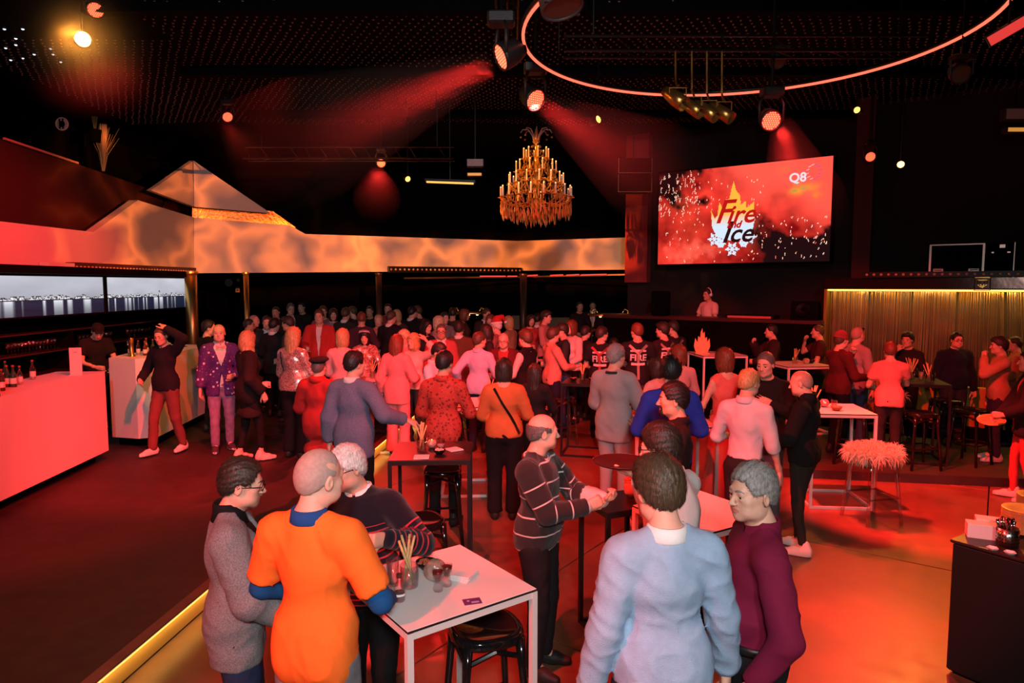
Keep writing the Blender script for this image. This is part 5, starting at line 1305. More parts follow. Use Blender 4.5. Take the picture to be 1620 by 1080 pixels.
def amber_lamp(px, py, Y, r, d, lb_, strength):
    p = aty(px,py,Y); t = thing('spot_lamp', lb_, 'stage light', tuple(p)); B = basis(d)
    MB().lathe([(0,-r*3),(r*.9,-r*3),(r*1.15,-r*.6),(r*1.2,.02),(r*1.02,.02),(r,-.01)], 14, R=B).build('can', M_FIXT, t, True)
    MB().lathe([(0,.004),(r*.98,.0)], 14, R=B).build('lens', mat('amber_glow_%d' % strength, (.9,.5,.1), .3, emit=(1.,.46,.07), estr=strength), t)
    MB().tube([(0,0,r),(0,0,5.88-p[2])], .014, 6).build('hanger', M_METALBLK, t)
amber_lamp(131,62,8.4,.085,(.42,-.80,-.30),'dazzling amber spot lamp in the upper left corner',60)
amber_lamp(1425,260,10.6,.05,(-.4,-.8,-.3),'small amber spot lamp right of the LED wall',12)
amber_lamp(645,283,12.6,.05,(.4,-.7,-.3),'tiny amber spot lamp left of the glowing batten',4)
amber_lamp(946,189,9.4,.05,(.5,-.7,.1),'tiny amber spot lamp above and right of the chandelier',4)
amber_lamp(1356,174,9.0,.04,(-.6,-.7,-.05),'tiny amber spot lamp below the right sweep of the ring',4)
p = aty(712,289,12.4); t = thing('glow_batten', 'thin glowing amber batten hanging left of the chandelier', 'light bar', tuple(p)); MB().bar((-.42,0,.015),(.42,0,-.015),.03).build('tube', mat('amber_tube', (.9,.5,.1), .4, emit=(1.,.45,.08), estr=1.3), t); MB().bar((-.45,.02,.05),(.45,.02,.02),.05).build('housing', M_METALBLK, t); MB().tube([(0,.02,.05),(0,.02,5.88-p[2])], .01, 5).build('hanger', M_METALBLK, t)
for px, py, Y, lb_ in ((752,258,12.2,'pale perforated lamp box hanging above the amber batten'),(1605,182,8.4,'pale perforated lamp box at the right frame edge')):
    p = aty(px,py,Y); t = thing('lamp_box', lb_, 'light', tuple(p)); MB().bev(-.15,.15,-.06,.06,-.07,.07,.01).build('case', M_FIXT, t); MB().box(-.14,.14,-.066,-.06,-.06,.06).build('grille', mat('pale_grille', (.5,.4,.38), .5, bump=1., bscale=60), t); MB().tube([(0,0,.07),(0,0,5.88-p[2])], .01, 5).build('hanger', M_METALBLK, t)
for px, py, Y, lb_ in ((751,276,12.2,'short amber lamp box below the pale perforated box'),(1606,206,8.4,'orange lit strip light at the right frame edge')):
    p = aty(px,py,Y); t = thing('lamp_box', lb_, 'light', tuple(p)); MB().bev(-.14,.14,-.05,.05,-.035,.03,.008).build('case', M_FIXT, t); MB().box(-.12,.12,-.056,-.05,-.026,.02).build('lens', mat('amber_dim', (.8,.4,.1), .4, emit=(1.,.42,.08), estr=.55), t); MB().tube([(0,0,.03),(0,.02,5.88-p[2])], .008, 5).build('hanger', M_METALBLK, t)
# cluster of yellow par cans on the truss
M_PAR = mat('par_brass', (.45,.25,.06), .3, .9)
p0 = aty(1092,160,7.2)
for k, (px, py, d, lb_) in enumerate(((1072,158,(.55,-.55,-.6),'brass coloured par can at the left of the cluster under the ring'),(1098,172,(.55,-.55,-.6),'brass par can second from left in the cluster'),(1122,178,(.55,-.5,-.62),'brass par can third from left in the cluster'),(1146,180,(.6,-.45,-.6),'brass par can at the right end of the cluster'))):
    p = aty(px,py,7.2); t = thing('par_can', lb_, 'stage light', tuple(p)); B = basis(d); r = .078 if k == 0 else .066
    MB().lathe([(0,-.20),(r*.6,-.20),(r*.8,-.13),(r,-.03),(r,.10),(r*.95,.10),(r*.9,-.02),(0,-.03)], 16, R=B).build('can', M_PAR, t, True)
    MB().lathe([(0,-.02),(r*.88,-.018)], 14, R=B).build('lens', M_BLACKGLOSS, t)
    MB().tube([(-r*1.1,0,0),(-r*1.1,0,.12),(r*1.1,0,.12),(r*1.1,0,0)], .008, 5).build('bracket', M_PAR, t); MB().tube([(0,0,.12),(0,.1,.22),(0,7.34-p[1],4.985-p[2])], .012, 5).build('clamp', M_PAR, t)
# truss carrying the cluster
def truss(a, b, w, label, n_=14):
    a = np.asarray(a,float); b = np.asarray(b,float); u_ = unit(b-a); s_ = unit(np.cross(u_,[0,0,1.])); z_ = np.array([0,0,1.]); t = thing('truss', label, 'truss', tuple(a))
    ch = [s_*w/2, -s_*w/2, z_*w*.85]
    for c in ch: MB().tube([c, b-a+c], .016, 6).build('chord', M_METALBLK, t)
    L = np.linalg.norm(b-a)
    for k in range(n_):
        q0 = u_*L*k/n_; q1 = u_*L*(k+1)/n_; i = k % 2
        MB().tube([q0+ch[i], q1+ch[1-i]], .008, 5).build('lacing', M_METALBLK, t); MB().tube([q0+ch[2], (q0+q1)/2+ch[k%2]], .008, 5).build('lacing', M_METALBLK, t)
    for f in (.08,.92): MB().tube([u_*L*f+z_*w*.85, u_*L*f+z_*(5.88-a[2])], .01, 5).build('hanger', M_METALBLK, t)
truss((.55,7.45,4.98), (4.4,7.45,4.98), .22, 'black lattice truss behind the neon ring carrying par cans')
truss((-.05,5.2,5.35), (-.05,8.6,5.35), .22, 'black lattice truss running into the room left of the ring')
truss((-4.6,12.0,4.7), (-1.0,12.0,4.7), .25, 'dark truss at the far left below the studded ceiling')
# big unlit fixtures
def can(px, py, Y, r, d, lb_, m=M_FIXT):
    p = aty(px,py,Y); t = thing('stage_fixture', lb_, 'stage light', tuple(p)); B = basis(d)
    MB().lathe([(0,-r*1.8),(r*.8,-r*1.8),(r,-r*.9),(r*1.02,.0),(r*.92,.0),(r*.9,-.02)], 20, R=B).build('housing', m, t, True); MB().lathe([(0,-.02),(r*.91,-.015)], 18, R=B).build('lens', mat('unlit_lens', (.10,.05,.03), .15), t)
    ax = B[:,0]
    for sg in (-1,1): MB().tube([ax*sg*r*1.1, ax*sg*r*1.1+np.array([0,0,r*1.6])], r*.12, 6).build('yoke_arm', m, t)
    MB().bev(-r*1.2,r*1.2,-r*.7,r*.7,r*1.5,r*2.0,.01).build('base', m, t); MB().tube([(0,0,r*2),(0,0,5.88-p[2])], .012, 5).build('hanger', M_METALBLK, t)
can(1521,118,6.4,.085,(-.15,-.8,-.5),'unlit moving head with a brownish lens at the upper right')
can(1232,100,8.6,.10,(.2,-.5,-.8),'black unlit fixture inside the neon ring')
can(890,14,5.6,.17,(.2,-.2,-.95),'large dark dome shaped fixture at the top edge inside the ring', mat('dome_grey', (.05,.045,.045), .5))
p = aty(1596,48,5.6); t = thing('strobe', 'slanted red lit strobe panel at the upper right corner', 'stage light', tuple(p)); Bs = basis((-.35,-.75,-.35))
MB().box(-.15,.15,-.045,.045,-.06,0,R=Bs @ rot_z(.5)).build('case', M_FIXT, t); MB().box(-.14,.14,-.038,.038,0,.004,R=Bs @ rot_z(.5)).build('panel', mat('strobe_red', (.5,.05,.05), .4, emit=(1.,.06,.05), estr=.7), t); MB().tube([(0,0,.03),(0,0,5.88-p[2])], .01, 5).build('hanger', M_METALBLK, t)
# hung speaker frame left of the LED wall
p = aty(1002,279,14.0); t = thing('hung_speaker', 'black hanging speaker pair with thin bronze edges left of the LED wall', 'speaker', tuple(p)); M_BRZ = mat('bronze_edge', (.25,.10,.05), .4, .6)
for k, (z0,z1) in enumerate(((.04,.33),(-.33,.02))):
    c = MB().bev(-.34+.02*k,.34-.02*k,-.2,.2,z0,z1,.02).build('cabinet', M_BLACK, t)
    for a, b in (((-.33,z0),(.33,z0)),((-.33,z0),(-.33,z1)),((.33,z0),(.33,z1))): MB().bar((a[0],-.205,a[1]),(b[0],-.205,b[1]),.014).build('edge_trim', M_BRZ, c)
MB().tube([(0,0,.33),(0,0,5.88-p[2])], .012, 5).build('hanger', M_METALBLK, t)
# small boxes on the dark wall right of the LED wall
for px, py, lb_, k in ((1376,299,'small round white camera on the dark wall right of the LED wall',0),(1376,320,'small white control plate below the round camera',1)):
    p = onplane(px, py, SA+sn*.49, SB+sn*.49); t = thing('wall_device', lb_, 'device', tuple(p)); t.rotation_euler = (0,0,math.atan2(su[1],su[0]))
    if k == 0: MB().lathe([(0,-.05),(.05,-.04),(.07,0)],14,R=rot_x(-math.pi/2)).build('housing', mat('pale_plastic',(.5,.45,.42),.6), t, True); MB().lathe([(0,-.056),(.03,-.048)],10,R=rot_x(-math.pi/2)).build('lens', M_BLACKGLOSS, t)
    else: MB().bev(-.05,.05,-.02,0,-.07,.07,.005).build('plate', mat('pale_plastic',(.5,.45,.42),.6), t); MB().box(-.02,.02,-.023,-.02,-.005,.035).build('dial', M_METALBLK, t)
# tiny ceiling pin lights upper left
_pl = MB().lathe([(0,-.014),(.014,-.008),(.02,0)], 8, R=rot_x(0)).mesh('pin')
for k, (px, py) in enumerate(((7,46),(36,46),(25,61),(25,71),(9,76),(36,92),(54,86),(17,95),(80,77),(84,86),(96,98))):
    p = atz(px, py, 5.885); o = obj('pin_light', _pl, mat('pin_glow', (.8,.8,.9), .4, emit=(.8,.85,1.), estr=1.6), None, tuple(p)); tag(o, 'tiny white star point light on the black ceiling at the upper left', 'pin light', 'star points on the ceiling')
# ---------------------------------------------------------------- tables and stools
M_TABLEW = mat('white_laminate', (.78,.74,.73), .38, vary=.02, vscale=4); M_EDGE = mat('black_core_edge', (.012,.010,.012), .5); M_FRAMEW = mat('white_frame', (.70,.66,.65), .4)
M_TABLEB = mat('black_laminate', (.014,.011,.012), .32); M_PLASTIC = mat('black_plastic', (.008,.007,.008), .12, coat=.6)
def table(label, cx, cy, rz, size=.70, h=1.10, black=False, rails=True, base=0., sy=None):
    t = thing('bar_table', label, 'table', (cx,cy,base), rz); a = size/2; b = (sy or size)/2; mt, mf = (M_TABLEB, M_TABLEB) if black else (M_TABLEW, M_FRAMEW)
    tp = MB().bev(-a,a,-b,b,h-.003,h,.0012).build('tabletop', mt, t)
    MB().bev(-a,a,-b,b,h-.014,h-.003,.002).build('edge_band', M_EDGE, tp)
    f = .030
    for sx in (-1,1):
        for s2 in (-1,1): MB().box(sx*(a-.012)-f/2*1, sx*(a-.012)+f/2*1, s2*(b-.012)-f/2, s2*(b-.012)+f/2, 0, h-.014).build('leg', mf, t)
    for s2 in (-1,1):
        MB().box(-a+.018,a-.018,s2*(b-.012)-.012,s2*(b-.012)+.012,h-.044,h-.014).build('frame_rail', mf, t); MB().box(s2*(a-.012)-.012,s2*(a-.012)+.012,-b+.018,b-.018,h-.044,h-.014).build('frame_rail', mf, t)
    if rails:
        for s2 in (-1,1): MB().box(-a+.018,a-.018,s2*(b-.012)-.013,s2*(b-.012)+.013,0,.028).build('floor_rail', mf, t)
        for s2 in (-1,1): MB().box(s2*(a-.012)-.013,s2*(a-.012)+.013,-b+.018,b-.018,0,.028).build('floor_rail', mf, t)
    return t
TH = 1.10
def sq(px4, h=TH):
    P = np.array([atz(x,y,h) for x,y in px4]); c = P.mean(0); e = P[1]-P[0]; return c[0], c[1], math.atan2(e[1],e[0]), np.linalg.norm(e)
cx, cy, rz1, s1 = sq([(642.4,998.7),(847.6,930),(729.4,860.7),(543,911.5)], 1.08); T1C = (cx,cy,rz1); TABLES = {}
TABLES['front'] = table('white square bar table in the foreground with breadsticks and drinks', cx, cy, rz1, .70, 1.08, rails=False)
p = atz(1262,662,TH); TABLES['right'] = table('white bar table beside the furry clear stool', *(atz(1361,655,TH)[:2]+np.array([-.13,.36])), -.10, .70)
p = aty(1262,575,11.3); TABLES['rearright'] = table('white bar table where two men eat', p[0], p[1], .15, .80, p[2]-.118, base=.118)
p = aty(1140,558,12.4); TABLES['flame'] = table('white bar table carrying the flame cutout', p[0]-.1, p[1]-.1, .1, .80, p[2])
p = atz(1062,668,TH); TABLES['blue'] = table('white bar table in front of the man in the royal blue sweater', p[0], p[1]+.1, .02, .85, sy=.7)
p = atz(1122,815,TH); TABLES['maroon'] = table('white bar table between the white shirt and the maroon shirt', p[0]-.02, p[1]+.10, .55, .62)
p = atz(978,800,.98); TABLES['small'] = table('low black table left of the man with the tray', p[0]+.02, p[1]+.12, .38, .42, .98, black=True)
p = atz(684,712,TH); TABLES['black'] = table('black bar table where the blue blazer rests his hand', p[0], p[1], .04, .68, black=True)
p = atz(742,640,TH); TABLES['crowd'] = table('white bar table behind the red patterned shirt', p[0], p[1]+.2, .05, .70)
p = atz(925,604,TH); TABLES['fire'] = table('black bar table in front of the fire crew shirts', p[0], p[1]+.1, -.25, .60, black=True)
p = atz(585,603,TH); TABLES['sequin'] = table('white bar table in front of the sequin dress', p[0], p[1]+.25, .05, .60)
p = atz(1462,605,1.22); TABLES['curtain'] = table('black bar table by the strand curtain', p[0], p[1]+.2, -.3, .70, 1.10, black=True, base=.118)
p = atz(1182,573,TH); 
def stool(label, x, y, rz, h=.75, m=M_PLASTIC, base=0., group=None, r=.19):
    """moulded bar stool: dished seat, four flared legs with web, foot ring"""
    t = thing('bar_stool', label, 'stool', (x,y,base), rz, group); n_ = 28; a = np.arange(n_)*2*math.pi/n_
    sup = lambda rr: np.c_[rr*np.sign(np.cos(a))*np.abs(np.cos(a))**.72, rr*np.sign(np.sin(a))*np.abs(np.sin(a))**.72]
    prof = [(.0,h-.022),(r*.5,h-.018),(r*.80,h-.004),(r*.93,h),(r,h-.012),(r*1.01,h-.05),(r*.96,h-.055),(r*.9,h-.03),(0,h-.04)]
    V = np.concatenate([np.c_[sup(rr), np.full(n_, z)] for rr, z in prof]); f = []
    for i in range(len(prof)-1):
        for q in range(n_): f.append((i*n_+q, i*n_+(q+1)%n_, (i+1)*n_+(q+1)%n_, (i+1)*n_+q))
    MB().add(V, f).build('seat', m, t, True)
    for sx in (-1,1):
        for sy in (-1,1):
            MB().tube([(sx*r*.74,sy*r*.74,h-.03),(sx*r*.80,sy*r*.80,h-.20),(sx*r*.90,sy*r*.90,.30),(sx*r*1.02,sy*r*1.02,.0)], [.030,.022,.019,.019], 8).build('leg', m, t, True)
    for (ax_,ay),(bx,by) in (((-1,-1),(1,-1)),((1,-1),(1,1)),((1,1),(-1,1)),((-1,1),(-1,-1))):
        MB().tube([(ax_*r*.9,ay*r*.9,.28),(bx*r*.9,by*r*.9,.28)], .012, 6).build('footrest', m, t); MB().tube([(ax_*r*.78,ay*r*.78,h-.13),(0.5*(ax_+bx)*r*.88,.5*(ay+by)*r*.88,h-.07),(bx*r*.78,by*r*.78,h-.13)], .014, 6).build('apron', m, t)
    return t
M_ACRYL = glass('clear_acrylic', (.95,.92,.92), .22)
stool('glossy black moulded stool tucked under the foreground table', -.14, 3.50, .35)
stool('glossy black stool at the bottom edge beside the striped sweater man', .10, 2.72, .1)
stool('glossy black stool right of the black table', -.69, 6.62, .1); stool('glossy black stool in front of the black table', -.72, 5.15, .5)
p = atz(1372,826,0.); FS = stool('clear acrylic bar stool under the peach fur throw', p[0]+.08, p[1]+.08, .2, m=M_ACRYL, r=.20)
stool('clear acrylic stool left of the black table of the fire crew', *atz(890,700,0)[:2], .2, m=M_ACRYL); stool('clear acrylic stool beside the orange sweater woman', *(atz(722,700,0.)[:2]+np.array([0,-.9])), .4, m=M_ACRYL)
for k, (px, py, lb_) in enumerate(((1448,737,'black stool at the curtain table, in front of the navy sweater'),(1540,735,'black stool right of the curtain table'),(1352,735,'black stool behind the clear stool near the curtain'),(1500,712,'black stool behind the curtain table'))):
    p = atz(px,py,.118); stool(lb_, p[0], p[1]+(.1 if k else -.05), k*.5, base=.118)
p = atz(1148,640,0.); FS2 = stool('clear stool with a pink fur throw under the flame table', aty(1150,590,11.5)[0], 11.5, .3, m=M_ACRYL); 
p = aty(1404,560,10.35); FS3 = stool('clear stool with a peach fur throw before the curtain', p[0], 10.35, .3, m=M_ACRYL, base=.118)
def fur(label, st, col, n_=2600, r=.23):
    h = .75; t = thing('fur_throw', label, 'fur throw', (st.location.x, st.location.y, st.location.z+h+.006)); rr = np.random.RandomState(n_)
    F = SDF(); F.ell((0,0,.012), (r*.98,r*.98,.022), k=.02)
    for k in range(14):
        a = rr.rand()*6.28; F.ell((math.cos(a)*r*.98, math.sin(a)*r*.98, -.01), (.05,.05,.032), k=.03)
    F.clip(lambda X: np.where((X[...,0]**2+X[...,1]**2) < (r*.99)**2, -X[...,2]-.0, -1.))
    V, Q = F.mesh(.014, 1); obj('pelt', mesh_np('pelt', V, Q), mat('pelt_%d' % n_, col, .9), t)
    N = vnormals(V, Q); idx = rr.randint(0, len(V), n_); P = V[idx]; D = N[idx] + rr.randn(n_,3)*.35; D[:,2] -= .25*(np.hypot(P[:,0],P[:,1]) > r*.8); D /= np.linalg.norm(D,axis=1,keepdims=True)
    keep = (P[:,2] > .0) | (np.hypot(P[:,0],P[:,1]) > r*.97); P = P[keep]; D = D[keep]; n_ = len(P); L = rr.uniform(.04,.11,n_)[:,None]
    S = np.cross(D, rr.randn(n_,3)); S /= np.linalg.norm(S,axis=1,keepdims=True); w = .0035
    mid = P + D*L*.6; tip = P + D*L + np.array([0,0,-.03]); W = np.stack([P-S*w, P+S*w, mid+S*w*.8, mid-S*w*.8, tip],1); W[:,:,2] = np.maximum(W[:,:,2], np.where(np.hypot(W[:,:,0],W[:,:,1]) < r*.95, .002, -.17))
    i = np.arange(n_)[:,None]*5; o = obj('fur_hair', mesh_np('fur_hair', W.reshape(-1,3), i+np.array([0,1,2,3]), i+np.array([3,2,4]), None, False), mat('furhair_%d' % n_, tuple(min(1,c*1.15) for c in col), .8, vary=.15, vscale=20), t); o['kind'] = 'stuff'
fur('shaggy peach fur throw on the clear stool at the right table', FS, (.75,.50,.36), 4200)
fur('pink fur throw on the clear stool under the flame table', FS2, (.7,.48,.42), 1500); fur('pale fur throw on the stool before the strand curtain', FS3, (.62,.50,.30), 1400)

# ---------------------------------------------------------------- things on the tables
M_STICK = mat('breadstick', (.62,.40,.17), .7, bump=.4, bscale=90, vary=.2, vscale=40); M_GLASS = glass('drink_glass', (.96,.95,.95), .06)
def stick_jar(label, x, y, z, n_, seed, h=.11, ln=.26, glass=M_GLASS):
    t = thing('breadstick_jar', label, 'jar', (x,y,z)); r = np.random.RandomState(seed)
    MB().lathe([(0,.0),(.042,.001),(.044,.01),(.046,h),(.043,h),(.040,.012),(0,.012)], 18).build('glass', glass, t, True)
    for k in range(n_):
        a = r.rand()*6.28; b = a+math.pi+r.uniform(-.5,.5); q0 = np.array([math.cos(b)*.026,math.sin(b)*.026,.018]); tl = r.uniform(.12,.55); d = unit([math.cos(a)*tl, math.sin(a)*tl, 1.]); 
        sc = min(1., .030/max(1e-6, np.linalg.norm((q0+d*h)[:2]))) ; e = q0 + d*ln*r.uniform(.85,1.05)
        if sc < 1: g = (q0+d*h); g[:2] *= sc; d = unit(g-q0); e = q0 + d*ln*r.uniform(.85,1.05)
        MB().tube([q0, (q0+e)/2, e], [.0065,.0072,.0062], 6).build('breadstick', M_STICK, t, True)
    return t
def tumbler(label, x, y, z, h, r, liquid, fill=.5, taper=.85, m=M_GLASS, cat='glass'):
    t = thing('drinking_glass', label, cat, (x,y,z))
    MB().lathe([(0,0),(r*taper,.0),(r*taper*1.02,.006),(r,h),(r*.93,h),(r*taper*.93,.012),(0,.012)], 16).build('glass', m, t, True)
    if liquid is not None: MB().lathe([(0,.013),(r*taper*.92,.013),(r*(taper+(1-taper)*fill)*.92,h*fill),(0,h*fill)], 14).build('drink', mat('drink_%02x%02x%02x' % tuple(int(c*255) for c in liquid), liquid, .1), t, True)
    return t
def bowl(label, x, y, z, r, m, fill=None):
    t = thing('bowl', label, 'bowl', (x,y,z)); MB().lathe([(0,.0),(r*.5,.0),(r*.55,.006),(r*.9,r*.45),(r,r*.75),(r*.95,r*.75),(r*.82,r*.42),(r*.4,.014),(0,.012)], 18).build('shell', m, t, True)
    if fill is not None:
        b = MB(); rr = np.random.RandomState(int(x*100) % 97)
        for k in range(22): a = rr.rand()*6.28; q = rr.rand()**.5*r*.75; b.sphere((q*math.cos(a), q*math.sin(a), r*.5+rr.rand()*.012), .012, 6)
        o = b.build('nuts', mat('nuts_%02x' % int(fill[0]*255), fill, .5), t, True); o['kind'] = 'stuff'
    return t
def ball_candle(label, x, y, z, r=.055):
    t = thing('candle_holder', label, 'candle', (x,y,z)); prof = [(r*math.sin(q), r*.92-r*math.cos(q)*.92) for q in np.linspace(.25,2.65,12)]
    b = MB(); b.lathe([(0,prof[0][1])]+prof, 20); V = b.v[0]; V += np.c_[V[:,:2],np.zeros(len(V))]*(.035*np.sin(np.arctan2(V[:,1],V[:,0])*9)*np.sin(V[:,2]*170))[:,None]; b.v = [V]
    b.build('globe', mat('hammered_glass', (.62,.42,.34), .12, .55, bump=.7, bscale=45), t, True); MB().lathe([(0,.02),(.02,.02),(.02,.05),(0,.052)],10).build('candle', mat('wax',(.8,.7,.5),.5), t); MB().sphere((0,0,.065),(.006,.006,.014),6).build('flame', mat('candle_flame',(1,.7,.2),.5,emit=(1.,.55,.15),estr=9), t, True)
def paper_stack(label, x, y, z, rz, n_, size=.12, col=(.78,.70,.70), name='napkins', lift=0.):
    t = thing('napkin_stack', label, 'napkins', (x,y,z), rz); r = np.random.RandomState(n_)
    for k in range(n_): MB().box(-size/2+r.uniform(-.004,.004), size/2+r.uniform(-.004,.004), -size/2+r.uniform(-.004,.004), size/2+r.uniform(-.004,.004), k*.003, k*.003+.0026, R=rot_z(r.uniform(-.08,.08))).build('napkin', mat('paper_white', col, .8), t)
Z1 = 1.081
def on1(px, py): return atz(px, py, Z1)
p = on1(653,930); stick_jar('glass jar with six breadsticks on the foreground table', p[0]-.02, p[1]+.02, Z1, 6, 3)
p = on1(632,950); t = thing('water_bottle', 'small clear glass bottle of water at the left edge of the foreground table', 'bottle', (p[0],p[1],Z1))
MB().lathe([(0,0),(.024,.0),(.027,.006),(.027,.06),(.020,.085),(.012,.10),(.012,.125),(0,.126)],16).build('glass', M_GLASS, t, True); MB().lathe([(0,.004),(.0245,.004),(.0245,.045),(0,.045)],14).build('water', glass('pale_liquid', (.85,.75,.76), .1), t, True); MB().lathe([(.0135,.112),(.0135,.13),(0,.131)],12).build('cap', mat('dark_cap',(.10,.02,.015),.4), t); MB().lathe([(.0275,.030),(.0275,.040)],16).build('label_print', mat('label_white',(.85,.8,.8),.6), t, True)
p = on1(624,928); tumbler('tall empty tumbler behind the water bottle on the foreground table', p[0]-.01, p[1]+.02, Z1, .13, .032, None)
p = on1(688,920); ball_candle('round hammered metal candle globe on the foreground table', p[0], p[1]+.02, Z1, .058)
p = on1(667,903); bowl('small dark bowl half hidden behind the breadstick jar', p[0]+.02, p[1]+.03, Z1, .055, M_BLACKGLOSS, (.35,.08,.04))
for px, py, lq, lb_ in ((693,934,(.16,.012,.010),'waisted shot glass with dark red drink and a clear base, in front of the candle'),(707,926,(.10,.02,.012),'waisted shot glass with dark red drink and an olive rim, right of the candle')):
    p = on1(px,py); t = thing('shot_glass', lb_, 'glass', (p[0],p[1],Z1)); k = 1.1
    MB().lathe([(0,0),(.020*k,0),(.023*k,.01),(.015*k,.045),(.016*k,.05),(.024*k,.085),(.026*k,.105),(.024*k,.105),(.014*k,.052),(0,.05)],16).build('glass', M_GLASS, t, True); MB().lathe([(0,.053),(.0135*k,.053),(.0225*k,.085),(.0235*k,.098),(0,.098)],14).build('drink', mat('shot_%d' % px, lq, .08), t, True)
p = on1(736,915); paper_stack('fanned stack of white paper napkins on the foreground table', p[0]-.01, p[1]+.02, Z1, rz1+.5, 9, .115)
p = on1(747,951); cdk = thing('coaster_card', 'small dark purple printed card on the foreground table', 'card', (p[0],p[1],Z1), rz1-.35)
MB().box(-.042,.042,-.03,.03,0,.0012).build('card', mat('purple_card',(.05,.02,.14),.5), cdk); M_PRINT = mat('card_print',(.55,.5,.7),.6)
for k, (a,b,c,d) in enumerate(((-.012,-.002,-.004,.004),)): MB().lathe([(0,.0016),(.007,.0016)],12,o=(-.018,.006,0)).build('emblem', M_PRINT, cdk)
lettering('Save the date', .0075, (.010,-.004,.0014), (1,0,0), (0,1,0), M_PRINT, cdk, extrude=.0001) if False else MB().box(-.006,.03,-.018,-.013,.0012,.0016).build('print_line', M_PRINT, cdk)
MB().box(-.006,.03,-.009,-.004,.0012,.0016).build('print_line', M_PRINT, cdk)
def tb(key, dx, dy): t = TABLES[key]; c, s = math.cos(t.rotation_euler.z), math.sin(t.rotation_euler.z); return t.location.x+dx*c-dy*s, t.location.y+dx*s+dy*c
ZT_ = TH+.001
stick_jar('jar of breadsticks on the black table by the blue blazer', *tb('black',-.09,-.02), ZT_, 6, 8); bowl('small black bowl on the black table', *tb('black',.07,-.14), ZT_, .055, M_BLACKGLOSS, (.5,.4,.3)); tumbler('short clear tumbler on the black table', *tb('black',.07,.06), ZT_, .085, .04, (.5,.42,.40), .5); ball_candle('dark candle globe on the black table', *tb('black',-.01,.08), ZT_, .045)
paper_stack('white napkins at the right of the black table', *tb('black',.19,.0), ZT_, .6, 4, .12); paper_stack('white napkin sheet at the front of the black table', *tb('black',-.07,-.24), ZT_, .1, 2, .13)
stick_jar('jar of breadsticks on the table beside the furry stool', *tb('right',-.22,.02), ZT_, 7, 12); bowl('brown wooden bowl on the table beside the furry stool', *tb('right',-.02,-.14), ZT_, .065, mat('wood_bowl',(.16,.07,.03),.5), (.4,.25,.15)); ball_candle('pale candle globe on the table beside the furry stool', *tb('right',-.08,.08), ZT_, .055); tumbler('clear tumbler on the table beside the furry stool', *tb('right',.02,.05), ZT_, .09, .035, (.6,.4,.38), .4)
ZR = float(aty(1262,575,11.3)[2])+.001
stick_jar('jar of breadsticks on the table of the two eating men', *tb('rearright',-.05,.0), ZR, 6, 15); ball_candle('lit candle globe on the table of the two eating men', *tb('rearright',.12,-.05), ZR, .055); bowl('dark bowl on the table of the two eating men', *tb('rearright',.25,.02), ZR, .07, M_BLACKGLOSS, (.3,.1,.06))
stick_jar('jar of breadsticks on the black table of the fire crew', *tb('fire',-.02,-.02), ZT_, 5, 18); bowl('black bowl on the black table of the fire crew', *tb('fire',-.16,.0), ZT_, .06, M_BLACKGLOSS, (.3,.15,.1)); bowl('second black bowl right of the sticks on the fire crew table', *tb('fire',.12,.05), ZT_, .06, M_BLACKGLOSS, (.3,.15,.1))
stick_jar('jar of breadsticks on the blue sweater table', *tb('blue',-.22,.12), ZT_, 4, 19); bowl('dark bowl on the blue sweater table', *tb('blue',-.25,-.06), ZT_, .06, M_BLACKGLOSS, (.3,.15,.1))
stick_jar('fan of breadsticks on the sequin dress table', *tb('sequin',-.02,.1), ZT_, 5, 21); bowl('brass bowl on the sequin dress table', *tb('sequin',-.15,-.02), ZT_, .06, M_GOLD, (.5,.3,.1)); ball_candle('small candle globe on the sequin dress table', *tb('sequin',.14,-.05), ZT_, .05)
ball_candle('pale candle globe on the table behind the red patterned shirt', *tb('crowd',.15,-.1), ZT_, .055); bowl('dark bowl on the table behind the red patterned shirt', *tb('crowd',-.12,-.05), ZT_, .06, M_BLACKGLOSS, (.5,.3,.2)); stick_jar('short jar of breadsticks on the table behind the red patterned shirt', *tb('crowd',.24,.1), ZT_, 4, 23)
zc = 1.10+.119
stick_jar('jar of breadsticks at the front of the curtain table', *tb('curtain',.12,-.15), zc, 5, 25); stick_jar('tall jar of breadsticks at the back of the curtain table', *tb('curtain',-.02,.15), zc, 8, 26, ln=.3); tumbler('dark cola glass on the curtain table', *tb('curtain',.2,-.02), zc, .12, .036, (.03,.01,.008), .8); tumbler('pale beer glass on the curtain table', *tb('curtain',.08,.06), zc, .15, .034, (.6,.45,.25), .8)
bowl('dark bowl on the maroon shirt table', *tb('maroon',-.05,.12), ZT_, .055, M_BLACKGLOSS, (.3,.1,.06))
# flame cutout on the rear table
tf = TABLES['flame']; fz = tf.location.z + float(aty(1140,558,12.4)[2]); fx, fy = tb('flame',-.30,-.05)
fc_ = thing('flame_cutout', 'wooden flame cutout standing on the rear white table', 'decoration', (fx,fy,fz+.001)); k_ = .46
fp = [(-.30,.02),(-.42,.30),(-.36,.62),(-.24,.45),(-.20,.70),(-.10,.62),(-.08,.85),(.0,1.0),(.03,.78),(.12,.86),(.14,.60),(.24,.66),(.26,.45),(.38,.60),(.42,.30),(.28,.02)]
MB().prism([(x*k_*.75,y*k_) for x,y in fp], -.01, .01, R=rot_x(math.pi/2)).build('flame', mat('flame_wood',(.75,.42,.2),.5), fc_); MB().bev(-.13,.13,-.06,.06,0,.02,.004).build('foot', mat('flame_wood',(.75,.42,.2),.5), fc_)
bowl('shallow dark bowl right of the flame cutout', *tb('flame',.05,.0), fz+.001, .09, M_BLACKGLOSS)

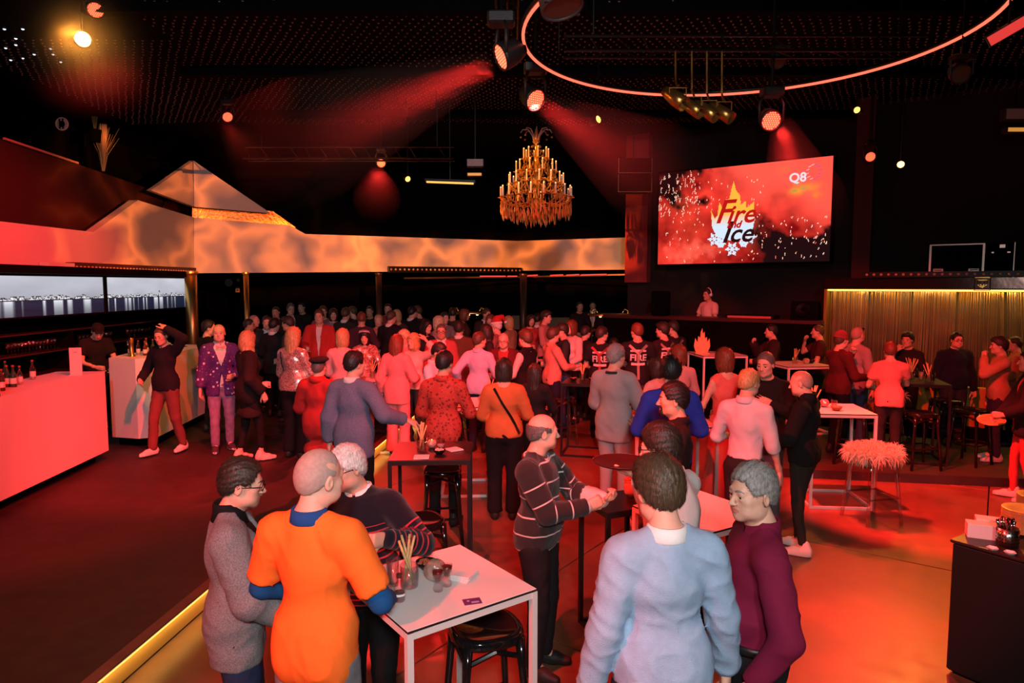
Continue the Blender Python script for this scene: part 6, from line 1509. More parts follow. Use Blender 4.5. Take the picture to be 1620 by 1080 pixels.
# ---------------------------------------------------------------- gold domed heat lamps / buffet bars at the back
for k, (px, py, Y, w_, lb_) in enumerate(((965,500,15.2,1.0,'gold rimmed buffet lamp bar with three bulbs at the rear right'),(742,497,16.2,.9,'gold buffet lamp bar behind the middle of the crowd'))):
    p = aty(px,py,Y); t = thing('buffet_lamp', lb_, 'lamp', (p[0],p[1],PZ)); h = p[2]-PZ
    MB().lathe([(w_*.48,0),(w_*.52,.02),(w_*.48,.06),(w_*.44,.06)],24,sy=.4,o=(0,0,h)).build('canopy', M_GOLD, t, True)
    for i in (-1,0,1): bu = MB().sphere((i*w_*.22,-.05,h+.01),.035,8).build('bulb', mat('warm_bulb',(1,.8,.4),.4,emit=(1.,.65,.2),estr=7), t, True)
    for i in (-1,1): MB().tube([(i*w_*.4,0,0),(i*w_*.4,0,h+.02),(i*w_*.4,0,h+.12),(i*w_*.33,0,h+.16),(i*w_*.28,0,h+.08)],.012,6).build('stand', M_GOLD, t, True)
    MB().bev(-w_*.5,w_*.5,-.25,.25,0,.04,.01).build('base', M_BLACK, t)
for k, (px0,px1,py,Y) in enumerate(((862,905,508,19.5),(810,824,505,19.5))):
    a = aty(px0,py-6,Y); b = aty(px1,py+16,Y); t = thing('wall_panel', ['wide dim tan panel on the lounge wall right of the pillar','narrow tan panel on the lounge wall left of the pillar'][k], 'panel', (a[0],a[1],b[2])); MB().box(0,b[0]-a[0],0,.04,0,a[2]-b[2]).build('board', mat('tan_board',(.20,.10,.04),.6), t); MB().box(-.02,b[0]-a[0]+.02,.04,.06,-.02,a[2]-b[2]+.02).build('frame', M_BLACK, t)

# ---------------------------------------------------------------- black serving counter at the right with plates, napkins, cutlery
Pc = atz(1507,853,.90); Pr = atz(1620,885,.90); Pl = atz(1583,812,.90)
ang = math.atan2(Pr[1]-Pc[1], Pr[0]-Pc[0]); sc2 = thing('serving_counter', 'black serving counter at the right edge with plates and cutlery', 'counter', (Pc[0],Pc[1],0), ang)
MB().bev(0,1.8,0,.62,.02,.88,.012).build('body', mat('counter_black',(.007,.006,.006),.5), sc2); MB().bev(-.012,1.82,-.012,.64,.88,.90,.006).build('top', mat('counter_top',(.02,.014,.013),.3), sc2); MB().box(.03,1.77,.03,.6,0,.03).build('kick_plate', M_BLACK, sc2)
def onc(px, py): return atz(px, py, .901)
for px, py, n_, lb_, r0 in ((1554,852,26,'nearer block of square white napkins on the serving counter',ang+.55),(1568,842,24,'rear block of white napkins behind the first on the serving counter',ang+.5)):
    p = onc(px,py); t = thing('napkin_stack', lb_, 'napkins', (p[0]+.02,p[1]+.04,.901), r0)
    for k in range(n_): MB().box(-.085,.085,-.05,.05,k*.0035,k*.0035+.0031).build('napkin', mat('paper_white',(.78,.70,.70),.8), t)
p = onc(1598,866); cup = thing('cutlery_bin', 'perforated steel bin full of cutlery on the serving counter', 'cutlery bin', (p[0]+.01,p[1]+.04,.901)); MB().lathe([(0,.0),(.062,.0),(.062,.115),(.059,.115),(.059,.004),(0,.004)],24).build('bin', M_STEEL, cup, True)
hol = MB()
for q in range(4):
    for k in range(24): a = k*2*math.pi/24; hol.lathe([(0,.0625),(.004,.0625)],6,R=basis((math.cos(a),math.sin(a),0)),o=(0,0,.03+q*.022))
o = hol.build('perforation', M_BLACK, cup); o['kind'] = 'stuff'
def cutlery(parent, n_, seed, z, rad, ln=.20):
    r = np.random.RandomState(seed)
    for k in range(n_):
        a = r.rand()*6.28; q = r.rand()**.5*rad; d = unit([r.uniform(-.16,.16), r.uniform(-.16,.16), 1]); b = np.array([q*math.cos(a), q*math.sin(a), z]); b2_ = b+d*ln*r.uniform(.75,.86)
        MB().tube([b, b+d*ln*.35, b+d*ln*.6, b2_], [.003,.003,.0055,.0075], 5).build('cutlery_handle', M_CHROME, parent, True)
cutlery(cup, 34, 5, .006, .045)
p = onc(1652,872); cup2 = thing('cutlery_bin', 'rear dark bin of cutlery beside the gold plates', 'cutlery bin', (p[0]+.06,p[1]+.08,.901)); MB().lathe([(0,.0),(.062,.0),(.062,.13),(.059,.13),(.059,.004),(0,.004)],20).build('bin', mat('bronze_bin',(.25,.15,.06),.35,.8), cup2, True); cutlery(cup2, 20, 6, .006, .045)
_pl2 = MB().lathe([(0,.002),(.075,.0),(.085,.004),(.128,.014),(.130,.016),(.126,.017),(.08,.008),(0,.006)],28).mesh('plate', True)
for px, py, n_, lb_ in ((1618,846,16,'nearer stack of gold plates on the serving counter'),(1640,822,16,'rear stack of gold plates on the serving counter')):
    p = onc(px,py)
    for k in range(n_): tag(obj('plate', _pl2, mat('gold_plate',(.78,.58,.22),.3,.5), None, (p[0]+.05,p[1]+.06,.901+k*.0095)), 'gold plate in the %s' % lb_, 'plate', lb_)
for px, py, lb_ in ((1571,871,'small white folded paper dish nearest the counter corner'),(1599,878,'small white paper dish at the front counter edge')):
    p = onc(px,py); t = thing('paper_dish', lb_, 'dish', (p[0]+.01,p[1]+.02,.901), ang); MB().lathe([(0,.0),(.022,.0),(.036,.014),(.034,.015),(.02,.003),(0,.003)],5).build('dish', mat('paper_white',(.78,.70,.70),.8), t); MB().lathe([(0,.004),(.014,.005)],5).build('base', mat('paper_white',(.78,.70,.70),.8), t)
# ---------------------------------------------------------------- cloth patterns, hats, straps
from mathutils.bvhtree import BVHTree
def nodes_of(m): return m.node_tree, m.node_tree.nodes['Principled BSDF']
def stripe_cloth(key, base, line, period, width, zmax=9., off=0., zmin=-9.):
    if key in MATS: return MATS[key]
    m = mat(key, base, .92, bump=.4, bscale=260, sheen=.15, spec=.25); nt, b = nodes_of(m); N = nt.nodes.new; L = nt.links.new
    a = N('ShaderNodeAttribute'); a.attribute_name = 'along'
    def mth(op, x, y=None):
        q = N('ShaderNodeMath'); q.operation = op
        for i, v in enumerate((x, y)):
            if v is None: continue
            if isinstance(v, (int,float)): q.inputs[i].default_value = v
            else: L(v, q.inputs[i])
        return q.outputs[0]
    f = mth('FRACT', mth('DIVIDE', mth('ADD', a.outputs['Fac'], off), period)); s = mth('LESS_THAN', f, width/period)
    lo = mth('LESS_THAN', a.outputs['Fac'], zmax); arm = mth('GREATER_THAN', a.outputs['Fac'], 1.9); armlow = mth('GREATER_THAN', a.outputs['Fac'], 2.16 if zmax < 5 else 1.9)
    ok = mth('MAXIMUM', lo, armlow); ok = mth('MULTIPLY', ok, mth('MAXIMUM', mth('GREATER_THAN', a.outputs['Fac'], zmin), arm))
    mx = N('ShaderNodeMixRGB'); mx.inputs[1].default_value = (*base,1); mx.inputs[2].default_value = (*line,1); L(mth('MULTIPLY', s, ok), mx.inputs[0]); L(mx.outputs[0], b.inputs['Base Color'])
    return m
def sequin_cloth(key, col, scale=150):
    if key in MATS: return MATS[key]
    m = mat(key, col, .32, .7); nt, b = nodes_of(m); N = nt.nodes.new; L = nt.links.new
    tc = N('ShaderNodeTexCoord'); v = N('ShaderNodeTexVoronoi'); v.inputs['Scale'].default_value = scale; bp = N('ShaderNodeBump'); bp.inputs['Strength'].default_value = 1.; bp.inputs['Distance'].default_value = .02
    sp = N('ShaderNodeSeparateColor'); hs = N('ShaderNodeHueSaturation'); hs.inputs['Color'].default_value = (*col,1); mr = N('ShaderNodeMapRange'); mr.inputs['To Min'].default_value = .35; mr.inputs['To Max'].default_value = 1.6
    L(tc.outputs['Object'], v.inputs['Vector']); L(v.outputs['Color'], sp.inputs[0]); L(sp.outputs[0], bp.inputs['Height']); L(bp.outputs[0], b.inputs['Normal']); L(sp.outputs[1], mr.inputs['Value']); L(mr.outputs[0], hs.inputs['Value']); L(hs.outputs[0], b.inputs['Base Color'])
    return m
def dot_cloth(key, base, c1, c2, scale=22, r1=.28):
    if key in MATS: return MATS[key]
    m = mat(key, base, .7, spec=.3); nt, b = nodes_of(m); N = nt.nodes.new; L = nt.links.new; tc = N('ShaderNodeTexCoord')
    cur = None; src = (*base,1)
    for sc_, col, rr in ((scale, c1, r1), (scale*2.1, c2, r1*.7)):
        v = N('ShaderNodeTexVoronoi'); v.inputs['Scale'].default_value = sc_; L(tc.outputs['Object'], v.inputs['Vector']); lt = N('ShaderNodeMath'); lt.operation = 'LESS_THAN'; lt.inputs[1].default_value = rr; L(v.outputs['Distance'], lt.inputs[0])
        mx = N('ShaderNodeMixRGB'); mx.inputs[2].default_value = (*col,1); L(lt.outputs[0], mx.inputs[0])
        if cur is None: mx.inputs[1].default_value = src
        else: L(cur, mx.inputs[1])
        cur = mx.outputs[0]
    L(cur, b.inputs['Base Color']); return m

def project(A, g, x, z, side, lift=.005):
    if not hasattr(A, 'bvh'): A.bvh = {}
    if g.name not in A.bvh:
        v = np.empty(len(g.data.vertices)*3, np.float32); g.data.vertices.foreach_get('co', v); A.bvh[g.name] = BVHTree.FromPolygons([tuple(p) for p in v.reshape(-1,3)], [tuple(p.vertices) for p in g.data.polygons])
    sg = -1 if side == 'back' else 1
    o = A.T((x, sg*.7, z))*A.s; d = A.Rt @ np.array([0,-sg,0.]); h = A.bvh[g.name].ray_cast(Vector(o), Vector(d))
    return None if h[0] is None else np.array(h[0]) - d*lift
def band(A, g, path, width, m, name='strap', side='back', n=14):
    path = np.array(path, float); t = np.linspace(0, len(path)-1, n); P = np.c_[np.interp(t, np.arange(len(path)), path[:,0]), np.interp(t, np.arange(len(path)), path[:,1])]
    T_ = np.gradient(P, axis=0); T_ /= np.linalg.norm(T_,axis=1,keepdims=True); Nn = np.c_[-T_[:,1],T_[:,0]]; V = []
    for p, q in zip(P, Nn):
        a = project(A,g,*(p+q*width/2),side); b = project(A,g,*(p-q*width/2),side)
        if a is None or b is None: continue
        nrm = unit(A.Rt @ np.array([0,-1. if side == 'back' else 1.,0])); V += [a, b, b+nrm*.004, a+nrm*.004]
    k = len(V)//4
    if k < 2: return
    f = []
    for i in range(k-1):
        o = i*4; f += [(o+2,o+3,o+7,o+6),(o,o+3,o+7,o+4)[::-1],(o+1,o+2,o+6,o+5)[::-1]]
    MB().add(np.array(V), f).build(name, m, A.root, True)
def back_print(A, g, text, size, z, m, side='back'):
    me = text_mesh(text, size, extrude=0., bold=size*.03); bm = bmesh.new(); bm.from_mesh(me); bmesh.ops.triangulate(bm, faces=bm.faces); bmesh.ops.subdivide_edges(bm, edges=[e for e in bm.edges if e.calc_length() > .03], cuts=1); bm.to_mesh(me); bm.free()
    sg = 1 if side == 'back' else -1
    for v in me.vertices:
        q = project(A, g, sg*v.co.x, z+v.co.y, side, .006)
        if q is not None: v.co = q
    me.materials.clear(); me.update(); obj('lettering', me, m, A.root)

def hat_from(prims, m, name, extra=None):
    def f(A, on_head, root, vh):
        F = SDF(); prims(F); V, Q = F.mesh(max(vh, .005), 1); obj(name, mesh_np(name, on_head(V), Q), m, root)
        if extra:
            for nm, pr, mm in extra: F = SDF(); pr(F); V, Q = F.mesh(max(vh,.004), 1); obj(nm, mesh_np(nm, on_head(V), Q), mm, root)
    return f
H_BERET = hat_from(lambda F: (F.ell((.01,-.02,.105),(.125,.13,.034),rot_x(.12),k=.02), F.ell((0,-.012,.075),(.086,.104,.045),k=.02), F.clip(lambda X: .045-X[...,2])), cloth((.012,.012,.016),'knit'), 'beret')
def _bean(F): F.ell((0,-.015,.05),(.088,.108,.108),k=.02); F.clip(lambda X: (.02-.25*X[...,1])-X[...,2])
H_BEANIE = hat_from(_bean, cloth((.22,.05,.05),'knit'), 'beanie', [('beanie_cuff', lambda F: (F.ell((0,-.015,.045),(.094,.114,.1),k=.02), F.clip(lambda X: np.abs(X[...,2]-(.04-.25*X[...,1]))-.022)), cloth((.25,.06,.06),'knit'))])
def _santa(F): F.ell((0,-.015,.06),(.086,.104,.10),k=.02); F.cone((0,-.03,.14),(.06,-.10,.17),.06,.035,k=.04); F.cone((.06,-.10,.17),(.11,-.14,.09),.035,.02,k=.02); F.clip(lambda X: (.05-.1*X[...,1])-X[...,2])
H_SANTA = hat_from(_santa, cloth((.5,.03,.03)), 'santa_hat', [('hat_brim', lambda F: (F.ell((0,-.014,.055),(.096,.116,.09),k=.01), F.clip(lambda X: np.abs(X[...,2]-.06+.1*X[...,1])-.02)), cloth((.85,.8,.78),'knit')), ('pompom', lambda F: F.ell((.115,-.145,.075),.028), cloth((.85,.8,.78),'knit'))])
def _cap(F): F.ell((0,-.012,.06),(.086,.105,.085),k=.02); F.cone((-.04,.10,.06),(.04,.10,.06),.04,.04,k=.02,flat=((0,0,1),.15)); F.clip(lambda X: .045-X[...,2])
H_CAP = hat_from(_cap, cloth((.01,.01,.012)), 'cap')
def H_PHONES(A, on_head, root, vh):
    b = MB(); a = np.linspace(0, math.pi, 13); b.tube(np.c_[.098*np.cos(a), -.012+0*a, .03+.115*np.sin(a)], .010, 8); b.v = [on_head(np.concatenate(b.v))]; b.build('headband', mat('headphone_white',(.8,.78,.76),.4), root, True)
    for sx in (-1,1): b = MB(); b.lathe([(0,.02),(.03,.018),(.036,.0),(.034,-.02),(0,-.02)],14,R=basis((sx,0,0)),o=(sx*.095,-.008,.0)); b.v = [on_head(np.concatenate(b.v))]; b.build('ear_cup', mat('headphone_white',(.8,.78,.76),.4), root, True)
def H_TIARA(A, on_head, root, vh):
    b = MB(); a = np.linspace(.25, math.pi-.25, 15); b.tube(np.c_[.10*np.cos(a), .055*np.sin(a)+.02, .085+.05*np.sin(a)], .007, 6)
    for q in np.linspace(.6, math.pi-.6, 9): c = np.array([.10*math.cos(q), .055*math.sin(q)+.025, .09+.05*math.sin(q)]); b.tube([c, c+np.array([0,.004,.03])], [.007,.002], 5)
    b.v = [on_head(np.concatenate(b.v))]; b.build('tiara', mat('tiara_white',(.85,.82,.8),.3,.3), root, True)
def H_SUNGL(A, on_head, root, vh):
    b = MB()
    for sx in (-1,1): b.sphere((sx*.034,.075,.095),(.026,.010,.018),10)
    b.tube([(-.085,-.02,.06),(-.06,.07,.10),(0,.085,.10),(.06,.07,.10),(.085,-.02,.06)], .003, 5); b.v = [on_head(np.concatenate(b.v))]; b.build('sunglasses', M_BLACKGLOSS, root, True)

FLOORZ = {'f': 0., 'p': PZ, 'r': .118}
HEIGHTS = []; SPOTS = []
BLOCKS = [(t.location.x, t.location.y, .50) for t in TABLES.values()] + [(o.location.x, o.location.y, .36) for o in bpy.data.objects if o.name.startswith('bar_stool')]
def P(label, hx, hy, Y, heading, fl='f', **k):
    if k.get('lod', 1) > 0:
        rad = .50 if k.get('lod',1) == 1 else .46
        for dY, rad in [(q_, rad+.06) for q_ in (0,.2,-.2,.4,-.4,.6,-.6)] + [(q_, rad-.02) for q_ in (0,.2,-.2,.4,-.4,.6,-.6,.8,-.8,1.,1.2,1.4,1.6,1.9,2.2)]:
            q = aty(hx, hy, Y+dY); hh = q[2]-(FLOORZ[fl] if isinstance(fl, str) else fl)
            if 1.56 < hh < 1.94 and all(math.hypot(q[0]-a, q[1]-b) > rad for a, b in SPOTS) and all(math.hypot(q[0]-a, q[1]-b) > c for a, b, c in BLOCKS): Y = Y+dY; break
        else: print('CROWDED', label)
    p = aty(hx, hy, Y); SPOTS.append((p[0],p[1])); base = FLOORZ[fl] if isinstance(fl, str) else fl; h = p[2]-base
    hl = k.get('lean', 0.); a = math.radians(heading)
    dx = math.sin(math.radians(hl))*.75
    HEIGHTS.append((round(h,2), label))
    k.setdefault('seed', len(HEIGHTS))
    return make_person(label, p[0]-math.sin(a)*dx, p[1]-math.cos(a)*dx, base, h, heading, **k)
BLK = (.006,.006,.007); NAVY = (.012,.014,.035); JEAN = (.035,.06,.14); WHT = (.72,.70,.70); CHAR = (.03,.03,.033)
SNEAK = ((.68,.62,.58),(.75,.70,.68)); DARKSH = ((.012,.011,.011),(.02,.02,.02))
T_ = lambda kind, c, **k: dict(kind=kind, c=c, **k)
HAIRCOL['stubble'] = (.22,.13,.10)

# ---------------------------------------------------------------- people in front
A_ = P('man in a grey tweed blazer and glasses at the left of the foreground table', 367, 727, 3.2, 72, top=T_('shirt', BLK), over=T_('jacket', (.20,.20,.21), cloth='tweed', vee=(1.12,.26)), bottom=T_('straight', (.02,.035,.09), cloth='denim'), hair=('short','dark'), head=(3,-8,0), arms=({'base':'bentlow','w':(.16,.27,.97)},'bentlow'), tone=0, kind='o', glasses='x', collar=(BLK,'turtle'), beard=('stubble','stubble'), lod=0, bulk=1.08, belly=.012)
B_ = P('man seen from behind in a bright orange t-shirt over a blue shirt', 492, 712, 2.85, 16, top=dict(kind='shirt', c=(.008,.085,.26), sl=.002), over=dict(kind='tee', c=(.95,.19,.025), hem=.80, sleeve=.40, o=.016, sl=.010, loose=.0, cloth='plain', fold=.005), bottom=T_('straight', (.20,.21,.24), cloth='denim'), hair=('shaved','buzzgrey'), head=(24,-6,0), arms=({'base':'bentlow','w':(.20,.26,1.03),'pole':(.62,-.75,-.3)},{'base':'bentlow','w':(.18,.25,1.02),'pole':(.60,-.75,-.3)}), tone=2, kind='o', collar=((.012,.07,.26),'shirt'), lod=0, bulk=.98)
C_ = P('white haired man in a navy sweater with thin red stripes behind the orange t-shirt', 582, 705, 3.62, 196, top=dict(kind='sweater', m=stripe_cloth('navy_red_stripe', (.008,.007,.014), (.50,.03,.05), .036, .009, 1.30), along=True), bottom=T_('straight', BLK), hair=('full','white'), head=(30,-6,0), arms=('bentlow',{'base':'bent','w':(.26,.22,1.27),'pose':'thumb','dir':(-.15,.6,.1),'palm':(-1,-.2,.1)}), tone=0, kind='o', glasses='thin', collar=((.8,.78,.78),'shirt'), lod=0, bulk=1.10, belly=.02, side=8.)
D_ = P('balding man in a charcoal sweater with thin white stripes, gesturing with both hands', 853, 655, 4.35, 112, top=dict(kind='sweater', m=stripe_cloth('charcoal_white_stripe', (.020,.020,.021), (.55,.53,.53), .112, .009, off=.03), along=True, fold=.006), bottom=T_('straight', (.010,.010,.012)), hair=('fringe','darkgrey'), head=(-32,-2,0), arms=({'base':'gest','w':(.02,.33,1.16),'dir':(-.2,.8,.5)},{'base':'palmup','w':(.13,.40,1.17),'pose':'pinch','dir':(-.2,.8,.6)}), tone=0, kind='o', collar=((.55,.53,.53),'crew'), lod=0, bulk=1.10, belly=.02)
E_ = P('man seen from behind in a light blue sweater with a white shirt collar', 1053, 729, 2.62, -8, top=dict(kind='sweater', c=(.33,.47,.66), fold=.007), bottom=T_('straight', (.02,.02,.03)), hair=('thick','brown'), head=(-10,-10,0), arms=({'base':'down','w':(.30,.10,.87)},{'base':'down','w':(.27,.04,.84)}), tone=2, collar=((.82,.80,.80),'shirt'), lod=0, bulk=.98)
F_ = P('man in a white shirt with glasses carrying a round tray', 1046, 667, 3.62, -52, top=T_('shirt', (.70,.66,.65)), bottom=T_('straight', BLK), hair=('full','dark'), head=(-8,4,0), arms=({'base':'phone','w':(.05,.20,1.47),'pose':'flat','dir':(-.1,.9,.2),'palm':(0,.0,1)},{'base':'bent','w':(.16,.24,1.04)}), tone=2, glasses='x', collar=((.75,.72,.72),'shirt'), lod=0, lean=13., bulk=1.06)
G_ = P('grey haired man in a maroon shirt facing left, hand in his pocket', 1200, 735, 2.88, -82, top=dict(kind='tucked', c=(.19,.008,.040), hem=.96, fold=.007), bottom=dict(kind='straight', c=(.010,.010,.014), belt=True), hair=('short','grey'), head=(-26,-2,0), arms=({'base':'bent','w':(.12,.30,1.16)},{'base':'pocket','w':(.23,.06,.90)}), tone=2, kind='o', collar=((.19,.008,.040),'shirt'), lod=0, bulk=1.12, belly=.035)
H_ = P('dark haired man in a black shirt in profile behind the white shirt', 1070, 606, 4.95, -80, top=T_('shirt', (.010,.009,.010)), bottom=T_('straight', BLK), hair=('short','black'), head=(-4,0,0), arms=('bentlow','bentlow'), tone=1, collar=((.010,.009,.010),'shirt'), beard=('goatee','black'), lod=0)
I_ = P('man seen from behind in a royal blue sweater', 1062, 566, 6.1, 4, top=T_('sweater', (.015,.045,.42)), bottom=T_('straight', BLK), hair=('thick','black'), head=(12,0,0), arms=('bent','bent'), tone=0, collar=((.25,.32,.6),'shirt'))
J_ = P('grey haired person in a pale grey suit holding a cup, back to the camera', 973, 546, 7.45, 34, top=T_('shirt', (.3,.28,.28)), over=T_('jacket', (.36,.33,.33)), bottom=T_('straight', (.36,.33,.33)), hair=('full','grey'), head=(18,0,0), arms=({'base':'bent','w':(.14,.33,1.16)},'bentlow'), tone=0, collar=(CHAR,'crew'), shoes=((.05,.04,.04),(.3,.28,.26)))
K_ = P('man in a pale dress shirt with rolled sleeves, back turned', 1182, 583, 5.9, 38, top=T_('tucked', (.62,.56,.60), sleeve=.62), bottom=T_('slim', (.02,.018,.02)), hair=('crop','blond'), head=(18,-4,0), arms=({'base':'down','w':(.26,.10,.86)},'bent'), tone=0, collar=((.62,.56,.60),'shirt'))
L_ = P('man in a black sweater with his hand spread on his chest', 1214, 556, 6.95, 206, top=T_('sweater', (.011,.010,.011)), bottom=T_('straight', (.10,.10,.12), cloth='denim'), hair=('crop','darkgrey'), head=(14,-8,0), arms=('bentlow','chest'), tone=0, collar=(BLK,'crew'), bulk=1.06)
M_ = P('bald man in a black turtleneck and white sneakers', 1276, 586, 6.35, -52, top=T_('sweater', (.009,.009,.009)), bottom=T_('slim', (.022,.022,.018)), hair=('shaved','buzz'), head=(-8,-10,0), arms=({'base':'bentlow','w':(.10,.30,1.06)},{'base':'bentlow','w':(.15,.27,1.03)}), tone=2, kind='o', collar=((.009,.009,.009),'turtle'), shoes=SNEAK, bulk=1.16, step=.10)
N_ = P('woman with a dark bob in a long coral sleeveless dress', 1148, 552, 7.6, -18, top=T_('dress', (.70,.16,.13)), bottom=dict(kind='gown', c=(.70,.16,.13), hem=.08, flare=.22), hair=('bob','auburn'), head=(-8,0,0), arms=('bentlow','bentlow'), tone=0, kind='f', female=True, shoe_kind='heel')
O_ = P('man seen from behind in a blue-grey blazer resting his hand on the black table', 558, 556, 6.75, 16, top=T_('shirt', WHT), over=T_('jacket', (.15,.175,.27), cloth='tweed'), bottom=T_('straight', BLK), hair=('short','black'), head=(22,0,0), arms=({'base':'table','w':(.46,.16,1.10),'dir':(.7,.4,-.3),'palm':(0,.1,-1)},{'base':'down','w':(.27,.0,.86)}), tone=0, collar=(WHT,'shirt'), twist=4)
p_red = dot_cloth('red_speckle', (.48,.05,.035), (.20,.02,.02), (.62,.12,.09), 26, .34)
P_ = P('man seen from behind in a red speckled shirt', 701, 556, 7.1, 8, top=dict(kind='shirt', m=p_red), bottom=T_('straight', BLK), hair=('short','black'), head=(16,-4,0), arms=('bent','bentlow'), tone=1, collar=(p_red,'shirt'))
Q_ = P('woman seen from behind in a rust orange top with a black crossbody strap', 797, 568, 7.3, 2, top=T_('blouse', (.62,.16,.05)), bottom=T_('wide', BLK), hair=('bob','dark'), arms=('bent','bentlow'), tone=0, kind='f', female=True, hips=1.1, bulk=1.08)
band(Q_, Q_.top, [(-.10,1.43),(.0,1.26),(.12,1.06),(.17,.95)], .026, mat('strap_black',(.01,.01,.01),.5)); 
R_ = P('woman with long dark hair in a black top, back turned', 846, 576, 8.5, 12, top=T_('blouse', (.014,.010,.012)), bottom=T_('slim', BLK), hair=('long','dark'), arms=('bent','bentlow'), tone=0, kind='f', female=True)
S_ = P('woman with auburn hair in a pink trouser suit', 627, 530, 10.0, 20, top=T_('blouse', (.7,.5,.48)), over=T_('jacket', (.74,.26,.27), fold=.004), bottom=T_('wide', (.74,.26,.27)), hair=('long','auburn'), arms=('bent',{'base':'down','w':(.27,.04,.88)}), tone=0, kind='f', female=True, shoe_kind='heel')
T__ = P('bearded man in a pale blue shirt with a dark belt', 688, 541, 8.9, 108, top=T_('tucked', (.50,.56,.68)), bottom=dict(kind='straight', c=(.16,.15,.16), belt=True), hair=('short','black'), head=(8,-16,0), arms=('bentlow','bent'), tone=1, beard=('beard','black'), collar=((.5,.56,.68),'shirt'))
U_ = P('person in a red coat wearing a black beret', 503, 566, 7.9, 10, top=T_('coat', (.36,.025,.025)), bottom=T_('straight', CHAR), hair=('crop','darkgrey'), arms=('down','bent'), tone=0, hat=H_BERET, collar=((.36,.025,.025),'scarf'))
V_ = P('blonde woman in a glittering sequin top with a black shoulder strap', 463, 518, 9.3, 16, 'p', top=dict(kind='blouse', m=sequin_cloth('sequin_pink', (.85,.62,.56), 95), loose=.03), bottom=T_('wide', BLK), hair=('long','blond'), arms=('bentlow','bentlow'), tone=0, kind='f', female=True)
band(V_, V_.top, [(-.13,1.42),(-.14,1.2),(-.15,.95)], .022, mat('strap_black',(.01,.01,.01),.5))
W_ = P('blonde woman in a pink top seen from behind', 541, 521, 9.5, 12, 'p', top=T_('blouse', (.78,.36,.36)), bottom=T_('straight', CHAR), hair=('bob','blond'), arms=('bent','bentlow'), tone=0, kind='f', female=True)
X_ = P('woman with curly fair hair in a long black coat and pale shoes', 390, 524, 9.1, 48, 'p', top=T_('coat', (.008,.008,.009)), bottom=dict(kind='slim', c=BLK, cut=.16), hair=('curly','blond'), head=(-20,0,0), arms=({'base':'down','w':(.26,.10,.92)},'bentlow'), tone=2, kind='f', female=True, shoes=((.75,.45,.4),(.6,.4,.35)), step=.22)
p_pur = dot_cloth('purple_snowflakes', (.075,.022,.16), (.70,.55,.72), (.55,.12,.16), 13, .20)
Y_ = P('man in a purple snowflake patterned suit jacket with a bow tie', 346, 513, 9.7, 150, 'p', top=T_('shirt', WHT), over=dict(kind='jacket', m=p_pur, vee=(1.15,.30)), bottom=T_('straight', (.24,.17,.30), cloth='denim'), hair=('shaved','buzz'), head=(10,0,0), arms=('down',{'base':'bentlow','w':(.13,.24,1.05)}), tone=0, kind='o', shoes=((.05,.04,.06),(.6,.5,.5)), collar=(WHT,'shirt'), step=.12)
bt_ = MB(); bt_.add([(-.06,.125,1.455),(-.06,.125,1.405),(0,.135,1.435),(0,.135,1.425),(.06,.125,1.455),(.06,.125,1.405),(0,.155,1.43)], [(0,1,3,2),(4,2,3,5),(0,2,6),(2,4,6),(1,6,3),(3,6,5),(0,6,1),(4,5,6)]); bt_.v = [q*Y_.s for q in bt_.v]; bt_.build('bow_tie', cloth((.65,.4,.32)), Y_.root)
Z_ = P('man in a dark half zip sweater and sneakers holding his head', 258, 516, 9.5, 196, 'p', top=T_('sweater', (.012,.011,.016)), bottom=T_('straight', (.14,.045,.04)), hair=('crop','brown'), head=(-12,-14,0), arms=({'base':'bentlow','w':(.22,.20,1.02)},'head'), tone=0, shoes=SNEAK, collar=((.4,.36,.36),'shirt'), step=.34)
P('man in a black jacket close behind the purple patterned jacket', 328, 507, 10.9, 40, 'p', top=T_('shirt', WHT), over=T_('jacket', BLK), bottom=T_('straight', BLK), hair=('short','black'), head=(30,0,0), arms=('bent','bentlow'))
P('man in an open red jacket over a white t-shirt facing the camera', 505, 490, 12.8, 176, 'p', top=T_('tee', WHT), over=T_('bomber', (.50,.035,.03)), bottom=T_('straight', BLK), hair=('short','brown'), arms=('bent','down'), tone=0)
P('dark haired woman with a white tiara in a glittering dress', 577, 521, 10.9, 152, 'p', top=dict(kind='dress', m=sequin_cloth('sequin_gold', (.85,.5,.42), 60), sleeve=.4, sl=.01), bottom=dict(kind='skirt', m=sequin_cloth('sequin_gold', (.85,.5,.42), 60), hem=.5), hair=('bob','black'), head=(20,-14,0), arms=('bent','bentlow'), kind='f', female=True, hat=H_TIARA)
P('blonde woman next to the pink suit, hand raised behind her', 655, 528, 10.6, -150, top=T_('blouse', (.75,.45,.42)), bottom=T_('slim', CHAR), hair=('bob','blond'), arms=('bent',{'base':'head','w':(.22,.02,1.66)}), kind='f', female=True)
P('woman with a pale bun directly behind the auburn hair', 640, 522, 11.4, -140, top=T_('blouse', (.7,.3,.3)), bottom=T_('slim', CHAR), hair=('pony','pale'), arms=('bent','bentlow'), kind='f', female=True)
P('man in a pale lilac shirt seen from behind at the rear white table', 757, 526, 10.3, 18, top=T_('shirt', (.48,.46,.66)), bottom=T_('straight', NAVY), hair=('short','brown'), head=(35,0,0), arms=('bent',{'base':'down','w':(.30,-.02,.98)}), collar=((.48,.46,.66),'shirt'))
P('man in a brown checked jacket seen from behind', 726, 508, 12.0, 4, top=T_('shirt', WHT), over=T_('jacket', (.15,.055,.03), cloth='tweed'), bottom=T_('straight', BLK), hair=('short','dark'), arms=('bent','bent'), collar=(WHT,'shirt'))
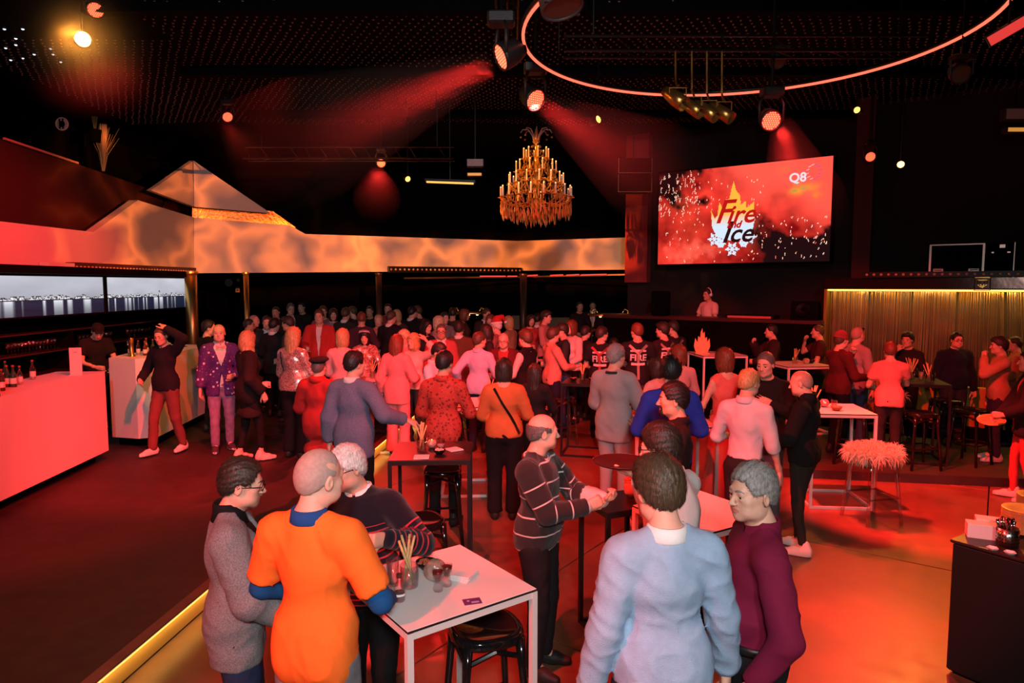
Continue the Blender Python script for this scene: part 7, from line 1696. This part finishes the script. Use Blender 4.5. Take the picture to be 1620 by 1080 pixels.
P('bald man with glasses in a dark maroon jacket facing the camera', 797, 526, 10.9, 188, top=T_('shirt', (.3,.05,.05)), over=T_('jacket', (.10,.012,.014)), bottom=T_('straight', BLK), hair=('shaved','buzzgrey'), head=(0,-8,0), arms=('bent','bent'), glasses='x', kind='o', tone=2, bulk=1.06)
P('dark haired man in a black waistcoat over pale sleeves', 833, 523, 10.5, -52, top=T_('tucked', (.66,.50,.48)), over=T_('vest', BLK), bottom=T_('straight', BLK), hair=('thick','brown'), arms=('bent','bentlow'), collar=(BLK,'shirt'))
P('man with a red and white santa hat', 786, 505, 12.6, -70, top=T_('shirt', (.25,.1,.09)), bottom=T_('straight', BLK), hair=('crop','white'), arms=('bent','bentlow'), hat=H_SANTA, kind='o')
P('man in a salmon shirt reaching over to the fire crew', 874, 519, 10.7, 66, top=T_('shirt', (.62,.26,.20)), bottom=T_('straight', NAVY), hair=('thick','brown'), arms=('palmup','bent'), collar=((.62,.26,.20),'shirt'))
P('dark haired man facing the salmon shirt', 891, 512, 11.9, -96, top=T_('shirt', CHAR), bottom=T_('straight', JEAN, cloth='denim'), hair=('full','dark'), arms=('palmup','bent'))
P('woman with straight red lit hair and a pale pink blouse', 905, 507, 12.5, -128, top=T_('blouse', (.78,.52,.50)), bottom=T_('slim', BLK), hair=('bob','auburn'), arms=('bent','bentlow'), kind='f', female=True)
M_PRT = mat('shirt_print',(.75,.68,.66),.7); M_SUSP = mat('suspender',(.70,.42,.38),.6); M_SUSPR = mat('suspender_red',(.45,.05,.05),.6)
def fire(A, susp):
    g = A.top; back_print(A, g, 'FIRE', .135, 1.235, M_PRT)
    band(A, g, [(-.115,1.335),(0,1.345),(.115,1.335)], .026, M_PRT, 'print_line', n=10); band(A, g, [(-.10,1.145),(0,1.14),(.10,1.145)], .036, M_PRT, 'print_line', n=10)
    band(A, g, [(-.13,1.42),(0,1.30)], .036, susp, 'suspender'); band(A, g, [(.13,1.42),(0,1.30)], .036, susp, 'suspender'); band(A, g, [(0,1.31),(0,1.1),(0,.92)], .036, susp, 'suspender')
fire(P('fire crew man in a printed black t-shirt with red braces beside the breadsticks', 951, 517, 11.3, 16, top=T_('tee', (.016,.012,.016)), bottom=T_('straight', BLK), hair=('short','dark'), head=(45,0,0), arms=('bent','bentlow'), bulk=1.08), M_SUSPR)
P('fire crew man in black leaning in at the far left of the crew', 926, 516, 11.9, 55, top=T_('tee', (.016,.012,.016)), bottom=T_('straight', BLK), hair=('full','dark'), arms=('bent','bent'), lean=4)
fire(P('fire crew man in a printed black t-shirt with pale crossed braces', 1009, 512, 11.1, 2, top=T_('tee', (.016,.012,.016)), bottom=T_('straight', (.10,.03,.03)), hair=('short','auburn'), head=(-28,0,0), arms=('bent','bent'), bulk=1.08), M_SUSP)
fire(P('fire crew man with pale braces turned to the left', 1050, 511, 11.6, -30, top=T_('tee', (.03,.012,.014)), bottom=T_('straight', BLK), hair=('thick','dark'), head=(-25,0,0), arms=('bent','bentlow'), bulk=1.05), M_SUSP)
fire(P('rearmost fire crew man at the right of the crew', 1066, 508, 12.4, -25, top=T_('tee', (.02,.012,.014)), bottom=T_('straight', BLK), hair=('short','dark'), head=(-40,0,0), arms=('bent','bentlow')), M_SUSP)
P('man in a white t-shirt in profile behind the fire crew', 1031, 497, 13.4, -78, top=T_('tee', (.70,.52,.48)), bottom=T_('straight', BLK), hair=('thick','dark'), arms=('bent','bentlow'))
P('woman with auburn hair half hidden behind the royal blue sweater', 1075, 547, 8.6, -15, top=T_('blouse', (.6,.3,.28)), bottom=T_('slim', BLK), hair=('bob','auburn'), arms=('bent','bentlow'), kind='f', female=True)
P('woman with dark hair and a pink top left of the royal blue sweater', 1040, 567, 8.1, -40, top=T_('blouse', (.72,.42,.38)), bottom=T_('slim', BLK), hair=('bob','dark'), arms=('bent','bentlow'), kind='f', female=True)
P('man in a dark jacket over a striped t-shirt eating at the rear white table', 1222, 514, 11.95, -78, 'r', top=dict(kind='tee', m=stripe_cloth('black_white_stripe', (.02,.02,.02), (.6,.5,.48), .05, .024), along=True, sleeve=.6), over=T_('bomber', (.03,.012,.014)), bottom=T_('straight', BLK), hair=('short','black'), arms=({'base':'mouth','w':(.10,.30,1.40)},'bent'), bulk=1.12, belly=.03, kind='o')
P('man in a dark polo shirt eating with bare forearms at the rear white table', 1296, 514, 11.7, -72, 'r', top=T_('tee', (.05,.014,.016)), bottom=T_('straight', BLK), hair=('crop','brown'), arms=('mouth','bent'), bulk=1.08)
P('man in a dark red sweater and beanie drinking', 1330, 525, 9.5, 76, 'r', top=T_('sweater', (.10,.014,.016)), bottom=T_('straight', BLK), hair=('crop','brown'), arms=('bent',{'base':'mouth','w':(.05,.24,1.42)}), hat=H_BEANIE, tone=2)
P('man with sunglasses pushed up on his bald head and a pale shirt', 1356, 517, 10.1, 62, 'r', top=T_('shirt', (.36,.22,.22)), bottom=T_('straight', (.05,.06,.12), cloth='denim'), hair=('shaved','buzz'), arms=('down','bent'), hat=H_SUNGL, kind='o')
P('man seen from behind in a salmon pink t-shirt leaning on the curtain table', 1409, 541, 9.25, 18, 'r', top=T_('tee', (.74,.22,.20)), bottom=T_('straight', (.02,.018,.02)), hair=('short','auburn'), arms=('table','bent'), lean=6)
P('dark haired man in black eating behind the salmon t-shirt', 1437, 526, 10.5, 230, 'r', top=T_('shirt', (.012,.01,.012)), bottom=T_('straight', BLK), hair=('thick','black'), arms=('mouth','bent'), tone=1)
P('smiling man with glasses in a navy sweater before the strand curtain', 1513, 526, 10.1, 184, 'r', top=T_('sweater', (.010,.012,.028)), bottom=T_('straight', (.02,.02,.03)), hair=('short','black'), arms=('down','down'), glasses='x', kind='o', bulk=1.12, belly=.025, collar=((.02,.025,.05),'shirt'))
P('man in a tan sweater and white sneakers with a hand at his mouth', 1584, 534, 9.3, -68, 'r', top=T_('sweater', (.52,.23,.13)), bottom=T_('straight', (.045,.035,.07), cloth='denim'), hair=('thick','dark'), arms=('down','mouth'), shoes=SNEAK, bulk=1.05)
P('man in a rust coloured top behind the tan sweater', 1608, 532, 10.2, -60, 'r', top=T_('sweater', (.36,.10,.06)), bottom=T_('straight', BLK), hair=('crop','dark'), arms=('bent','bentlow'))
AY_ = P('person in a black jacket and red trousers cut by the right frame edge', 1632, 556, 7.9, -62, top=T_('shirt', (.5,.08,.07)), over=T_('jacket', (.012,.01,.01)), bottom=T_('slim', (.45,.05,.05)), hair=('short','dark'), arms=({'base':'bentlow','w':(.14,.28,.88)},'bentlow'), shoes=SNEAK, step=.15)
P('barman in black with a cap working behind the faceted bar', 152, 507, 10.75, 128, 'p', top=T_('tee', (.010,.009,.010)), bottom=T_('straight', BLK), hair=('crop','dark'), head=(10,-28,0), arms=({'base':'bentlow','w':(.12,.34,1.10)},{'base':'bentlow','w':(.10,.36,1.08)}), hat=H_CAP, lean=8, tone=2)
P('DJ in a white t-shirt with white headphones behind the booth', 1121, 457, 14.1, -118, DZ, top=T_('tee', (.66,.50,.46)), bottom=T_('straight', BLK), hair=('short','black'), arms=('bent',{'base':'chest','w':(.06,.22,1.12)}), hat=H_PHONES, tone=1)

# ---------------------------------------------------------------- people further back
BACK = [  # hx, hy, Y, heading, hair, top kind, colour, label
 (400,498,13.6,120,('shaved','buzz'),'shirt',(.05,.03,.03),'bald man left of the crowd beside the slim gold column'),
 (391,505,13.0,60,('short','dark'),'jacket',(.02,.02,.02),'dark haired man in black beside the bald man at the gold column'),
 (422,500,13.4,150,('short','dark'),'jacket',(.03,.03,.03),'man with a white shirt front at the left of the rear crowd'),
 (432,504,12.2,10,('thick','black'),'jacket',(.012,.012,.014),'black haired man seen from behind left of the sequin top'),
 (437,485,15.2,170,('crop','dark'),'shirt',(.02,.02,.02),'man in black standing far back left of the suited man'),
 (459,480,14.6,140,('short','darkgrey'),'jacket',(.012,.012,.013),'tall suited man with glasses at the rear left'),
 (478,478,15.8,190,('short','dark'),'shirt',(.015,.015,.015),'man in black far back right of the tall suited man'),
 (458,501,12.4,-80,('thick','dark'),'shirt',(.06,.03,.03),'dark haired man in profile above the sequin top'),
 (511,484,15.2,170,('short','brown'),'shirt',(.3,.10,.08),'man with a lit face behind the red jacket'),
 (527,488,15.0,170,('bob','dark'),'blouse',(.2,.22,.3),'woman in a pale patterned top right of the red jacket'),
 (546,487,14.2,20,('short','brown'),'jacket',(.03,.025,.025),'broad man in a dark jacket seen from behind in the rear middle left'),
 (559,484,15.2,-60,('crop','brown'),'shirt',(.04,.02,.02),'man turned to the broad dark jacket'),
 (572,494,13.2,0,('short','auburn'),'sweater',(.06,.025,.04),'man in a plum sweater seen from behind above the tiara'),
 (585,484,15.8,200,('crop','dark'),'shirt',(.015,.012,.012),'man in black far back above the tiara woman'),
 (599,498,13.8,160,('short','blond'),'shirt',(.4,.15,.1),'fair man with goggles on his forehead'),
 (617,492,13.2,20,('short','brown'),'jacket',(.010,.010,.010),'man in a black suit seen from behind right of the pillar'),
 (628,490,13.9,-30,('bob','blond'),'blouse',(.05,.03,.03),'blonde woman beside the black suit'),
 (614,480,16.2,170,('crop','dark'),'shirt',(.3,.04,.04),'man far back directly at the pillar'),
 (651,485,14.6,30,('short','black'),'jacket',(.010,.010,.010),'black haired man in a dark suit right of the pillar group'),
 (662,483,15.4,-50,('crop','brown'),'shirt',(.03,.02,.02),'man facing the dark suit with a lit cheek'),
 (673,506,12.6,130,('long','black'),'blouse',(.02,.015,.02),'woman with long black hair in the middle of the crowd'),
 (692,500,13.2,60,('bob','pale'),'blouse',(.65,.35,.33),'woman in a pale pink top in the middle of the crowd'),
 (698,512,12.4,182,('crop','darkgrey'),'jacket',(.45,.08,.08),'smiling man with a dark scarf and red jacket facing the camera'),
 (702,494,14.2,150,('short','dark'),'shirt',(.25,.2,.2),'man in a grey shirt behind the smiling man'),
 (716,487,15.4,10,('short','dark'),'shirt',(.05,.03,.03),'man left of the gold buffet lamp'),
 (733,489,15.2,100,('bob','auburn'),'blouse',(.08,.03,.02),'woman in front of the gold buffet lamp'),
 (768,488,15.0,150,('short','brown'),'jacket',(.04,.02,.02),'man right of the gold buffet lamp'),
 (776,497,13.6,170,('curly','auburn'),'blouse',(.12,.05,.03),'woman with curly hair above the santa hat'),
 (771,513,12.0,-100,('curly','dark'),'blouse',(.03,.02,.02),'woman with dark curls beside the santa hat'),
 (806,500,13.4,-60,('bob','blond'),'sweater',(.3,.18,.10),'fair person in a brown top right of the santa hat'),
 (839,498,14.0,150,('bob','dark'),'blouse',(.4,.04,.04),'woman in red beside the pillar'),
 (850,496,13.4,20,('short','black'),'jacket',(.012,.010,.012),'man in a dark suit seen from behind beside the pillar'),
 (862,492,14.2,110,('thick','dark'),'shirt',(.45,.2,.18),'man with a quiff right of the dark suit'),
 (917,477,16.6,170,('crop','dark'),'shirt',(.02,.012,.012),'left one of two men in the dark at the far right rear'),
 (938,476,16.4,190,('crop','dark'),'jacket',(.02,.012,.012),'right one of two men in the dark at the far right rear'),
 (985,545,9.9,150,('long','dark'),'blouse',(.02,.012,.014),'woman with long dark hair between the two printed t-shirts'),
]
BACK[-1] = (972,535,12.2,-20,('long','black'),'blouse',(.02,.012,.014),'woman with long dark hair between the two printed t-shirts')
_ar = ('bent','bentlow','down','front','cross')
for i, (hx,hy,Y,hd,hr,tk,c,lb_) in enumerate(BACK):
    fem = hr[0] in ('bob','long','curly')
    kw = dict(top=T_(tk, c)) if tk != 'jacket' else dict(top=T_('shirt', WHT), over=T_('jacket', c), collar=(WHT,'shirt'))
    P(lb_, hx, hy, Y, hd, 'p' if Y > 13.5 else ('p' if aty(hx,hy,Y)[0] < EDGE(Y) else 'f'), bottom=T_('straight', BLK), hair=hr, arms=(_ar[i % 2], _ar[(i*3+1) % 5]), head=((i*37) % 40-20, -4, 0), kind='f' if fem else 'm', female=fem, lod=2, glasses='x' if i in (5,22) else None, beard=None, tone=i % 3, **kw)
for h, lb_ in HEIGHTS:
    if not 1.58 <= h <= 1.95: print('HEIGHT', h, lb_)

# ---------------------------------------------------------------- things held in hands
def in_hand(A, sd, along=.07, palm=.045): Wp, d, n, t, hp = A.hf[sd]; return A.world(Wp + d*along + n*palm)
q = in_hand(F_, 1, .10, .028); t = thing('serving_tray', 'round dark serving tray carried by the man in the white shirt', 'tray', (q[0],q[1],q[2]+.005)); MB().lathe([(0,.0),(.15,.0),(.165,.012),(.162,.014),(.148,.004),(0,.004)],28).build('tray', mat('tray_dark',(.05,.012,.012),.35), t, True); MB().lathe([(.150,.005),(.163,.0145)],28).build('rim', mat('tray_rim',(.4,.2,.16),.3,.5), t, True)
q = in_hand(G_, 1); tumbler('short dark drink with ice and a black straw held by the maroon shirt', q[0], q[1], q[2]-.05, .10, .038, (.10,.02,.012), .6); sw_ = MB().tube([(q[0],q[1],q[2]-.03),(q[0]-.025,q[1]+.01,q[2]+.12)], .004, 6).build('straw', M_BLACKGLOSS); tag(sw_, 'black drinking straw leaning in the short dark drink', 'straw')
q = in_hand(J_, 1); tumbler('pale cup held by the person in the grey suit', q[0], q[1], q[2]-.04, .09, .036, (.7,.5,.48), .8, m=mat('pale_cup',(.75,.6,.58),.5), cat='cup')
q = in_hand(L_, 1); tumbler('beer glass with a golden drink held by the black sweater', q[0], q[1], q[2]-.05, .15, .034, (.55,.30,.05), .7)

q = in_hand(AY_, 1, .08, .0); pl_ = tag(obj('serving_plate', MB().lathe([(0,.0),(.07,.0),(.10,.012),(.15,.024),(.146,.027),(.095,.017),(0,.006)], 28).mesh('plate', True), mat('gold_plate',(.78,.58,.22),.3,.5), None, (q[0],q[1],q[2]-.02)), 'large gold plate carried at the right frame edge', 'plate'); pl_.rotation_euler = (.25, -.2, 0)

# ---------------------------------------------------------------- stage haze: added local volumes shaped as beams and a halo, fading from each lamp
def haze(me, origin, density, scale, label):
    o = obj('haze', me, None, None, tuple(origin)); m = bpy.data.materials.new('stage_haze'); m.use_nodes = True; nt = m.node_tree; nt.nodes.clear(); N = nt.nodes.new; L = nt.links.new
    ho = N('ShaderNodeOutputMaterial'); hv = N('ShaderNodeVolumeScatter'); tc = N('ShaderNodeTexCoord'); ln = N('ShaderNodeVectorMath'); ln.operation = 'LENGTH'
    mr = N('ShaderNodeMapRange'); mr.interpolation_type = 'SMOOTHERSTEP'; mr.inputs['From Min'].default_value = 0.; mr.inputs['From Max'].default_value = scale; mr.inputs['To Min'].default_value = density; mr.inputs['To Max'].default_value = 0.
    L(tc.outputs['Object'], ln.inputs[0]); L(ln.outputs['Value'], mr.inputs['Value']); L(mr.outputs[0], hv.inputs['Density']); hv.inputs['Anisotropy'].default_value = .2; L(hv.outputs[0], ho.inputs['Volume']); me.materials.append(m)
    o['kind'] = 'stuff'; tag(o, label, 'haze'); return o
def plume(a, b, r0, r1, density, label):  # haze body shaped like one light beam, tapered so its end vanishes
    a = np.asarray(a, float); b = np.asarray(b, float); L = np.linalg.norm(b-a); B = basis(b-a)
    prof = [(0,-.02),(r0,0)] + [(r0+(r1-r0)*q*1.6, L*q) for q in (.2,.4,.6)] + [(r1*.95,L*.8),(r1*.7,L*.93),(0,L)]
    haze(MB().lathe(prof, 16, R=B).mesh('haze', True), a, density, L*.95, label)
plume((-.20,6.50,4.58), (-2.7,5.70,3.30), .12, .55, .12, 'beam shaped red lit haze left of the large moving head')
plume((.32,7.48,4.47), (1.9,5.65,3.0), .12, .50, .10, 'beam shaped red lit haze under the moving head above the chandelier')
plume((2.87,7.42,4.24), (2.78,6.25,2.8), .12, .40, .09, 'beam shaped red lit haze below the moving head over the LED wall')
plume((-4.82,11.62,5.27), (-3.4,10.2,3.9), .10, .42, .03, 'faint beam shaped red haze below the small spot above the white peak')
plume((-2.33,12.0,4.54), (-2.1,10.7,3.6), .10, .40, .02, 'faint beam shaped red haze below the small spot over the fascia')
haze(MB().sphere((0,0,0), (1.3,.9,1.15), 16).mesh('haze', True), aty(131,62,8.3), .16, 1.0, 'amber lit haze ball added as the halo of the dazzling corner lamp')
